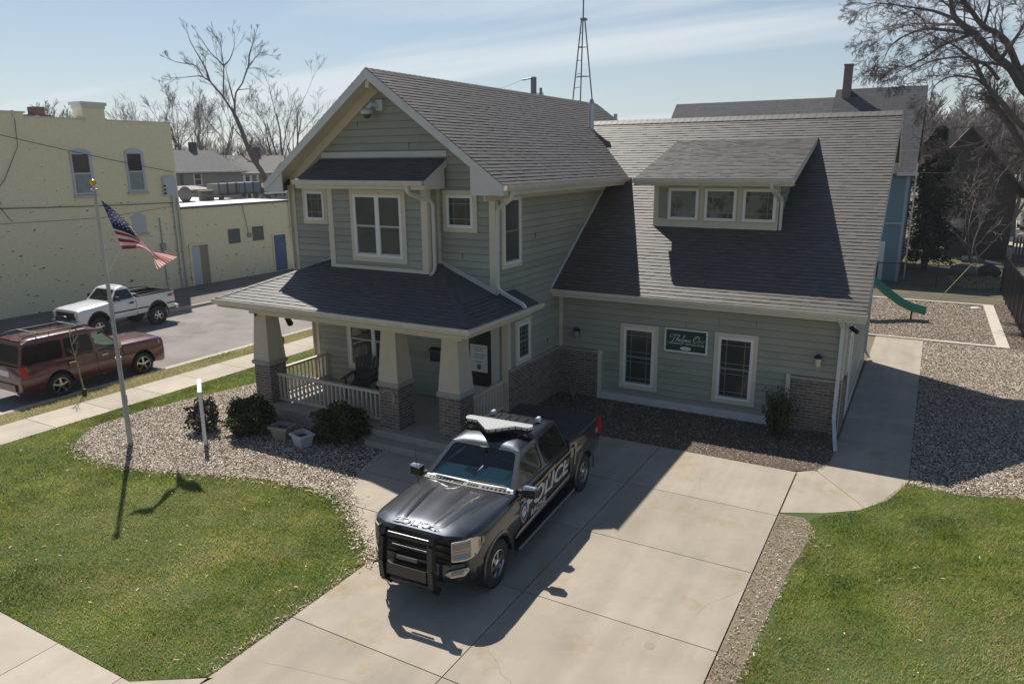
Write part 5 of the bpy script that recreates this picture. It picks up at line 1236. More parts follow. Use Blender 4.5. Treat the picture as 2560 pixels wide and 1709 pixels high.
# lettering and stripes on the +x side and the far side
def side(s): return lambda u, v, d: (s*(1.006+d*.6), u if s > 0 else u, v)
dec_w = M("decal_white", (.55, .56, .58), .5); dec_g = M("decal_gold", (.36, .285, .15), .4); dec_b = M("decal_blue", (.018, .04, .14), .4)
for s in (1, -1):
    mb = MB()
    cen = 1.98+.03
    pl_ = (lambda u, v, d, s=s: (s*(1.0075+d*.5), cen+(u if s > 0 else -u), .955+v))
    text_mesh(mb, "POLICE", .40, pl_, shear=.25, bold=.013, squash=1.50)
    mb.build("police_lettering", dec_w, PT)
    mb = MB(); text_mesh(mb, "RACINE", .15, (lambda u, v, d, s=s: (s*(1.0085+d*.4), (1.58 if s > 0 else 2.4)+(u if s > 0 else -u), .725+v)), shear=.2, bold=.004, squash=1.25); mb.build("town_lettering", dec_w, PT)
    mb = MB()
    def band(pts, mi=0): 
        q = [(s*(1.0105 if mi == 0 else 1.0095), y, z) for y, z in pts]; mb.poly(q if s > 0 else q[::-1], mi)
    band([(.62, .56), (.78, .62), (3.13, .725), (3.13, .675), (.80, .565), (.66, .535)]); band([(.80, 1.15), (1.0, 1.17), (3.12, 1.225), (3.12, 1.19), (1.0, 1.125)])
    mb.build("gold_stripe", dec_g, PT)
    mb = MB()
    for pts in ([(3.24, 1.22), (3.50, 1.24), (3.50, 1.20), (3.24, 1.185)], [(3.42, 1.21), (3.50, 1.21), (3.40, .80), (3.33, .86)]):
        q = [(s*1.0165, y, z) for y, z in pts]; mb.poly(q if s > 0 else q[::-1])
    mb.build("gold_stripe", dec_g, PT)
    mb = MB(); q = [(s*1.004, y, z) for y, z in ((.66, .53), (.80, .56), (3.13, .665), (3.13, .60), (.9, .53))]; mb.poly(q if s > 0 else q[::-1]); mb.build("blue_stripe", dec_b, PT)
    # shield badge
    mb = MB(); shp = [(-.12, .16), (-.05, .17), (0, .20), (.05, .17), (.12, .16), (.135, .02), (.10, -.10), (0, -.19), (-.10, -.10), (-.135, .02)]
    cy_ = .97 if s > 0 else .97
    def sh_(k, x, mi): q = [(s*x, cy_+a*k, .88+b*k) for a, b in shp]; mb.poly(q if s > 0 else q[::-1], mi)
    sh_(1.08, 1.0135, 0); sh_(1., 1.0145, 1)
    q = [(s*1.0155, cy_+.085*math.cos(t), .90+.10*math.sin(t)) for t in np.linspace(0, 2*math.pi, 14, endpoint=False)]; mb.poly(q if s > 0 else q[::-1], 0)
    q = [(s*1.0165, cy_+a, .90+b) for a, b in ((-.03, .05), (.05, .06), (.05, .01), (-.02, .0))]; mb.poly(q if s > 0 else q[::-1], 2); q = [(s*1.0155, cy_+a, .90+b) for a, b in ((-.02, -.13), (.04, -.13), (.03, -.17), (-.01, -.18))]; mb.poly(q if s > 0 else q[::-1], 2)
    mb.build("shield_badge", [dec_w, M("badge_blue", (.03, .06, .30), .4), M("badge_red", (.45, .04, .05), .4)], PT)
    mb = MB(); text_mesh(mb, "31", .17, (lambda u, v, d, s=s: (s*(.995+d+(.017 if False else .006)), -.56+(u if s > 0 else -u), 1.09+v*.9)), shear=.1, bold=.004); mb.build("unit_number", dec_w, PT)
    mb = MB(); text_mesh(mb, "31", .17, (lambda u, v, d, s=s: (s*(1.001+d), 4.70+(u if s > 0 else -u), 1.10+v)), shear=.1, bold=.004); mb.build("unit_number", dec_w, PT)
mb = MB()
text_mesh(mb, "POLICE", .19, lambda u, v, d: (-.02-u, -.83+v*.8, hz(-.02-u, -.83+v*.8)+.012+d), bold=.006, squash=1.25); mb.build("hood_lettering", M("hood_letter_grey", (.5, .51, .53), .7), PT)
# things on the dash: papers reflected in the glass
mb = MB(); mb.box(-.25, -.05, 1.1, 1.25, 1.37, 1.40); mb.beam((-.02, 1.0, 1.38), (.12, 1.15, 1.52), .05, .02); mb.build("dash_clutter", M("clutter_grey", (.3, .33, .32), .6), PT)
mb = MB(); mb.box(-.06, .06, 1.36, 1.42, 1.70, 1.78); mb.build("rear_view_mirror", black_pl, PT)

def sweep_nose(root):
    """front corners rounded back in plan"""
    for o in list(root.children):
        if o.name.split('.')[0] in ('wheel', 'push_bumper', 'wing_mirror'): continue
        for q in [o]+list(o.children):
            if q.type != 'MESH': continue
            for v in q.data.vertices:
                ax = abs(v.co.x)
                if v.co.y < -.45 and ax > .5:
                    w = min(1, (-.45-v.co.y)/.45); v.co.y += .30*min(1.2, ((ax-.5)/.5))**2*w; v.co.x *= 1-.045*w*min(1, (ax-.5)/.5)
sweep_nose(PT)
# --- red wagon at the kerb (nose towards +y) ------------------------
RS = thing("red_suv", "dark red four-door wagon with roof rails parked at the near kerb", "car", (-21.30, 13.20, -.12), math.pi, inplace=False, scale=.845)
pred = M("red_car_paint", (.105, .012, .016), .25, spec=.5, coat=1., col2=(.098, .0115, .015), nscale=3)
mb = MB(); W2 = 2.95
secs = [(-.93, .40, 1.04, .84, .75, .0), (-.90, .34, 1.095, .93, .83, .02), (-.78, .32, 1.125, .975, .87, .04), (-.4, .36, 1.14, 1.0, .88, .055), (.2, .40, 1.145, 1.0, .88, .07), (.55, .40, 1.15, 1.0, .90, .05), (.8, .4, 1.155, 1.0, .92, .01), (1.5, .4, 1.16, 1.0, .925, 0), (2.6, .4, 1.17, 1.0, .925, 0), (3.5, .40, 1.17, .99, .915, 0), (3.95, .36, 1.16, .965, .90, 0), (4.08, .38, 1.12, .93, .86, 0), (4.11, .42, 1.08, .90, .82, 0)]
loft(mb, [body_sec(*s) for s in secs]); me = carve(mb, [pred, car_dark], arch(0, .47, 1.0, .33, .39)+arch(W2, .47, 1.0, .33, .39))
o = bpy.data.objects.new("body", me); COL.objects.link(o); attach(o, RS)
rcab = greenhouse(RS, pred, M("suv_dark_glass", (.008, .009, .011), .05, spec=.35), glass_mat("suv_screen", (.7, .85, .8), .6), (.72, 1.155), (1.35, 1.75), (3.86, 1.75), (4.06, 1.16), .915, .76, 1.86, [(1.62, 1.68), (2.66, 2.62)], name="cab")
for c in list(rcab.children):
    if c.name.startswith("side_window") and abs(sum(v.co.y for v in c.data.vertices)/len(c.data.vertices)-1.3) < .45: c.data.materials[0] = MATS["suv_screen"]
interior(RS, .91, .72, 4.0, 1.165, [1.6, 2.5], dash=M("tan_dash", (.30, .31, .27), .8))
mb = MB(); mb.box(-.46, .46, 1.62, 2.1, 1.863, 1.869); mb.build("sunroof", M("sunroof_glass", (.03, .035, .035), .15), rcab)
for s in (-1, 1):
    mb = MB(); mb.tube([(s*.60, 1.55, 1.86), (s*.60, 1.72, 1.925), (s*.60, 3.55, 1.925), (s*.60, 3.72, 1.86)], .022, n=8)
    for y in (2.2, 2.9): mb.tube([(s*.60, y, 1.86), (s*.60, y, 1.92)], .02, n=6)
    rl = mb.build("roof_rail", black_pl, RS, smooth=50)
    for yy in (.86, 1.98): mb = MB(); mb.beam((s*1.01, yy+.42, 1.0), (s*1.01, yy+.64, 1.0), .03, .04); mb.build("door_handle", chrome, RS)
    for y0 in (.72, 1.66, 2.62): mb = MB(); a_, b_ = sorted((s*.99, s*1.003)); mb.box(a_, b_, y0, y0+.012, .48, 1.10); mb.build("door_gap", car_dark, RS)
    mb = MB(); mb.hexa([(s*1.0, .86, 1.13), (s*1.2, .88, 1.13), (s*1.2, 1.0, 1.13), (s*1.0, .98, 1.13), (s*1.0, .86, 1.30), (s*1.2, .88, 1.30), (s*1.2, .98, 1.30), (s*1.0, .96, 1.30)] if s > 0 else [(s*1.2, .88, 1.13), (s*1.0, .86, 1.13), (s*1.0, .98, 1.13), (s*1.2, 1.0, 1.13), (s*1.2, .88, 1.30), (s*1.0, .86, 1.30), (s*1.0, .96, 1.30), (s*1.2, .98, 1.30)]); mb.beam((s*.92, .92, 1.16), (s*1.03, .92, 1.18), .06, .05); mb.build("wing_mirror", chrome, RS)
    mb = MB(); mb.prism([(s*.905, 4.0, .82), (s*.985, 3.90, .82), (s*.97, 3.90, 1.16), (s*.89, 4.06, 1.16)] if s > 0 else [(s*.985, 3.90, .82), (s*.905, 4.0, .82), (s*.89, 4.06, 1.16), (s*.97, 3.90, 1.16)], (0, .06, 0)); mb.build("tail_lamp", MATS["tail_red"], RS)
    mb = MB(); mb.hexa([(s*.58, -.95, .80), (s*.88, -.925, .80), (s*.975, -.70, .84), (s*.6, -.75, .84), (s*.58, -.94, 1.0), (s*.88, -.91, 1.01), (s*.975, -.66, 1.04), (s*.6, -.80, 1.03)]); mb.build("headlight", M("clear_lamp", (.6, .62, .62), .1, spec=.7), RS)
    add_wheel(RS, s*.85, 0, .39, .27, .265, 5, alloy, s, spoke_w=.5); add_wheel(RS, s*.85, W2, .39, .27, .265, 5, alloy, s, spoke_w=.5)
for y in (1.95, 3.25): mb = MB(); mb.beam((-.60, y, 1.95), (.60, y, 1.95), .045, .025); mb.build("cross_rail", M("rail_grey", (.14, .135, .135), .5, metal=.4), RS)
mb = MB(); mb.box(-.6, .6, 4.06, 4.16, .42, .62); mb.build("rear_bumper", pred, RS, smooth=30)
mb = MB(); mb.box(-.26, .26, 4.105, 4.125, .82, .98); mb.build("number_plate", white_paint, RS)
mb = MB(); mb.box(-.5, .5, -.95, -.90, .62, .86); mb.build("grille", black_pl, RS)
mb = MB(); mb.beam((-.55, 3.78, 1.80), (.55, 3.78, 1.80), .10, .03); mb.build("spoiler", pred, rcab)

def zstretch(root, z0, k, z1):
    for o in list(root.children):
        if o.name.split('.')[0] == 'wheel': continue
        for q in [o]+list(o.children):
            if q.type == 'MESH' and q.data.users < 2 or True:
                for v in q.data.vertices:
                    if v.co.z > z0-.5: v.co.z = z1+(v.co.z-z0)*k
zstretch(RS, .45, 1.15, .45)
# --- white pickup across the street (nose towards -y) ---------------
WT = thing("white_pickup", "white two-door pickup with black bed rails parked against the far kerb", "pickup truck", (-27.17, 15.47, -.12), R(1.5), inplace=False, scale=.83)
pwh = M("white_car_paint", (.74, .75, .77), .25, spec=.5, coat=.8)
mb = MB(); W3 = 2.98; WR3 = .46; dz = .10
secs = [(-.88, .62, 1.0, .90, .80, .0), (-.84, .58, 1.10, .955, .86, .02), (-.6, .56, 1.15, .97, .87, .04), (0, .56, 1.18, .975, .88, .05), (.5, .56, 1.22, .975, .89, .04), (.75, .56, 1.235, .972, .90, .0), (1.2, .56, 1.24, .97, .90, 0), (1.86, .56, 1.25, .965, .895, 0), (1.89, .58, 1.22, .95, .87, 0)]
loft(mb, [body_sec(*s) for s in secs]); me = carve(mb, [pwh, car_dark], arch(0, .53, .98, .34, .43))
o = bpy.data.objects.new("body", me); COL.objects.link(o); attach(o, WT)
mb = MB(); bs = [(1.91, .60, 1.24, .955, .90, 0), (1.93, .58, 1.265, .97, .92, 0), (3.0, .58, 1.275, .97, .92, 0), (3.9, .60, 1.28, .965, .915, 0), (3.97, .62, 1.26, .94, .89, 0)]
loft(mb, [body_sec(*s) for s in bs]); cut = MB(); cut.box(-.80, .80, 1.99, 3.90, .80, 1.6)
me = carve(mb, [pwh, car_dark], arch(W3, .53, .98, .16, .43)+[cut])
o = bpy.data.objects.new("bed", me); COL.objects.link(o); attach(o, WT)
greenhouse(WT, pwh, M("truck_dark_glass", (.014, .016, .018), .05, spec=.7), glass_mat("truck_screen", (.85, .95, .85), .85), (.70, 1.24), (1.10, 1.66), (1.70, 1.66), (1.87, 1.25), .895, .71, 1.77, [], name="cab")
interior(WT, .88, .70, 1.85, 1.245, [1.35], dash=MATS["tan_dash"])
for s in (-1, 1):
    mb = MB(); mb.beam((s*.86, 1.95, 1.30), (s*.86, 3.92, 1.305), .10, .035); mb.tube([(s*.84, 1.98, 1.30), (s*.84, 2.05, 1.42), (s*.84, 3.75, 1.36), (s*.84, 3.85, 1.30)], .022, n=7); mb.build("bed_rail", black_pl, WT, smooth=40)
    a_, b_ = sorted((s*.965, s*.985)); mb = MB(); mb.box(a_, b_, .55, 1.86, .80, .85); mb.box(a_, b_, 1.94, 2.5, .80, .85); mb.box(a_, b_, 3.48, 3.95, .80, .85); mb.build("side_moulding", black_pl, WT)
    for yy in (0, W3):
        mb = MB(); k = 16; ang = np.linspace(0, math.pi, k)
        for i in range(k-1):
            p = lambda an, rr, xx: (s*xx, yy+math.cos(an)*rr, (.43+math.sin(an)*rr)); a, b = ang[i], ang[i+1]
            f = [p(a, .525, .975), p(b, .525, .975), p(b, .575, .99), p(a, .575, .99)]; mb.quad(*(f if s < 0 else f[::-1])); f = [p(a, .575, .99), p(b, .575, .99), p(b, .59, .965), p(a, .59, .965)]; mb.quad(*(f if s < 0 else f[::-1]))
        mb.build("wheel_lip", black_pl if yy == 0 or True else pwh, WT, smooth=60)
    mb = MB(); a_, b_ = sorted((s*.93, s*1.13)); mb.box(a_, b_, .90, .98, 1.27, 1.42); mb.build("wing_mirror", black_pl, WT)
    mb = MB(); mb.beam((s*.985, 1.55, 1.10), (s*.985, 1.75, 1.10), .03, .06); mb.build("door_handle", black_pl, WT)
    for y0 in (.74, ): mb = MB(); a_, b_ = sorted((s*.96, s*.9735)); mb.box(a_, b_, y0, y0+.012, .62, 1.18); mb.build("door_gap", M("gap_grey", (.2, .2, .2), .8), WT)
    mb = MB(); a_, b_ = sorted((s*.66, s*.90)); mb.box(a_, b_, -.905, -.80, .90, 1.03); hl = mb.build("headlight", MATS["clear_lamp"], WT); mb = MB(); a_, b_ = sorted((s*.70, s*.80)); mb.box(a_, b_, -.912, -.906, .92, 1.0); mb.build("lamp_glow", M("warm_bulb", (.8, .62, .35), .2), hl)
    mb = MB(); a_, b_ = sorted((s*.86, s*.945)); mb.box(a_, b_, 3.90, 3.985, .86, 1.22); mb.build("tail_lamp", MATS["tail_red"], WT)
    add_wheel(WT, s*.83, 0, WR3, .28, .23, 5, alloy, s, spoke_w=.62); add_wheel(WT, s*.83, W3, WR3, .28, .23, 5, alloy, s, spoke_w=.62)
mb = MB(); mb.box(-.70, .70, -.90, -.86, .78, 1.04); mb.build("grille", black_pl, WT)
mb = MB(); mb.box(-.95, .95, -.99, -.86, .56, .74); mb.build("bumper", galv, WT)
mb = MB(); mb.box(-.94, .94, 3.97, 4.14, .56, .70); mb.build("rear_bumper", galv, WT)
mb = MB(); mb.tube([(-.42, -1.02, .52), (-.40, -1.08, .84), (-.36, -1.08, .90), (.36, -1.08, .90), (.40, -1.08, .84), (.42, -1.02, .52)], .035, n=8); mb.box(-.40, .40, -1.05, -1.0, .56, .80); mb.build("nudge_bar", black_metal, WT, smooth=50)
mb = MB(); mb.box(-.7, .7, 3.93, 3.96, 1.26, 1.30); mb.beam((-.75, 2.05, 1.30), (.75, 2.05, 1.30), .3, .14); mb.build("tool_box", black_pl, WT)
mb = MB(); mb.add([(.972, 3.55, 1.09), (.972, 3.83, 1.09), (.972, 3.83, 1.18), (.972, 3.62, 1.18)], [(0, 1, 2, 3)]); mb.build("side_decal", M("decal_red_grey", (.30, .05, .06), .4), WT)

zstretch(WT, .56, 1.22, .66)
# --- silver car far off on the right --------------------------------
c0 = at(2550, 575, Z=0)
SV = thing("silver_car", "silver estate car seen from behind on the distant pale drive", "car", (c0.x+.9, c0.y+3.2, .0), R(180), inplace=False)
psv = M("silver_paint", (.42, .44, .50), .3, metal=.4, coat=.6)
mb = MB(); secs = [(-.9, .35, .75, .75, .6, 0), (-.7, .3, .88, .85, .7, .03), (.0, .3, .98, .9, .78, .04), (.7, .3, 1.05, .9, .82, .02), (1.5, .3, 1.06, .9, .82, 0), (3.3, .3, 1.06, .9, .82, 0), (3.55, .32, 1.0, .86, .78, 0)]
loft(mb, [body_sec(*s) for s in secs]); me = carve(mb, [psv, car_dark], arch(0, .38, .92, .3, .33)+arch(2.7, .38, .92, .3, .33)); o = bpy.data.objects.new("body", me); COL.objects.link(o); attach(o, SV)
greenhouse(SV, psv, M("car_glass", (.03, .035, .04), .05, spec=.7), MATS["car_glass"], (.65, 1.06), (1.25, 1.48), (3.0, 1.5), (3.4, 1.06), .82, .62, 1.6, [(1.6, 1.65), (2.4, 2.4)], name="cab")
for s in (-1, 1):
    add_wheel(SV, s*.78, 0, .33, .22, .2, 5, alloy, s); add_wheel(SV, s*.78, 2.7, .33, .22, .2, 5, alloy, s)
    mb = MB(); a_, b_ = sorted((s*.62, s*.86)); mb.box(a_, b_, 3.47, 3.57, .72, .98); mb.build("tail_lamp", MATS["tail_red"], SV)
# ------------------------------------------------------------------ planting
def leaf_cloud(name, c, rad, n, size, mat, parent, seed=1, shell=.55, squash=1., zmin=None, aspect=2.2, lump=.30):
    """many small leaf faces through a rounded, uneven volume"""
    r = np.random.default_rng(seed); d = r.normal(size=(n, 3)); d /= np.linalg.norm(d, axis=1)[:, None]
    k = 1+lump*np.sin(d[:, 0]*5+seed)*np.sin(d[:, 1]*6+1.3*seed)+lump*.7*np.sin(d[:, 2]*7+d[:, 0]*4)
    rr = r.uniform(shell, 1, n)**.6*k
    P = d*rr[:, None]*np.array(rad)+np.array(c)
    if zmin is not None: P = P[P[:, 2] > zmin]; d = d[:len(P)]
    n = len(P); a = r.normal(size=(n, 3))+(P-np.array(c))/np.array(rad)*.9; a /= np.linalg.norm(a, axis=1)[:, None]
    b = np.cross(a, r.normal(size=(n, 3))); b /= np.linalg.norm(b, axis=1)[:, None]; e = np.cross(a, b)
    s = size*r.uniform(.6, 1.4, n)[:, None]
    V = np.stack([P-a*s*aspect*.5, P+b*s*.5, P+a*s*aspect*.5, P-b*s*.5], 1).reshape(-1, 3); F = np.arange(4*n).reshape(-1, 4)
    t = np.clip(r.normal(.5, .25, n), .001, 1)
    o = mesh_np(name, V-np.array(parent.location) if parent else V, F, mat, t, kind=None)
    if parent: o.parent = parent
    return o
yew = tint_mat("yew_leaf", [(.022, .032, .012), (.045, .062, .019), (.08, .10, .03), (.14, .155, .055)], .7, nz=6, namt=.3, spec=.25, trans=.15)
twig_m = M("twig_bark", (.10, .078, .062), .9, col2=(.15, .12, .10), nscale=9)
def bush(x, y, rad, label, seed, n=9000, size=.032, mat=None, name="round_shrub", grp=None):
    t = thing(name, label, "shrub", (x, y, 0), group=grp)
    leaf_cloud("foliage", (x, y, rad[2]*.92), rad, n, size, mat or yew, t, seed, zmin=.02)
    mb = MB()
    for i in range(9):
        a = 2*math.pi*i/9; mb.tube([(x, y, 0), (x+math.cos(a)*rad[0]*.3, y+math.sin(a)*rad[1]*.3, rad[2]*.7), (x+math.cos(a)*rad[0]*.62, y+math.sin(a)*rad[1]*.62, rad[2]*1.3)], [.02, .014, .006], n=5)
    mb.build("stem", twig_m, t)
bush(*tuple(at(628, 1080, Z=0))[:2], (.56, .52, .43), "round dark green clipped shrub in front of the far left porch column", 3)
bush(*tuple(at(854, 1100, Z=0))[:2], (.55, .52, .42), "round dark green clipped shrub beside the white planter", 4)
bronze = tint_mat("bronze_leaf", [(.035, .025, .02), (.065, .05, .038), (.09, .085, .045), (.16, .14, .11)], .6, nz=6, spec=.4)
bush(*tuple(at(513, 1076, Z=0))[:2], (.36, .34, .40), "loose leafy bronze shrub behind the white post sign", 5, n=950, size=.052, mat=bronze, name="leafy_shrub")
# upright shrub by the wing's corner: bundles of rising sprays
t = thing("upright_shrub", "tall upright dark evergreen shrub against the brick at the wing's right corner", "shrub", (-2.45, 16.55, 0))
r_ = np.random.default_rng(9); Vs = []; ts = []
mbs = MB()
for i in range(60):
    a = r_.uniform(0, 6.28); k = r_.uniform(.05, 1)**.6; h = r_.uniform(.75, 1.38)*(1.05-.25*k); bx, by_ = -2.45+.10*math.cos(a)*k, 16.55+.10*math.sin(a)*k; tx, ty = -2.45+.46*math.cos(a)*k, 16.55+.36*math.sin(a)*k
    mbs.tube([(bx, by_, 0), ((bx+tx)/2, (by_+ty)/2, h*.55), (tx, ty, h)], [.012, .008, .003], n=4)
    for j in range(62):
        q = r_.uniform(.1, 1); p = np.array([bx+(tx-bx)*q, by_+(ty-by_)*q, h*q])+r_.normal(0, .028, 3)
        d = np.array([r_.normal(0, .5), r_.normal(0, .5), 1.]); d /= np.linalg.norm(d); b = np.cross(d, r_.normal(size=3)); b /= np.linalg.norm(b); s = r_.uniform(.03, .055)
        Vs += [p-d*s*.6, p+b*s*.28, p+d*s, p-b*s*.28]; ts.append(np.clip(r_.normal(.35, .22), .001, 1))
V = np.array(Vs); o = mesh_np("foliage", V-np.array(t.location), np.arange(len(V)).reshape(-1, 4), yew, np.array(ts), kind=None); o.parent = t
mbs.build("stem", twig_m, t)
# dry stalks by the truck's tail
straw = M("dry_straw", (.30, .24, .165), .8)
def stalks(x, y, n, h, sp, label, seed):
    r = random.Random(seed); mb = MB()
    for i in range(n):
        a = r.uniform(0, 6.28); k = r.uniform(.2, 1)*sp; hh = h*r.uniform(.5, 1.1); mb.tube([(x, y, 0), (x+math.cos(a)*k*.4, y+math.sin(a)*k*.4, hh*.6), (x+math.cos(a)*k, y+math.sin(a)*k, hh)], [.007, .006, .003], n=4)
    o = mb.build("dry_stalks", straw, origin=(x, y, 0)); tag(o, label, "plant", "dry stalk clumps in the wall bed")
stalks(-7.7, 16.9, 10, .85, .35, "clump of tall dry stalks against the brick at the inner corner", 3); stalks(-6.35, 16.1, 16, .5, .5, "sprawling clump of dry grass stalks behind the police pickup's tail", 4)
# planters
def planter(x, y, rz, m, label, s=1.):
    t = thing("planter", label, "planter", (x, y, .01), rz, group="square tapered planters", inplace=False, scale=s)
    mb = MB(); a, b, h = .15, .215, .30
    def sq(k, z): return [(-k, -k*.8, z), (k, -k*.8, z), (k, k*.8, z), (-k, k*.8, z)]
    lo_, hi_, inn, bot = sq(a, 0), sq(b, h), sq(b-.03, h), sq(b-.045, h-.07)
    for A, B in ((lo_, hi_), (hi_, inn), (inn, bot)):
        for i in range(4): mb.quad(A[i], A[(i+1) % 4], B[(i+1) % 4], B[i])
    mb.poly(lo_[::-1]); mb.build("tub", m, t)
    mb = MB(); o1, o2 = sq(b+.022, h-.045), sq(b+.022, h+.005); i1 = sq(b-.02, h+.005)
    for A, B in ((hi_ and sq(b-.005, h-.045), o1), (o1, o2), (o2, i1)):
        for i in range(4): mb.quad(A[i], A[(i+1) % 4], B[(i+1) % 4], B[i])
    mb.build("rim", m, t)
    mb = MB(); mb.poly(bot); mb.build("soil", M("potting_soil", (.06, .045, .035), .95, bump=.5, bscale=60), t)
planter(-12.35, 11.1, R(8), M("planter_tan", (.33, .285, .215), .7, col2=(.28, .24, .18), nscale=6), "tan square planter beside the shrub near the far left column", 1.08)
planter(-11.62, 10.98, R(-14), M("planter_white", (.55, .56, .57), .6, col2=(.46, .47, .48), nscale=5), "pale grey square planter between the tan planter and the right shrub")

# flagpole, flag
P0 = Vector((-15.16, 9.20, 0)); PT_ = Vector((-15.16, 9.20, 5.62))
t = thing("flagpole", "tall tapered white flagpole with a gold ball standing in the bark bed", "flagpole", P0)
mb = MB(); mb.tube([P0, P0+Z3*2.0, P0+Z3*2.01, PT_], [.058, .046, .044, .030], n=14); mb.build("pole", M("pole_paint", (.46, .44, .425), .4, col2=(.40, .385, .37), nscale=3), t, smooth=40)
mb = MB(); mb.lathe([(.0, -.065)]+[(.065*math.cos(a), .065*math.sin(a)) for a in np.linspace(-1.4, 1.4, 9)]+[(0, .065)], PT_+Z3*.18, n=16); mb.build("finial", M("gold_ball", (.70, .40, .06), .25, metal=.8), t, smooth=60)
mb = MB(); mb.lathe([(.036, 0), (.07, .02), (.07, .05), (.03, .07), (.02, .13)], PT_, n=12); mb.build("truck_cap", galv, t, smooth=40)
mb = MB(); hal = P0+Vector((.07, 0, 1.1)); mb.tube([hal, P0+Vector((.07, .0, 5.6))], .006, n=4); mb.tube([P0+Vector((.05, 0, 5.58)), at(252, 500, Y=9.36)], .006, n=4); mb.tube([P0+Vector((.06, 0, 3.9)), at(303, 622, Y=9.42)], .006, n=4); mb.build("halyard", white_paint, t)
mb = MB(); mb.tube([P0+Vector((0, 0, 2.0)), P0+Vector((0, 0, 2.06))], .064, n=12); mb.box(P0.x+.06, P0.x+.09, P0.y-.01, P0.y+.02, 1.0, 1.2); mb.build("cleat", galv, t)
secF = [(0, (252, 500), (306, 623)), (.15, (274, 516), (325, 622)), (.30, (300, 538), (346, 620)), (.45, (326, 564), (360, 622)), (.58, (346, 592), (368, 625)), (.68, (368, 616), (374, 629)), (.74, (378, 624), (379, 634)), (.82, (390, 629), (385, 648)), (.91, (415, 633), (388, 661)), (1.0, (447, 640), (393, 673))]
nu, nv = 46, 26
grid = []
for i in range(nu+1):
    s_ = i/nu; a = [np.interp(s_, [q[0] for q in secF], [q[1][k] for q in secF]) for k in (0, 1)]; b = [np.interp(s_, [q[0] for q in secF], [q[2][k] for q in secF]) for k in (0, 1)]
    row = []
    for j in range(nv+1):
        v = j/nv; pinch = abs(np.interp(s_, [0, .7, 1], [1, .12, .7]))
        wy = .13*math.sin(v*7.5+s_*5.0+.6)*min(1, .25+s_*1.6)*pinch+.07*math.sin(s_*11+v*3)
        row.append(at(a[0]+(b[0]-a[0])*v, a[1]+(b[1]-a[1])*v, Y=9.4+1.05*s_+wy))
    grid.append(row)
mb = MB()
for i in range(nu):
    for j in range(nv):
        canton = (i/nu < .40 and j/nv < .5385); k = 0 if canton else (1 if (int(j*.62) if i/nu > .7 else j//2) % 2 == 0 else 2)
        mb.quad(grid[i][j], grid[i+1][j], grid[i+1][j+1], grid[i][j+1], k)
def cloth(name, col):
    m = M(name, col, .8, spec=.2); N_, L_ = nodes_of(m); tr = N_.new("ShaderNodeBsdfTranslucent"); tr.inputs[0].default_value = (*col, 1); ms = N_.new("ShaderNodeMixShader"); ms.inputs[0].default_value = .4
    L_.new(N_["Principled BSDF"].outputs[0], ms.inputs[1]); L_.new(tr.outputs[0], ms.inputs[2]); L_.new(ms.outputs[0], N_["Material Output"].inputs[0]); return m
fl = mb.build("flag", [cloth("flag_blue", (.02, .028, .10)), cloth("flag_red", (.42, .025, .04)), cloth("flag_white", (.72, .70, .68))], smooth=180, origin=tuple(at(252, 500, Y=9.4)))
tag(fl, "wind-blown twisted flag with red and white stripes and starred blue corner on the flagpole", "flag")
mb = MB()   # stars
for a in range(6):
    for b in range(5):
        i = int((a+.5)/6*.38*nu); j = int((b+.5)/5*.50*nv); p = (grid[i][j]+grid[i+1][j+1])/2; e1 = (grid[i+1][j]-grid[i][j]); e2 = (grid[i][j+1]-grid[i][j]); nn = e1.cross(e2).normalized(); e1.normalize(); e2 = nn.cross(e1)
        for sd_ in (1, -1):
            pts = [p+nn*.006*sd_+(e1*math.cos(k*math.pi/5)+e2*math.sin(k*math.pi/5))*(.020 if k % 2 == 0 else .009) for k in range(10)]; mb.poly(pts)
st = mb.build("star", MATS["flag_white"]); st.parent = fl; st.matrix_parent_inverse = Matrix.Translation(fl.location).inverted()
# post sign seen on edge
a, b = Vector((-13.62, 9.99, 0)), Vector((-14.42, 10.60, 0)); n_ = (b-a).normalized(); nx_ = Vector((-n_.y, n_.x, 0))
t = thing("post_sign", "white board sign on two posts seen edge-on in the bark bed", "sign", (a+b)/2)
for p in (a, b): mb = MB(); mb.beam(p, p+Z3*1.24, .075, .075, up=tuple(n_)); mb.build("post", white_paint, t)
mb = MB(); mb.beam(a+n_*.05+Z3*.88, b-n_*.05+Z3*.88, .035, .68); mb.build("board", white_paint, t); mb = MB(); mb.beam(a-n_*.05+Z3*1.255, b+n_*.05+Z3*1.255, .085, .03); mb.build("cap_rail", white_paint, t)

# ------------------------------------------------------------------ trees without leaves
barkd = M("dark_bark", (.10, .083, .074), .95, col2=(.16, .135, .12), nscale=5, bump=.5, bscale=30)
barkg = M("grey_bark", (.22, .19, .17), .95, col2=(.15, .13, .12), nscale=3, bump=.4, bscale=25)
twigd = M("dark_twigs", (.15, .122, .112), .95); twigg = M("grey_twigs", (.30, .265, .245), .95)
def segs_mesh(name, segs, mat, parent, sides=None):
    V, F, off = [], [], 0
    for (p, q, r0, r1) in segs:
        k = 6 if r0 > .05 else 3
        d = (q-p).normalized(); u = d.cross(Vector((.3, .2, 1))); u = u.normalized() if u.length > 1e-4 else Vector((1, 0, 0)); w = d.cross(u)
        for (c, rr) in ((p, r0), (q+d*min(r1, .05)*.5, r1)):
            for i in range(k): a = 2*math.pi*i/k; V.append(c+(u*math.cos(a)+w*math.sin(a))*rr)
        for i in range(k): F.append((off+i, off+(i+1) % k, off+k+(i+1) % k, off+k+i))
        off += 2*k
    loc = parent.location if parent else Vector((0, 0, 0))
    o = mesh_np(name, np.array([tuple(v-loc) for v in V]), np.array(F), mat, kind=None)
    if parent: o.parent = parent
    return o
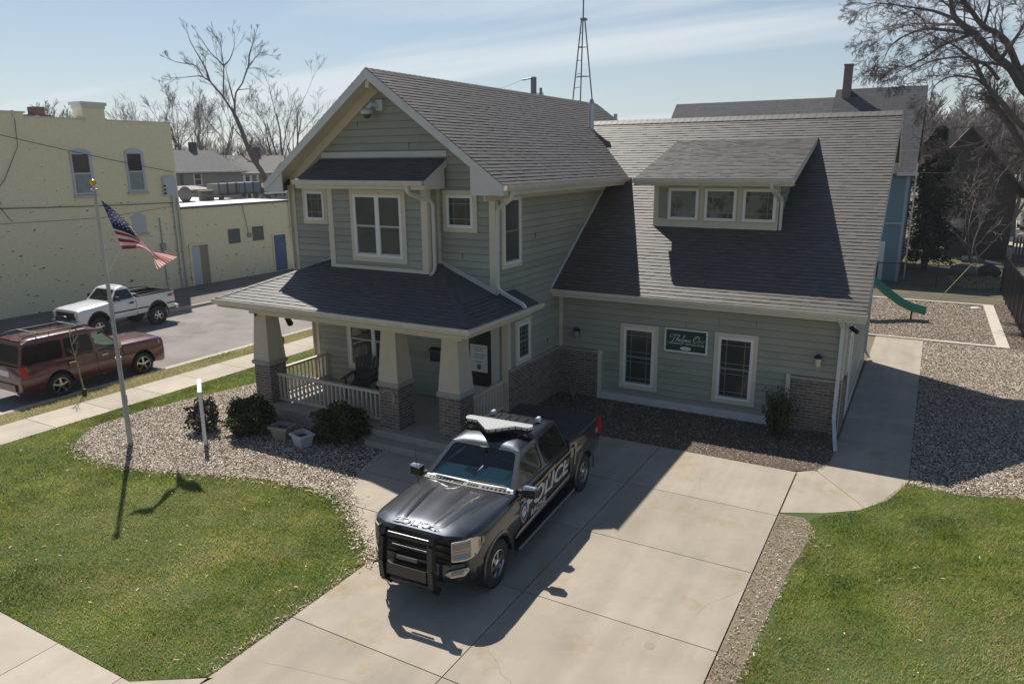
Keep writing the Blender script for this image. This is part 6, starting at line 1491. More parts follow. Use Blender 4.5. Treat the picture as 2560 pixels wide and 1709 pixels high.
def grow(segs, p, d, L, r, lvl, R_, jit=.13, up=.06, kids=(3, 5), ratio=(.45, .7), spread=(.5, 1.0), rmin=.006, step=None, droop=0.):
    n = max(3, int(L/(step or L/5))); d = d.normalized(); r1 = max(rmin, r*.35)
    pts = [p]
    for i in range(n):
        d = (d+Vector((R_.gauss(0, jit), R_.gauss(0, jit), R_.gauss(0, jit)))*.6+Vector((0, 0, up-droop*(i/n)))).normalized()
        q = p+d*(L/n); ra = r+(r1-r)*i/n; rb = r+(r1-r)*(i+1)/n; segs.append((p, q, ra, rb)); p = q; pts.append(q)
    if lvl <= 0: return
    nk = R_.randint(*kids)
    for k in range(nk):
        t = R_.uniform(.25, 1.0); i = min(n-1, int(t*n)); c = pts[i].lerp(pts[i+1], t*n-i); dd = (pts[i+1]-pts[i]).normalized()
        ax = dd.cross(Vector((R_.gauss(0, 1), R_.gauss(0, 1), R_.gauss(0, 1))))
        if ax.length < 1e-3: continue
        nd = Matrix.Rotation(R_.uniform(*spread), 3, ax.normalized()) @ dd
        grow(segs, c, nd, L*R_.uniform(*ratio)*(1.15-.45*t), max(rmin, (r+(r1-r)*t)*.62), lvl-1, R_, jit, up, kids, ratio, spread, rmin, None, droop)
def bare_tree(name, label, base, h, seed, mat=barkd, tw=twigd, lvl=4, spread=(.35, .8), kids=(4, 6), r=None, forks=3, cat="tree", grp=None, rmin=.012, trunk_h=.3, up=.07, lean=(0, 0), ratio=(.45, .7), jit=.12):
    R_ = random.Random(seed); t = thing(name, label, cat, base, group=grp); r = r or h*.022
    base = Vector(base); tr = []; p = base; d = Vector((lean[0], lean[1], 1)).normalized(); n = 4; th = h*trunk_h
    for i in range(n):
        d = (d+Vector((R_.gauss(0, .05), R_.gauss(0, .05), 0))).normalized(); q = p+d*th/n; tr.append((p, q, r*(1.25-.12*i), r*(1.13-.12*i))); p = q
    cr_ = []
    for k in range(forks):
        a = 2*math.pi*(k+R_.random()*.6)/forks; sp_ = R_.uniform(.1, .75); nd = Vector((math.cos(a)*sp_, math.sin(a)*sp_, 1)).normalized()
        grow(cr_, p-d*R_.uniform(0, .15)*th, nd, (h-th)*R_.uniform(.8, 1.0), r*.62, lvl, R_, jit, up, kids, ratio, spread, rmin)
    big = [s for s in cr_ if s[2] > r*.22]; small = [s for s in cr_ if s[2] <= r*.22]
    segs_mesh("trunk", tr+big, mat, t); segs_mesh("crown", small, tw, t)
    return t, len(cr_)
def limb_tree(t, limbs, R_, rmin, lvl, per, lk, mat, tw, up=.05, droop=0., ratio=(.4, .65), spread=(.4, .9), kids=(3, 5), jit=.13):
    """main limbs given as polylines with radii; the rest grows from them"""
    big, small = [], []
    for pts, r0, r1 in limbs:
        n = len(pts)
        P = []
        for i in range(n-1):
            p0, p1, p2, p3 = [pts[max(0, min(n-1, i+j))] for j in (-1, 0, 1, 2)]
            l = (p2-p1).length; m1 = (p2-p0).normalized()*l if i > 0 else (p2-p1); m2 = (p3-p1).normalized()*l if i < n-2 else (p2-p1)
            P += [p1*(2*t_**3-3*t_**2+1)+m1*((t_**3-2*t_**2+t_)*.8)+p2*(3*t_**2-2*t_**3)+m2*((t_**3-t_**2)*.8) for t_ in (0, .34, .67)]
        P.append(pts[-1]); m = len(P); tot = sum((P[i+1]-P[i]).length for i in range(m-1))
        for i in range(m-1): big.append((P[i], P[i+1], r0+(r1-r0)*i/(m-1), r0+(r1-r0)*(i+1)/(m-1)))
        for k in range(int(per*tot)):
            q = R_.uniform(.12, 1)**.7; i = min(m-2, int(q*(m-1))); c = P[i].lerp(P[i+1], q*(m-1)-i); dd = (P[i+1]-P[i]).normalized()
            ax = dd.cross(Vector((R_.gauss(0, 1), R_.gauss(0, 1), R_.gauss(0, 1)))).normalized(); nd = Matrix.Rotation(R_.uniform(*spread), 3, ax) @ dd
            grow(small, c, nd, lk*R_.uniform(.5, 1.1)*(1.15-.5*q), max(rmin, (r0+(r1-r0)*q)*.4), lvl, R_, jit, up, kids, ratio, spread, rmin, None, droop)
        grow(small, P[-1], (P[-1]-P[-2]), lk*.3, r1, lvl, R_, jit, up, kids, ratio, spread, rmin, None, droop)
    segs_mesh("trunk", big, mat, t); segs_mesh("crown", small, tw, t)
    return len(small)
def pl(pts, X): return [at(x, y, X=X+dx) for (x, y, dx) in pts]
# tall leaning tree beyond the low yellow building
R_ = random.Random(21)
base = at(680, 470, X=-52); base.z = 0
t = thing("leaning_tree", "tall thin bare tree leaning left with a forked crown beyond the low roofs", "tree", base)
XT = -52
main = [base]+pl([(660, 440, 0), (640, 408, 0), (626, 385, 0), (599, 314, 0), (587, 288, 0)], XT)
fork = main[-1]
limbs = [(main, .24, .16),
 ([fork]+pl([(558, 242, .2), (540, 222, .4), (524, 203, .5), (508, 192, 0), (490, 165, -.3), (470, 160, -.5), (440, 155, -.8), (420, 147, -1)], XT), .085, .02),
 (pl([(558, 242, .2), (559, 200, .6), (559, 165, .6), (553, 120, .5), (550, 100, .3), (535, 88, 0)], XT), .065, .018), (pl([(559, 165, .6), (545, 150, .8), (525, 130, .5), (510, 108, .2), (495, 86, 0)], XT), .06, .015), (pl([(559, 165, .6), (575, 148, .5), (585, 118, .7), (587, 97, .6)], XT), .06, .015),
 (pl([(524, 203, .5), (517, 180, .2), (508, 160, 0), (494, 136, -.4), (475, 102, -.6), (468, 78, -.7)], XT), .085, .02), (pl([(508, 192, 0), (495, 190, .5), (465, 193, .8), (432, 195, 1)], XT), .06, .015),
 ([fork]+pl([(587, 262, 0), (590, 232, -.2), (606, 208, -.4), (615, 180, -.6), (622, 165, -.7), (640, 143, -1), (652, 131, -1.2), (672, 138, -1.4), (690, 140, -1.5)], XT), .085, .018), (pl([(622, 165, -.7), (623, 140, -.4), (628, 122, -.2), (635, 98, 0), (641, 78, .2)], XT), .08, .02), (pl([(587, 262, 0), (577, 225, .3), (568, 190, .5), (565, 178, .6)], XT), .07, .02), (pl([(597, 225, -.2), (625, 223, -.5), (645, 228, -.8)], XT), .05, .015), (pl([(622, 171, -.7), (648, 171, -1), (660, 178, -1.2), (675, 190, -1.4)], XT), .04, .012)]
nA = limb_tree(t, limbs, R_, .010, 2, 1.25, 1.9, barkd, twigd, up=.05, kids=(2, 4), spread=(.3, .65), ratio=(.45, .7))
# bushy bare trees round the gap on the left
spots = [(-66, 455, 440, 230, 'broad bushy bare tree behind the grey house, left of the leaning tree', 31), (-70, 522, 440, 222, 'upright bushy bare tree just left of the leaning trunk', 32), (-64, 726, 420, 200, 'full bushy bare tree right of the leaning trunk, beside the front gable', 33)]
for (X, px, py, ptop, lab, sd_) in spots:
    b = at(px, py, X=X); h = at(px, ptop, X=X).z; b.z = 0
    bare_tree("bushy_tree", lab, b, h*.80, sd_, lvl=4, forks=5, kids=(3, 5), spread=(.3, .8), ratio=(.5, .72), rmin=.011, jit=.15, trunk_h=.25, grp="bare trees beyond the low roofs")
for i, (X, px, ptop, sd_) in enumerate(((-95, 480, 330, 41), (-98, 560, 320, 42), (-92, 640, 318, 43), (-105, 690, 330, 44), (-100, 600, 345, 45), (-96, 430, 335, 47))):
    b = at(px, 440, X=X); h = at(px, ptop, X=X).z; b.z = 0
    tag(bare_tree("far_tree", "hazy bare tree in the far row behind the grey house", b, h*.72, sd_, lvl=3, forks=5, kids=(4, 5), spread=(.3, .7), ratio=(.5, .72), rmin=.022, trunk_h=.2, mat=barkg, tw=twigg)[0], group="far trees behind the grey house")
b = at(140, 330, X=-75); h = at(140, 258, X=-75).z; b.z = 0
bare_tree("far_tree", "bare treetop showing above the yellow building's parapet", b, h*.82, 46, lvl=4, forks=4, rmin=.016, kids=(3, 5))
# big tree on the right
R_ = random.Random(51)
base = Vector((7.4, 36.8, 0)); t = thing("big_bare_tree", "huge old bare tree with dense drooping twigs leaning in from the right", "tree", base)
def pY(pts, Y=36.): return [at(x, y, Y=Y+dy) for (x, y, dy) in pts]
tr = [base, Vector((7.0, 36.6, 2.5)), Vector((5.8, 36.3, 5.2)), Vector((4.4, 36.1, 7.2))]
limbs = [(tr, .42, .27),
 ([tr[-1]]+pY([(2560, 224, 0), (2528, 173, .2), (2487, 139, .3), (2442, 92, .2), (2405, 61, 0), (2385, 41, 0), (2377, 0, 0), (2370, -60, .2)]), .19, .07),
 ([tr[-1]]+pY([(2580, 235, .4), (2546, 173, .7), (2517, 106, .9), (2487, 80, 1), (2458, 67, 1), (2426, 24, .8), (2405, 0, .8), (2390, -50, .8)]), .16, .06),
 ([tr[-2]]+pY([(2558, 318, -.6), (2497, 247, -1), (2466, 214, -1.2), (2436, 155, -1.4), (2385, 114, -1.6), (2330, 90, -1.8)]), .12, .025),
 ([tr[-2]]+pY([(2600, 420, -.1), (2528, 318, -.2), (2500, 280, -.2), (2477, 255, -.2)]), .14, .11),
 (pY([(2458, 67, 1), (2470, 30, 1), (2474, -10, 1)]), .07, .04),
 (pY([(2430, 85, .2), (2365, 76, 0), (2318, 72, -.2), (2262, 90, -.3), (2226, 116, -.4), (2205, 160, -.5)]), .075, .014),
 (pY([(2420, 90, .2), (2355, 114, -.6), (2315, 143, -.8), (2275, 165, -1), (2240, 182, -1)]), .07, .014),
 (pY([(2497, 200, -.8), (2466, 163, -1), (2405, 143, -1.1), (2335, 152, -1.2), (2293, 170, -1.3), (2265, 190, -1.3)]), .07, .014),
 (pY([(2466, 214, -1), (2436, 196, -1.1), (2375, 192, -1.2), (2336, 216, -1.3), (2325, 255, -1.4)]), .055, .012),
 (pY([(2395, 51, 0), (2335, 28, .2), (2273, 18, .3), (2190, 8, .4), (2153, 13, .4)]), .07, .012),
 (pY([(2318, 72, -.2), (2308, 50, 0), (2279, 28, 0), (2222, 6, 0)]), .045, .012),
 (pY([(2405, 61, 0), (2340, 60, .8), (2280, 60, 1.2), (2225, 80, 1.4), (2200, 100, 1.4)]), .05, .012),
 (pY([(2540, 190, .5), (2580, 140, 1), (2600, 60, 1.2)]), .12, .05), (pY([(2500, 150, .3), (2530, 110, -.5), (2560, 60, -.8), (2570, 0, -1)]), .09, .03),
 (pY([(2520, 270, -.8), (2490, 330, -1.2), (2440, 360, -1.5), (2390, 350, -1.7), (2350, 365, -1.8)]), .05, .012), (pY([(2560, 400, -.5), (2520, 420, -1), (2470, 470, -1.5), (2420, 470, -1.8)]), .05, .012)]
nB = limb_tree(t, limbs, R_, .0060, 3, 3.4, 1.6, barkd, twigd, up=.02, droop=.10, kids=(3, 5), spread=(.3, .85), ratio=(.45, .72), jit=.2)
# wood behind the brown house, trees there
for i, (px, ptop, Y, sd_) in enumerate(((2335, 300, 72, 61), (2385, 285, 78, 62), (2440, 270, 74, 63), (2500, 290, 80, 64), (2545, 300, 70, 65), (2300, 320, 84, 66), (2590, 280, 76, 67))):
    b = at(px, 500, Y=Y); h = at(px, ptop, Y=Y).z; b.z = 0
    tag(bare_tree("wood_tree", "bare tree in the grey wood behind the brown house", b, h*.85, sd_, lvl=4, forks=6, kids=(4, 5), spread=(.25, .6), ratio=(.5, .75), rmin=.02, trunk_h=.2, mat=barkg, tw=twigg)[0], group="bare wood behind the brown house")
segs = []; R_ = random.Random(71)
for i in range(80):
    x = R_.uniform(-60, 60); y = R_.uniform(105, 150); h = R_.uniform(6.5, 9.5)
    for k in range(3): grow(segs, Vector((x, y, 0)), Vector((R_.gauss(0, .2), R_.gauss(0, .2), 1)), h, .12, 2, R_, .2, .06, (6, 8), (.4, .6), (.3, .7), .04)
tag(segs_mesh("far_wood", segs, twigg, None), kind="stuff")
segs = []
for i in range(90):
    x = R_.uniform(-190, -118); y = R_.uniform(30, 190); h = R_.uniform(6, 9)
    for k in range(3): grow(segs, Vector((x, y, 0)), Vector((R_.gauss(0, .2), R_.gauss(0, .2), 1)), h, .14, 2, R_, .2, .06, (5, 7), (.4, .6), (.3, .7), .05)
tag(segs_mesh("distant_wood", segs, twigg, None), kind="stuff")
# a thicket of pale branches in front of the brown house
R_ = random.Random(81); b = Vector((2.9, 50.8, 0)); t = thing("pale_sapling", "pale tangled leafless sapling in front of the brown house", "tree", b); sg_ = []
for k in range(5): grow(sg_, b+Vector((R_.gauss(0, .3), R_.gauss(0, .3), 0)), Vector((R_.gauss(-.15, .4), R_.gauss(-.1, .2), 1)), R_.uniform(3, 4.6), .05, 3, R_, .25, .02, (3, 5), (.45, .7), (.4, .9), .012)
segs_mesh("trunk", [s for s in sg_ if s[2] > .03], barkg, t); segs_mesh("crown", [s for s in sg_ if s[2] <= .03], M("pale_twigs", (.22, .19, .17), .9), t)
# saplings in the verge, each with a black guard at the foot
def sapling(x, y, h, sd_, label, lean=(0, 0), kids=True):
    R_ = random.Random(sd_); t = thing("sapling", label, "tree", (x, y, 0), group="saplings in the street verge"); b = Vector((x, y, 0)); tr = []; cr_ = []; p = b; d = Vector((lean[0], lean[1], 1)).normalized()
    for i in range(6):
        q = p+d*h/6+Vector((R_.gauss(0, .015), R_.gauss(0, .015), 0)); tr.append((p, q, .028-.003*i, .025-.003*i)); 
        if i > 2:
            for k in range(3): a = R_.uniform(0, 6.28); grow(cr_, q, Vector((math.cos(a), math.sin(a), R_.uniform(.5, 1.2))), h*.22*R_.uniform(.6, 1), .010, 1, R_, .2, .08, (1, 3), (.4, .6), (.4, .8), .004)
        p = q
    segs_mesh("trunk", tr, M("sapling_bark", (.36, .28, .20), .8, col2=(.26, .21, .16), nscale=9), t); segs_mesh("crown", cr_, M("sapling_twigs", (.32, .25, .18), .8), t)
    mb = MB(); mb.tube([(x, y, 0), (x+.0, y, .22)], .06, n=9); mb.build("trunk_guard", black_pl, t, smooth=40)
sapling(-19.55, 10.78, 1.75, 91, "small bare sapling with black trunk guard beside the red car", (-.22, .05)); sapling(-19.35, 17.75, 1.5, 92, "slender bare sapling with black trunk guard seen between the porch columns", (-.18, 0))
# dark evergreen beside the brown house
ev = tint_mat("evergreen_leaf", [(.018, .028, .011), (.032, .048, .017), (.06, .078, .026), (.15, .165, .05)], .8, nz=2, namt=.4)
b = Vector((.15, 47.5, 0)); t = thing("evergreen_tree", "dark shaggy evergreen tree between the blue house and the brown house", "tree", b)
r_ = np.random.default_rng(14); Vs = []; ts = []
for i in range(13000):
    z = r_.uniform(.6, 7.9); a = r_.uniform(0, 6.28); w = 1.75*(1-(z/8.4)**3)*(.66+.24*math.sin(z*3.1+1+a)+.2*math.sin(3*a+z*1.7)); k = r_.uniform(.35, 1.05); p = np.array([b.x+w*k*math.cos(a), b.y+w*k*math.sin(a), z-.25*k]); d = np.array([math.cos(a), math.sin(a), -.35])+r_.normal(0, .5, 3); d /= np.linalg.norm(d); c = np.cross(d, r_.normal(size=3)); c /= np.linalg.norm(c); s = r_.uniform(.05, .13)
    Vs += [p-d*s, p+c*s*.4, p+d*s*1.3, p-c*s*.4]; ts.append(np.clip(r_.normal(.35+.25*math.sin(z*2.3+a*2), .2), .001, 1))
V = np.array(Vs); o = mesh_np("crown", V-np.array(t.location), np.arange(len(V)).reshape(-1, 4), ev, np.array(ts), kind=None); o.parent = t
mb = MB(); mb.tube([b, b+Z3*3, b+Z3*7.5], [.2, .15, .03], n=8); mb.build("trunk", barkd, t, smooth=50)
# ------------------------------------------------------------------ yellow brick buildings across the street
YX = -32.7
yb = brick_mat("yellow_painted_brick", (.83, .755, .50), (.85, .775, .52), (.795, .72, .475), .21, .075, .009, .2, vary=.3, patch=(.17, .145, .11))
FY = Fr((YX, 0, 0), (0, 1, 0), Z3, (1, 0, 0))
yel = thing("yellow_building", "tall painted yellow brick building with sash windows across the street", "building", (-37, 16, 0))
mb = MB(); mb.box(-45, YX, 2, 24.1, 0, 8.05); mb.box(-45, YX, 2, 17.35, 8.05, 8.22); mb.build("wall", yb, yel)
mb = MB(); mb.box(-45, YX+.05, 17.36, 19.8, 8.05, 8.11); mb.box(-45, YX+.05, 20.85, 24.15, 8.05, 8.11); mb.box(-45, YX+.05, 2, 17.4, 8.22, 8.28)
cp = mb.build("coping", fascia_m, yel)
mb = MB()
for y in np.arange(12, 24.2, .98): mb.box(YX-.1, YX+.07, y, y+.05, 8.05, 8.14+(.17 if y < 17.3 else 0))
mb.build("coping_joint", fascia_m, cp)
mb = MB(); mb.box(YX-.75, YX+.02, 19.82, 20.82, 8.0, 8.55); chm = mb.build("chimney", yb, yel)
mb = MB(); mb.box(YX-.78, YX+.05, 19.78, 20.86, 8.55, 8.68); mb.box(YX-.82, YX+.09, 19.72, 20.92, 8.68, 8.82); mb.build("chimney_cap", fascia_m, chm)
def sash(fr, y0, y1, z0, z1, par, top=None, low=None):
    """recess-free sash set proud of the wall, arched head and stone sill"""
    mb = MB(); fr.box(mb, y0, y0+.08, z0, z1, 0, .06); fr.box(mb, y1-.14, y1, z0, z1, 0, .06); fr.box(mb, y0+.08, y1-.14, z1-.1, z1, 0, .06); fr.box(mb, y0+.08, y1-.14, z0, z0+.08, 0, .06); m = (z0+z1)/2; fr.box(mb, y0+.08, y1-.14, m-.03, m+.03, 0, .055)
    w = mb.build("window", M("blue_grey_frame", (.50, .53, .60), .5), par)
    mb = MB(); k = 9; pts = [(y0, z1)]+[(y0+(y1-y0)*i/k, z1+.14*math.sin(math.pi*i/k)) for i in range(1, k)]+[(y1, z1)]; fr.prism(mb, pts[::-1], 0, .05); mb.build("arched_head", M("blue_grey_frame", (.5, .53, .6)), w)
    mb = MB(); fr.box(mb, y0+.08, y1-.14, m+.03, z1-.1, 0, .03); mb.build("pane", top or M("upper_pane", (.022, .02, .02), .08, col2=(.04, .035, .03), nscale=2), w)
    mb = MB(); fr.box(mb, y0+.08, y1-.14, z0+.08, m-.03, 0, .03); mb.build("pane", low or pane_curt, w)
    mb = MB(); fr.box(mb, y0-.05, y1+.05, z0-.14, z0-.02, 0, .1); mb.build("sill", M("pale_sill", (.50, .49, .42), .8), w)
sash(FY, 18.95, 19.9, 4.86, 6.68, yel); sash(FY, 21.5, 22.42, 4.90, 6.72, yel); sash(FY, 14.85, 15.85, 4.75, 6.6, yel)
sash(FY, 14.55, 15.3, 1.7, 2.9, yel)
mb = MB(); FY.box(mb, 21.45, 22.15, 2.95, 3.75, 0, .04); k = 8; pts = [(21.45+.7*i/k, 3.75+.12*math.sin(math.pi*i/k)) for i in range(k+1)]; FY.prism(mb, pts[::-1], 0, .04); mb.build("blocked_window", M("blocked_grey", (.50, .52, .53), .8), yel); mb = MB(); FY.box(mb, 21.38, 22.22, 2.83, 2.94, 0, .09); mb.build("sill", MATS["pale_sill"], yel)
# service box and conduits at the corner
mb = MB(); FY.box(mb, 23.25, 23.95, 4.62, 5.55, 0, .12); bx = mb.build("service_box", M("box_grey", (.50, .53, .55), .5), yel)
mb = MB(); 
for z in (4.75, 4.92, 5.1): mb.tube([FY.P(23.28, z, .12), FY.P(23.28, z, .2)], .05, n=8)
mb.build("insulator", black_pl, bx)
mb = MB()
for y, z1 in ((23.72, 4.6), (23.98, 4.5)): mb.tube([FY.P(y, 0, .07), FY.P(y, z1, .07)], .05, n=8)
for z in (.8, 1.9, 3.0, 4.1): FY.box(mb, 23.6, 24.08, z, z+.05, .0, .12)
mb.build("conduit", galv, yel, smooth=50)
mb = MB(); FY.box(mb, 22.75, 22.98, 2.0, 2.35, 0, .14); mb.tube([FY.P(22.87, .2, .04), FY.P(22.87, 3.6, .04)], .025, n=6); mb.build("meter_box", M("meter_grey", (.30, .31, .32), .5), yel)
# cables drawn across the wall
def cable(name, pts, r, label, cat="cable", sag=0., grp=None):
    P = []
    for i in range(len(pts)-1):
        a, b = Vector(pts[i]), Vector(pts[i+1])
        for t_ in np.linspace(0, 1, 9)[:-1]: P.append(a.lerp(b, t_)-Z3*sag*4*t_*(1-t_))
    P.append(Vector(pts[-1])); mb = MB(); mb.tube(P, r, n=5); return tag(mb.build(name, M("cable_black", (.03, .03, .032), .6)), label, cat, grp)
cable("wall_cable", [FY.P(12, 8.35, .35), FY.P(23.9, 5.75, .12)], .014, "slack cable sloping across the upper wall of the tall yellow building", sag=.12)
cable("wall_cable", [FY.P(12, 4.55, .2), FY.P(15.9, 4.45, .06), FY.P(23.7, 4.28, .1)], .017, "dark level cable strung below the sash windows of the yellow building", sag=.03)
cable("wall_cable", [FY.P(16.95, 8.0, .05), FY.P(16.9, 6.9, .05), FY.P(16.2, 5.6, .05), FY.P(15.6, 4.9, .05), FY.P(15.9, 4.4, .05), FY.P(16.2, 3.9, .05)], .012, "thin hanging cable looping down beside the far left sash window")
cable("wall_cable", [FY.P(13, 3.9, .05), FY.P(20, 3.8, .05), FY.P(24, 4.15, .08)], .008, "thin pale cable low across the yellow wall", sag=.02)
# low wing
low = thing("low_yellow_building", "low painted yellow building with white flat roof and blue door", "building", (-37, 28, 0))
mb = MB(); mb.box(-46, YX-.01, 24.12, 31.6, 0, 3.97); mb.build("wall", yb, low)
mb = MB(); mb.box(-46, YX+.02, 24.11, 31.65, 3.97, 4.03); rf = mb.build("roof", M("white_roof", (.72, .71, .70), .6, col2=(.62, .61, .6), nscale=2), low)
mb = MB(); mb.box(YX-.01, YX+.06, 24.11, 31.65, 3.93, 4.05); mb.build("roof_edge", M("blue_edge", (.10, .115, .17), .5), low)
gbm = brick_mat("glass_blocks", (.13, .14, .13), (.16, .17, .16), (.10, .105, .10), .2, .2, .012, .4)
for y in (26.85, 28.5): mb = MB(); FY.box(mb, y, y+.78, 1.92, 2.70, 0, .02); mb.build("block_window", gbm, low)
mb = MB(); FY.box(mb, 29.95, 30.85, .05, 2.10, 0, .03); dr = mb.build("blue_door", M("blue_door_paint", (.055, .125, .24), .6, col2=(.045, .10, .20), nscale=3), low, ); dr["label"] = "blue painted door"
mb = MB(); FY.box(mb, 29.87, 29.95, .0, 2.2, 0, .05); FY.box(mb, 30.85, 30.95, .0, 2.2, 0, .05); FY.box(mb, 29.95, 30.85, 2.10, 2.2, 0, .05); mb.build("frame", yb, dr)
mb = MB(); FY.box(mb, 24.45, 25.45, .02, 2.05, -.02, .006); rc = mb.build("doorway", M("door_recess", (.30, .27, .16), .9), low); mb = MB(); FY.box(mb, 24.45, 24.95, .04, 2.02, .0, .03); mb.build("door_leaf", M("pale_door", (.50, .53, .57), .6), rc); mb = MB(); FY.box(mb, 24.32, 24.45, 0, 2.1, 0, .06); FY.box(mb, 25.45, 25.55, 0, 2.1, 0, .06); FY.box(mb, 24.32, 25.55, 2.05, 2.15, 0, .07); mb.build("surround", yb, rc)
mb = MB(); FY.box(mb, 28.12, 28.32, 2.15, 2.4, 0, .12); mb.tube([FY.P(28.2, 2.4, .03), FY.P(27.95, 3.9, .03)], .02, n=6); mb.build("meter_box", MATS["meter_grey"], low)
mb = MB(); mb.tube([FY.P(31.35, 1.6, .06), FY.P(31.3, 3.9, .06)], .05, n=8); mb.build("downpipe", M("pale_pipe", (.6, .58, .5), .5), low)
# things on the low roof
t = thing("rooftop_unit", "long metal air handling unit on legs on the low white roof", "air unit", (-38, 33, 4.03)); c = at(545, 470, X=-37)
mb = MB(); yl = at(545, 470, X=-36.8).y; yr = at(662, 470, X=-36.8).y; zb = at(560, 484, X=-36.8).z; zt_ = at(560, 459, X=-36.8).z
mb.box(-37.8, -36.8, yl, yl+(yr-yl)*.44, zb, zt_); mb.build("panel_section", M("unit_grey", (.13, .14, .13), .5), t); mb = MB(); mb.box(-37.85, -36.76, yl+(yr-yl)*.44, yr-.3, zb, zt_+.02); mb.build("blue_section", M("unit_blue", (.12, .155, .20), .45), t)
mb = MB(); 
for y in np.linspace(yl, yr-.35, 6): mb.box(-36.8, -36.72, y, y+.06, zb-.05, zt_+.04)
mb.box(-37.9, -36.72, yl-.02, yr-.3, zb-.09, zb-.001); mb.build("frame_rib", M("unit_dark", (.04, .045, .045), .5), t)
for y in (yl+.3, yl+2.0, yl+2.9): mb = MB(); mb.box(-37.2, -36.9, y, y+.14, 4.03, zb-.09); mb.build("leg", MATS["unit_dark"], t)
yl2 = yl-1.0; mb = MB(); mb.lathe([(.42, 4.03), (.42, 4.55), (.46, 4.56), (.46, 4.62)], (-36.9, yl2+.2, 0), n=16); tag(mb.build("roof_drum", MATS["unit_dark"], origin=(-36.9, yl2+.2, 4.03)), "dark round vent drum on the low white roof left of the metal unit", "vent")
c = at(463, 486, X=-36.5); t = thing("satellite_dish", "dark satellite dish on the low white roof beside the tall yellow building", "satellite dish", (c.x, c.y, 4.03)); mb = MB(); mb.lathe([(.02, .10), (.25, .07), (.42, 0), (.44, .01), (.26, .09), (.02, .13)], (c.x, c.y, c.z), 'x', 18); mb.build("dish", M("dish_grey", (.11, .115, .12), .5), t, smooth=60); mb = MB(); mb.tube([(c.x, c.y, 4.03), (c.x, c.y, c.z-.2)], .05, n=6); mb.beam((c.x, c.y-.5, 4.06), (c.x, c.y+.5, 4.06), .4, .06); mb.build("mount", black_metal, t)
c = at(700, 500, X=-36.5); t = thing("roof_racks", "stack of pale pipes and rails at the right end of the low roof", "pipes", (c.x, c.y, 4.03)); 
for i, z in enumerate((4.3, 4.85)): mb = MB(); mb.tube([(-36.6-.3*i, yr-.2, z), (-36.6-.3*i, yr+1.6, z)], .07, n=8); mb.build("pipe", white_paint, t)
for y in (yr, yr+.8, yr+1.5): mb = MB(); mb.box(-36.8, -36.7, y, y+.08, 4.03, 5.2); mb.build("post", MATS["unit_dark"], t)
mb = MB(); mb.box(-37.4, -36.9, yr-.1, yr+1.5, 4.1, 4.8); mb.build("cabinet", MATS["unit_blue"], t)
cable("service_wire", [FY.P(23.9, 4.72, .1), at(735, 498, X=-34)], .012, "service wire from the corner box along the low roof edge", sag=.05); cable("service_wire", [FY.P(23.9, 5.05, .1), at(640, 540, X=-45)], .010, "service wire from the corner box running back over the white roof", sag=.1)
c = at(88, 270, X=-41); t = thing("stepped_chimney", "dark red stepped brick stack behind the yellow building's parapet", "chimney", (c.x, c.y, 8)); m = brick_mat("dark_red_brick", (.12, .05, .045), (.15, .06, .05), (.16, .12, .11)); mb = MB(); mb.box(c.x-.3, c.x+.3, c.y-.25, c.y+.28, 8, c.z+.05); mb.build("stack", m, t); mb = MB(); mb.box(c.x-.32, c.x+.32, c.y-.55, c.y+.6, 8, c.z-.35); mb.box(c.x-.34, c.x+.34, c.y-.9, c.y+1.1, 8, c.z-.58); mb.build("step", m, t)

# ------------------------------------------------------------------ houses behind
def gable_house(name, label, x0, x1, y0, y1, ez, rz, axis, wallm, roofm, ov=.3, ridge_at=.5):
    t = thing(name, label, "house", ((x0+x1)/2, (y0+y1)/2, 0)); mb = MB()
    if axis == 'y':
        rx = x0+(x1-x0)*ridge_at; mb.prism([(x0, y0, 0), (x1, y0, 0), (x1, y0, ez), (rx, y0, rz-.1), (x0, y0, ez)], (0, y1-y0, 0)); mb.build("wall", wallm, t); r = MB()
        for a in (x0-ov, x1+ov):
            zz = ez-ov*(rz-ez)/abs(rx-(x0 if a < rx else x1)); r.prism([(rx, y0-ov, rz), (a, y0-ov, zz), (a, y0-ov, zz-.12), (rx, y0-ov, rz-.12)], (0, y1-y0+2*ov, 0))
        r.build("roof", roofm, t)
    else:
        ry = y0+(y1-y0)*ridge_at; mb.prism([(x0, y0, 0), (x0, y1, 0), (x0, y1, ez), (x0, ry, rz-.1), (x0, y0, ez)], (x1-x0, 0, 0)); mb.build("wall", wallm, t); r = MB()
        for a in (y0-ov, y1+ov):
            zz = ez-ov*(rz-ez)/abs(ry-(y0 if a < ry else y1)); r.prism([(x0-ov, ry, rz), (x0-ov, a, zz), (x0-ov, a, zz-.12), (x0-ov, ry, rz-.12)], (x1-x0+2*ov, 0, 0))
        r.build("roof", roofm, t)
    return t
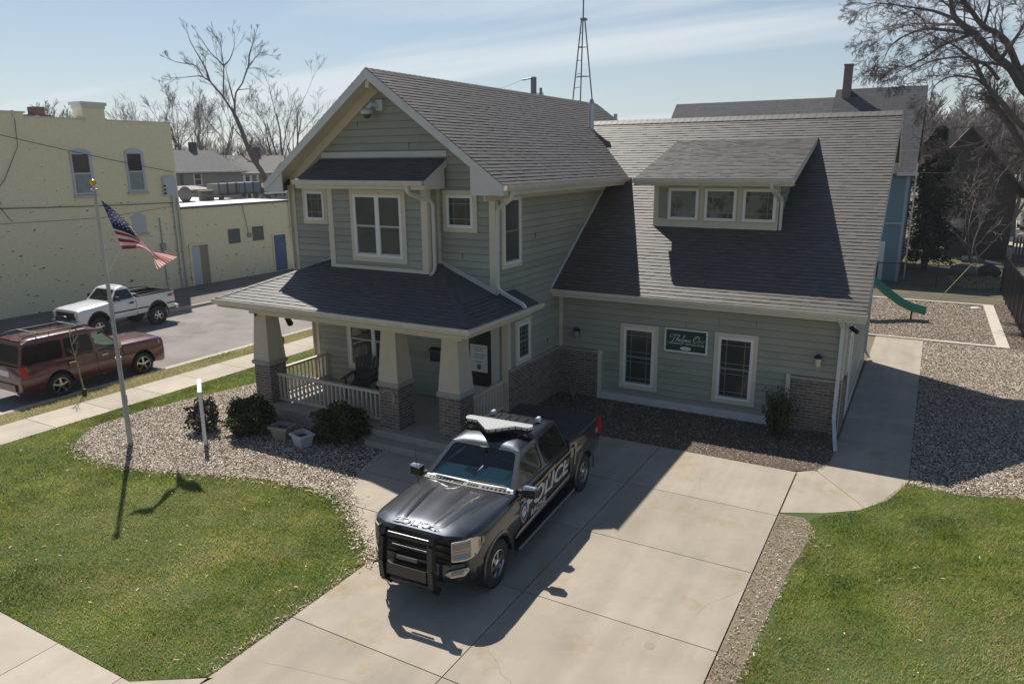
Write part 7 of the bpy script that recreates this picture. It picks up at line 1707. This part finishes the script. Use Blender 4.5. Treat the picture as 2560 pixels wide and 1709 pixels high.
def lap(name, c1, h=.12):
    m = bpy.data.materials.new(name); m.use_nodes = True; N, L = nodes_of(m); b = N["Principled BSDF"]; b.inputs["Roughness"].default_value = .6
    tc = N.new("ShaderNodeTexCoord"); sp = N.new("ShaderNodeSeparateXYZ"); L.new(tc.outputs["Object"], sp.inputs[0]); w = N.new("ShaderNodeMath"); w.operation = 'PINGPONG'; w.inputs[1].default_value = h
    f = N.new("ShaderNodeMath"); f.operation = 'FRACT'; d = N.new("ShaderNodeMath"); d.operation = 'DIVIDE'; d.inputs[1].default_value = h; L.new(sp.outputs[2], d.inputs[0]); L.new(d.outputs[0], f.inputs[0])
    bp = N.new("ShaderNodeBump"); bp.inputs["Strength"].default_value = .9; bp.inputs["Distance"].default_value = .02; bp.invert = True; L.new(f.outputs[0], bp.inputs["Height"]); L.new(bp.outputs[0], b.inputs["Normal"])
    n = N.new("ShaderNodeTexNoise"); n.inputs["Scale"].default_value = 1.3; n.inputs["Detail"].default_value = 4; L.new(tc.outputs["Object"], n.inputs["Vector"]); mx = N.new("ShaderNodeMix"); mx.data_type = 'RGBA'; mx.inputs[6].default_value = (*c1, 1); mx.inputs[7].default_value = (*[c*.82 for c in c1], 1); L.new(n.outputs["Fac"], mx.inputs[0]); L.new(mx.outputs[2], b.inputs["Base Color"])
    MATS[name] = m; return m
farroof = brick_mat("far_shingle", (.105, .105, .105), (.13, .13, .128), (.075, .075, .075), .5, .15, .012, .3)
greyroof = brick_mat("slate_grey_shingle", (.085, .085, .088), (.105, .105, .108), (.06, .06, .062), .45, .14, .012, .3)
# grey house, its porch neighbour
X = -55; g0 = at(425, 470, X=X).y; g1 = at(606, 470, X=X).y
gh = gable_house("grey_house", "grey one-storey house with dark shingle roof beyond the low yellow building", -63, X, g0-6, g1, 5.55, 7.3, 'y', lap("grey_siding", (.30, .295, .29)), farroof, .35)
FG2 = Fr((X, 0, 0), (0, 1, 0), Z3, (1, 0, 0)); wy = at(492, 430, X=X)
mb = MB(); FG2.box(mb, wy.y-.42, wy.y+.42, 4.25, 5.35, 0, .05); w = mb.build("window", white_paint, gh); mb = MB(); FG2.box(mb, wy.y-.3, wy.y+.3, 4.36, 4.78, 0, .06); FG2.box(mb, wy.y-.3, wy.y+.3, 4.84, 5.25, 0, .06); mb.build("pane", MATS["upper_pane"], w)
mb = MB(); FG2.box(mb, g0-5, g1+.3, 5.36, 5.5, 0, .42); mb.build("gutter", fascia_m, gh)
mb = MB(); mb.box(-59.3, -58.7, at(480, 360, X=-59).y-.2, at(480, 360, X=-59).y+.25, 6.8, 8.0); mb.build("chimney", M("soot_brick", (.05, .05, .055), .9), gh)
mb = MB(); FG2.box(mb, at(452, 430, X=X).y-.1, at(452, 430, X=X).y+.1, 2, 5.4, 0, .12); mb.build("downpipe", M("pipe_dark", (.12, .11, .11), .6), gh)
X2 = -58; p0 = at(606, 470, X=X2).y; p1 = at(715, 470, X=X2).y
ph = gable_house("porch_house", "pale house with white porch posts half hidden by the front gable", -66, X2, p0, p1+4, 5.2, 6.9, 'y', lap("pale_siding", (.42, .41, .39)), brick_mat("brown_far_shingle", (.17, .15, .135), (.20, .175, .16), (.12, .105, .1), .5, .15, .012, .3), .3)
for px in (612, 628, 645, 672): mb = MB(); y = at(px, 450, X=X2+1.2).y; mb.box(X2+1.1, X2+1.25, y-.08, y+.08, 2.5, 5.0); mb.build("porch_post", white_paint, ph)
mb = MB(); mb.box(X2-.1, X2+1.4, p0-.2, p1+3, 5.0, 5.22); mb.build("porch_roof", M("porch_grey", (.33, .32, .30), .7), ph); mb = MB(); FX2 = Fr((X2, 0, 0), (0, 1, 0), Z3, (1, 0, 0)); y = at(622, 450, X=X2).y; FX2.box(mb, y-.35, y+.35, 2.6, 4.75, 0, .05); mb.build("door", M("dark_door", (.06, .065, .07), .4), ph)
mb = MB(); y = at(640, 365, X=-62).y; mb.box(-62.3, -61.8, y-.3, y+.3, 6, 7.7); mb.build("chimney", MATS["soot_brick"], ph)
c = at(470, 470, X=-46); ph2 = gable_house("pink_shed", "low dull pink outbuilding in front of the grey house", -52, -47, at(425, 480, X=-47).y-3, at(535, 480, X=-47).y, 4.3, 4.5, 'y', lap("pink_boards", (.36, .26, .23)), M("shed_roof", (.32, .25, .225), .8), .1)
X4 = -75
for i, (px, w, ez, rz, col, lab) in enumerate(((700, 5, 4.6, 6.6, (.55, .52, .50), "distant pale house with a sunlit gable beside the front gable's edge"), (575, 6, 4.5, 6.3, (.38, .37, .36), "distant grey house behind the leaning tree"))):
    y = at(px, 430, X=X4).y; gable_house("distant_house", lab, X4-7, X4, y-w/2, y+w/2, ez, rz, 'y', lap("distant_siding_%s" % "ab"[i], col), farroof, .3)
# blue house on the right
bl = lap("blue_siding", (.155, .27, .345), .14)
BY = 42.; bx1 = -1.0
bh = thing("blue_house", "blue sided house with steep dark roof behind the side wing", "house", (-5, 46, 0))
mb = MB(); mb.box(-14, bx1, BY, 50, 0, 5.45); mb.build("wall", bl, bh)
mb = MB(); rzz = 9.85; ry = BY+4.2; xr_ = -.72
mb.prism([(-5.2, BY-.35, 5.38), (-5.2, ry, rzz), (-5.2, 50.4, 5.3), (-5.2, 50.4, 5.15), (-5.2, ry, rzz-.15), (-5.2, BY-.35, 5.23)], (xr_+5.2, 0, 0)); mb.prism([(-1.02, BY, 5.45), (-1.02, ry, rzz-.15), (-1.02, 50, 5.4)], (-.1, 0, 0))
mb.build("roof", greyroof, bh)
mb = MB(); mb.prism([(-14.3, BY-.3, 5.4), (-14.3, ry, 9.45), (-14.3, 50.4, 5.3), (-14.3, 50.4, 5.15), (-14.3, ry, 9.3), (-14.3, BY-.3, 5.25)], (9.1, 0, 0)); mb.build("lower_roof", farroof, bh)
mb = MB(); mb.box(bx1-.55, xr_+.12, BY-.42, BY-.30, 5.28, 5.42); mb.build("gutter", galv, bh)
mb = MB(); mb.box(bx1-.1, bx1+.02, BY-.03, BY+.09, 0, 5.3); mb.box(bx1-1.4, bx1-.02, BY-.12, BY+.02, 2.88, 2.98); mb.build("trim", M("blue_trim", (.35, .42, .50), .5), bh)
mb = MB(); mb.box(-1.98, -1.72, BY-.06, BY-.005, 0, 2.0); mb.build("door_edge", white_paint, bh)
cc = at(2121, 185, Y=ry-.3); mb = MB(); mb.box(cc.x-.21, cc.x+.21, ry-.5, ry-.1, 9.2, cc.z+.5); ch = mb.build("chimney", M("flue_brown", (.22, .18, .15), .8, col2=(.16, .13, .11), nscale=5), bh); mb = MB(); mb.box(cc.x-.24, cc.x+.24, ry-.53, ry-.07, cc.z+.42, cc.z+.5); mb.build("chimney_cap", MATS["flue_brown"], ch)
mb = MB(); FB2 = [(cc.x-.55, ry-.15, rzz-.19), (cc.x+.5, ry-.15, rzz-.19), (cc.x+.75, ry-1.25, rzz-1.33), (cc.x+.25, ry-1.3, rzz-1.39), (cc.x-.1, ry-.6, rzz-.66), (cc.x-.5, ry-.5, rzz-.56)]; mb.poly([(p[0], p[1], p[2]+.06) for p in FB2][::-1]); mb.build("roof_patch", M("patch_black", (.018, .018, .02), .6), bh)  # flat black patch on the roof around and below the chimney
c = at(2290, 445, Y=41.6); mb = MB(); mb.tube([(c.x, c.y, 0.2), (c.x, c.y, 5.9)], .035, n=7); mb.build("service_mast", galv, bh)
# dark brown house
BRY = 54.
brn = brick_mat("dark_brown_brick", (.085, .062, .05), (.11, .08, .062), (.12, .095, .08), .22, .08, .01, .3)
br = thing("brown_house", "dark brown gabled brick house at the back behind bare branches", "house", (2, 58, 0))
e0, e1, ap = -.35, 4.55, 1.75
mb = MB(); mb.prism([(e0, BRY, 0), (e1, BRY, 0), (e1, BRY, 4.6), (ap, BRY, 7.75), (e0, BRY, 5.1)], (0, 9, 0)); mb.build("wall", brn, br)
mb = MB(); rm_ = brick_mat("brown_shingle", (.085, .07, .06), (.11, .09, .075), (.06, .05, .045), .45, .15, .012, .3)
for (x, z) in ((e0-.45, 4.65), (e1+.95, 3.55)): mb.prism([(ap, BRY-.4, 7.98), (x, BRY-.4, z), (x, BRY-.4, z-.16), (ap, BRY-.4, 7.8)], (0, 9.8, 0))
mb.build("roof", rm_, br)
a = at(2380, 548, Y=BRY); b = at(2404, 592, Y=BRY); mb = MB(); mb.box(a.x-.06, b.x+.06, BRY-.06, BRY-.002, b.z-.06, a.z+.06); w = mb.build("window", M("dull_frame", (.22, .2, .185), .6), br); mb = MB(); mb.box(a.x, b.x, BRY-.075, BRY-.06, (a.z+b.z)/2+.03, a.z); mb.build("pane", M("pale_pane", (.36, .35, .33), .3), w); mb = MB(); mb.box(a.x, b.x, BRY-.075, BRY-.06, b.z, (a.z+b.z)/2-.03); mb.build("pane", pane_dk, w)
a = at(2370, 522, Y=BRY); mb = MB(); mb.box(a.x-.1, a.x+2.4, BRY-.05, BRY-.002, a.z-.04, a.z+.04); mb.build("belt_course", M("dull_frame", (.22, .2, .185), .6), br)
# ------------------------------------------------------------------ fences, play area
def mesh_fence(name, label, pts, h, step):
    """black chain-link: posts, rails and a netting of thin diagonal wires"""
    t = thing(name, label, "fence", pts[0]); m = MB(); pm = MB(); rm = MB()
    for i in range(len(pts)-1):
        a, b = Vector(pts[i]), Vector(pts[i+1]); L_ = (b-a).length; n = max(1, round(L_/step)); d = (b-a)/L_
        for k in range(n+(1 if i == len(pts)-2 else 0)):
            q = MB(); q.tube([a+d*L_*k/n, a+d*L_*k/n+Z3*(h+.06)], .035, n=7); q.build("post", black_metal, t)
        rm.tube([a+Z3*h, b+Z3*h], .025, n=6); rm.tube([a+Z3*.06, b+Z3*.06], .012, n=4)
        s = .085; u = -h
        while u < L_:
            for sg_ in (1, -1):
                u0, u1 = max(0, u), min(L_, u+h)
                if u1 > u0:
                    v0, v1 = (u0-u), (u1-u)
                    if sg_ < 0: v0, v1 = h-v0, h-v1
                    m.beam(a+d*u0+Z3*(v0+.04), a+d*u1+Z3*(v1+.04), .006, .006)
            u += s
    m.build("netting", black_metal, t); rm.build("rail", black_metal, t)
mesh_fence("black_fence", "tall black chain-link fence along the right side of the bark area", [(3.42, 29.0, 0), (3.36, 37.2, 0), (3.4, 40.6, 0)], 1.75, 1.35)
mesh_fence("low_fence", "low dark chain-link fence across the back of the shaded yard", [(-1.9, 40.6, 0), (3.38, 40.6, 0)], 1.08, 2.6)
t = thing("wood_post", "tall weathered wooden post standing behind the black fence corner", "post", (3.75, 42.5, 0)); c = at(2522, 640, Y=42.5); mb = MB(); mb.box(c.x-.11, c.x+.11, 42.4, 42.6, 0, c.z+.45); mb.build("shaft", wood_grey, t); mb = MB(); mb.box(c.x-.14, c.x+.14, 42.37, 42.63, c.z+.45, c.z+.52); mb.build("cap", M("dark_wood", (.10, .08, .07), .8), t)
t = thing("picket_fence", "short dark picket fence beside the brown house's right corner", "fence", (5.3, 52.5, 0)); mb = MB(); mb.beam((4.6, 52.5, .4), (8.5, 52.5, .4), .05, .08); mb.beam((4.6, 52.5, 1.2), (8.5, 52.5, 1.2), .05, .08); mb.build("rail", M("dark_wood", (.1, .08, .07)), t); mb = MB()
for x in np.arange(4.6, 8.5, .17): mb.prism([(x, 52.46, 0), (x+.1, 52.46, 0), (x+.1, 52.46, 1.45), (x+.05, 52.46, 1.58), (x, 52.46, 1.45)], (0, -.02, 0))
mb.build("picket", M("dark_wood", (.1, .08, .07)), t)
# green slide
t = thing("slide", "green plastic playground slide with curved lip on the bark area", "slide", (-.2, 32.0, 0)); gsl = M("slide_green", (.015, .21, .145), .3, spec=.5, coat=.3)
path = [(-3.4, 2.35), (-2.6, 2.1), (-1.7, 1.42), (-1.1, .93), (-.6, .58), (-.2, .40), (.1, .33), (.34, .28)]; P = [Vector((x, 31.95, z)) for x, z in path]; Q = smooth_path(P, 5)
prof = [(-.34, .20), (-.30, .22), (-.27, .18), (-.25, .03), (-.15, 0), (.15, 0), (.25, .03), (.27, .18), (.30, .22), (.34, .20)]; rows = []
for i, p in enumerate(Q):
    d = (Q[min(i+1, len(Q)-1)]-Q[max(i-1, 0)]).normalized(); n_ = Vector((-d.z, 0, d.x)); rows.append([p+Vector((0, y, 0))+n_*z for y, z in prof])
mb = MB()
for i in range(len(rows)-1):
    for k in range(len(prof)-1): mb.quad(rows[i][k], rows[i+1][k], rows[i+1][k+1], rows[i][k+1])
o = mb.build("chute", gsl, t, smooth=50); sm = o.modifiers.new("thick", 'SOLIDIFY'); sm.thickness = .035
mb = MB(); mb.tube([(-.12, 31.95, 0), (-.12, 31.95, .40)], .035, n=8); mb.build("leg", black_metal, t, smooth=50); mb = MB(); mb.tube([(-2.5, 31.95, 0), (-2.5, 31.95, 2.0)], .05, n=8); mb.build("post", black_metal, t)
# clutter in the shaded yard
def rock(x, y, r, label, m, sq=(1, 1, .7), name="boulder", cat="rock", seed=1):
    R__ = np.random.default_rng(seed); mb = MB(); nu_, nv_ = 14, 8; rows = []
    for j in range(nv_+1):
        ph_ = math.pi*j/nv_; rows.append([(x+r*sq[0]*math.sin(ph_)*math.cos(a)*(1+.12*math.sin(3*a+seed)+.08*math.sin(5*ph_+a)), y+r*sq[1]*math.sin(ph_)*math.sin(a), r*sq[2]*.6+r*sq[2]*math.cos(ph_)*(1+.1*math.sin(2*a+seed))) for a in np.linspace(0, 2*math.pi, nu_, endpoint=False)])
    for j in range(nv_):
        for k in range(nu_): mb.quad(rows[j][k], rows[j][(k+1) % nu_], rows[j+1][(k+1) % nu_], rows[j+1][k])
    tag(mb.build(name, m, smooth=60, origin=(x, y, 0)), label, cat)
rk = M("stone_grey", (.22, .20, .175), .9, col2=(.15, .135, .12), nscale=4, bump=.4)
rock(1.95, 45.6, .62, "long low grey boulder in the shaded back yard", rk, (1.1, .6, .6), seed=2); rock(3.15, 45.8, .55, "dark rounded heap beside the grey boulder in the back yard", M("dark_heap", (.045, .045, .05), .8, bump=.4), (1, .7, .7), "tarp_heap", "heap", 3)
c = at(2440, 772, Z=0); rock(c.x, c.y, .2, "small white crumpled sheet on the bark near the edging", white_paint, (1, .6, .25), "paper_scrap", "litter", 4)
c = at(2420, 652, Z=0); mb = MB(); mb.tube([(c.x-.35, c.y, .14), (c.x+.4, c.y, .16)], .15, n=10); tag(mb.build("pale_roll", M("pale_plastic", (.50, .50, .48), .6), smooth=50, origin=(c.x, c.y, 0)), "short pale roll lying behind the low fence", "roll")
c = at(2482, 660, Z=0); mb = MB(); mb.hexa([(c.x-.4, c.y-.1, .12), (c.x+.4, c.y-.25, .0), (c.x+.4, c.y+.1, .0), (c.x-.4, c.y+.3, .12), (c.x-.4, c.y-.1, .2), (c.x+.4, c.y-.25, .08), (c.x+.4, c.y+.1, .08), (c.x-.4, c.y+.3, .2)]); tag(mb.build("white_board", white_paint, origin=(c.x, c.y, 0)), "bright white board lying in sunlight behind the low fence", "board")
c = at(2336, 640, Y=52.5); mb = MB(); mb.box(c.x-.45, c.x+.45, 52.3, 52.9, 0, .72); o = thing("air_conditioner", "pale boxy outdoor unit at the foot of the brown house", "air conditioner", (c.x, 52.6, 0)); mb.build("case", M("pale_plastic", (.5, .5, .48), .6), o); mb = MB(); mb.lathe([(.28, .722), (.26, .74), (.05, .745)], (c.x, 52.6, 0), n=16); mb.build("fan_grille", black_metal, o)
c = at(2307, 630, Y=52.5); mb = MB(); mb.lathe([(.17, 0), (.22, .42), (.24, .42), (.24, .46)], (c.x, 52.5, 0), n=14); tag(mb.build("bucket", M("pale_plastic", (.5, .5, .48), .6), origin=(c.x, 52.5, 0)), "pale bucket standing left of the outdoor unit", "bucket")
# guy wire with a yellow guard
a = at(2347, 748, Z=0); b = at(2433, 657, Y=39.6); t = thing("guy_wire", "sloping guy wire with a yellow guard in the shaded yard", "guy wire", (a.x, a.y, 0)); mb = MB(); mb.tube([a, b], .02, n=6); mb.build("guard", M("dull_yellow", (.24, .20, .07), .6), t); mb = MB(); mb.tube([b, b+(b-a)*1.2], .006, n=4); mb.build("wire", M("cable_black", (.03, .03, .032), .6), t)
# overhead line on the right, lattice mast, utility pole
cable("power_line", [(-.6, 41.6, 5.42), at(2700, 430, Y=42)], .022, "pale overhead service line running right from the blue house eave", sag=.05); cable("power_line", [(-.75, 46, 7.6), at(2700, 300, Y=50)], .014, "thin upper overhead line behind the big tree", sag=.05)
MY = 45.; t = thing("lattice_mast", "tall slim three-legged steel lattice mast rising behind the roofs", "mast", (-20.1, MY, 0)); ms_ = M("mast_steel", (.16, .19, .24), .5, metal=.4)
top = [at(1454, 48, Y=MY), at(1457.5, 48, Y=MY+.25), at(1462, 48, Y=MY)]; lowp = [at(1432, 252, Y=MY), at(1451, 255, Y=MY-.7), at(1481, 258, Y=MY)]; legs = []
for i, (a, b) in enumerate(zip(top, lowp)):
    d = (b-a); foot = a+d*(a.z/(a.z-b.z)); mb = MB(); mb.tube([foot, a], .045, n=6); mb.build("leg", ms_, t, smooth=60); legs.append((a, foot))
mb = MB()
for z in np.arange(.8, 14.3, 1.75):
    pts = [a+(f-a)*((a.z-z)/a.z) for a, f in legs]; 
    for i in range(3): mb.tube([pts[i], pts[(i+1) % 3]], .028, n=5)
for z in np.arange(.8, 14.0, .82): pts = [a+(f-a)*((a.z-z)/a.z) for a, f in legs]; mb.tube([pts[0], pts[1]], .022, n=5)
mb.build("cross_brace", ms_, t); mb = MB(); tp = at(1458, 48, Y=MY); mb.tube([tp, tp+Z3*4.5], .05, n=6); mb.box(tp.x-.16, tp.x+.16, MY-.1, MY+.3, tp.z-.06, tp.z+.06); mb.build("antenna_rod", ms_, t)
c = at(1334, 193, Y=60); t = thing("utility_pole", "blue-grey utility pole top with hardware showing behind the main ridge", "utility pole", (c.x, 60, 0)); mb = MB(); mb.tube([(c.x, 60, 0), c], .26, n=10); mb.build("pole", M("pole_blue", (.13, .15, .19), .7), t, smooth=50)
e1_ = at(1305, 200, Y=59.5); e2_ = at(1352, 235, Y=59.5); mb = MB(); mb.tube([e1_, at(1328, 196, Y=59.7)], .07, n=6); mb.tube([e2_+Z3*-.6, e2_+Z3*.5], .12, n=8); mb.tube([e2_+Vector((.3, 0, -.7)), e2_+Vector((.2, 0, .1))], .05, n=5); mb.tube([c-Z3*1.3, e2_], .04, n=5); mb.build("hardware", ms_, t)
cable("power_line", [e1_, at(1200, 225, Y=75)], .015, "faint overhead line running left from the utility pole", sag=.3)
c = at(1487, 262, Y=40); t = thing("vent_stack", "slim grey flue behind the far end of the main ridge", "flue", (c.x, 40, 0)) if False else None

# ------------------------------------------------------------------ loose pieces of one kind become parts of their own
def split_loose(o, name):
    me = o.data; nv = len(me.vertices); par = list(range(nv))
    def find(a):
        while par[a] != a: par[a] = par[par[a]]; a = par[a]
        return a
    # pieces that touch count as one: weld by position
    first = {}
    for v in me.vertices:
        k = tuple(round(c, 4) for c in v.co)
        if k in first: par[find(v.index)] = find(first[k])
        else: first[k] = v.index
    for p in me.polygons:
        for a in p.vertices[1:]: par[find(a)] = find(p.vertices[0])
    isl = {}
    for p in me.polygons: isl.setdefault(find(p.vertices[0]), []).append(p)
    if len(isl) < 2: return
    for ps in isl.values():
        m = MB(); ix = {}
        for p in ps:
            for v in p.vertices:
                if v not in ix: ix[v] = len(m.v); m.v.append(tuple(me.vertices[v].co))
            m.f.append([ix[v] for v in p.vertices]); m.mi.append(p.material_index); m.t.append(0.)
        n = bpy.data.objects.new(name, m.mesh(name, list(me.materials))); COL.objects.link(n); n.parent = o.parent; n.matrix_parent_inverse = o.matrix_parent_inverse
        for ch in list(o.children): pass
    bpy.data.objects.remove(o)
SPLIT = {"brick_wainscot": "brick_wainscot", "corner_trim": "corner_trim", "sill": "sill", "side_panel": "side_panel", "flashing_board": "flashing_board", "push_bumper": "upright", "balusters": "baluster", "gold_stripe": "gold_stripe", "wiper": "wiper", "cover_strap": "cover_strap", "roof_rib": "roof_rib", "insulator": "insulator", "conduit": "conduit", "frieze_board": "frieze_board", "skirt_board": "skirt_board", "side_moulding": "side_moulding", "porch_floor": "porch_floor", "picket": "picket", "step": "step", "indicator": "indicator", "coping_joint": "coping_joint", "bed_rail": "bed_rail", "cowl_slot": "cowl_slot", "divider": "divider", "hardware": "hardware", "warning_lamp": None, "unit_number": None, "grille_bar": "grille_bar"}
for o in list(bpy.data.objects):
    k = o.name.split('.')[0]
    if o.type == 'MESH' and SPLIT.get(k) and o.parent and not o.children: split_loose(o, SPLIT[k])
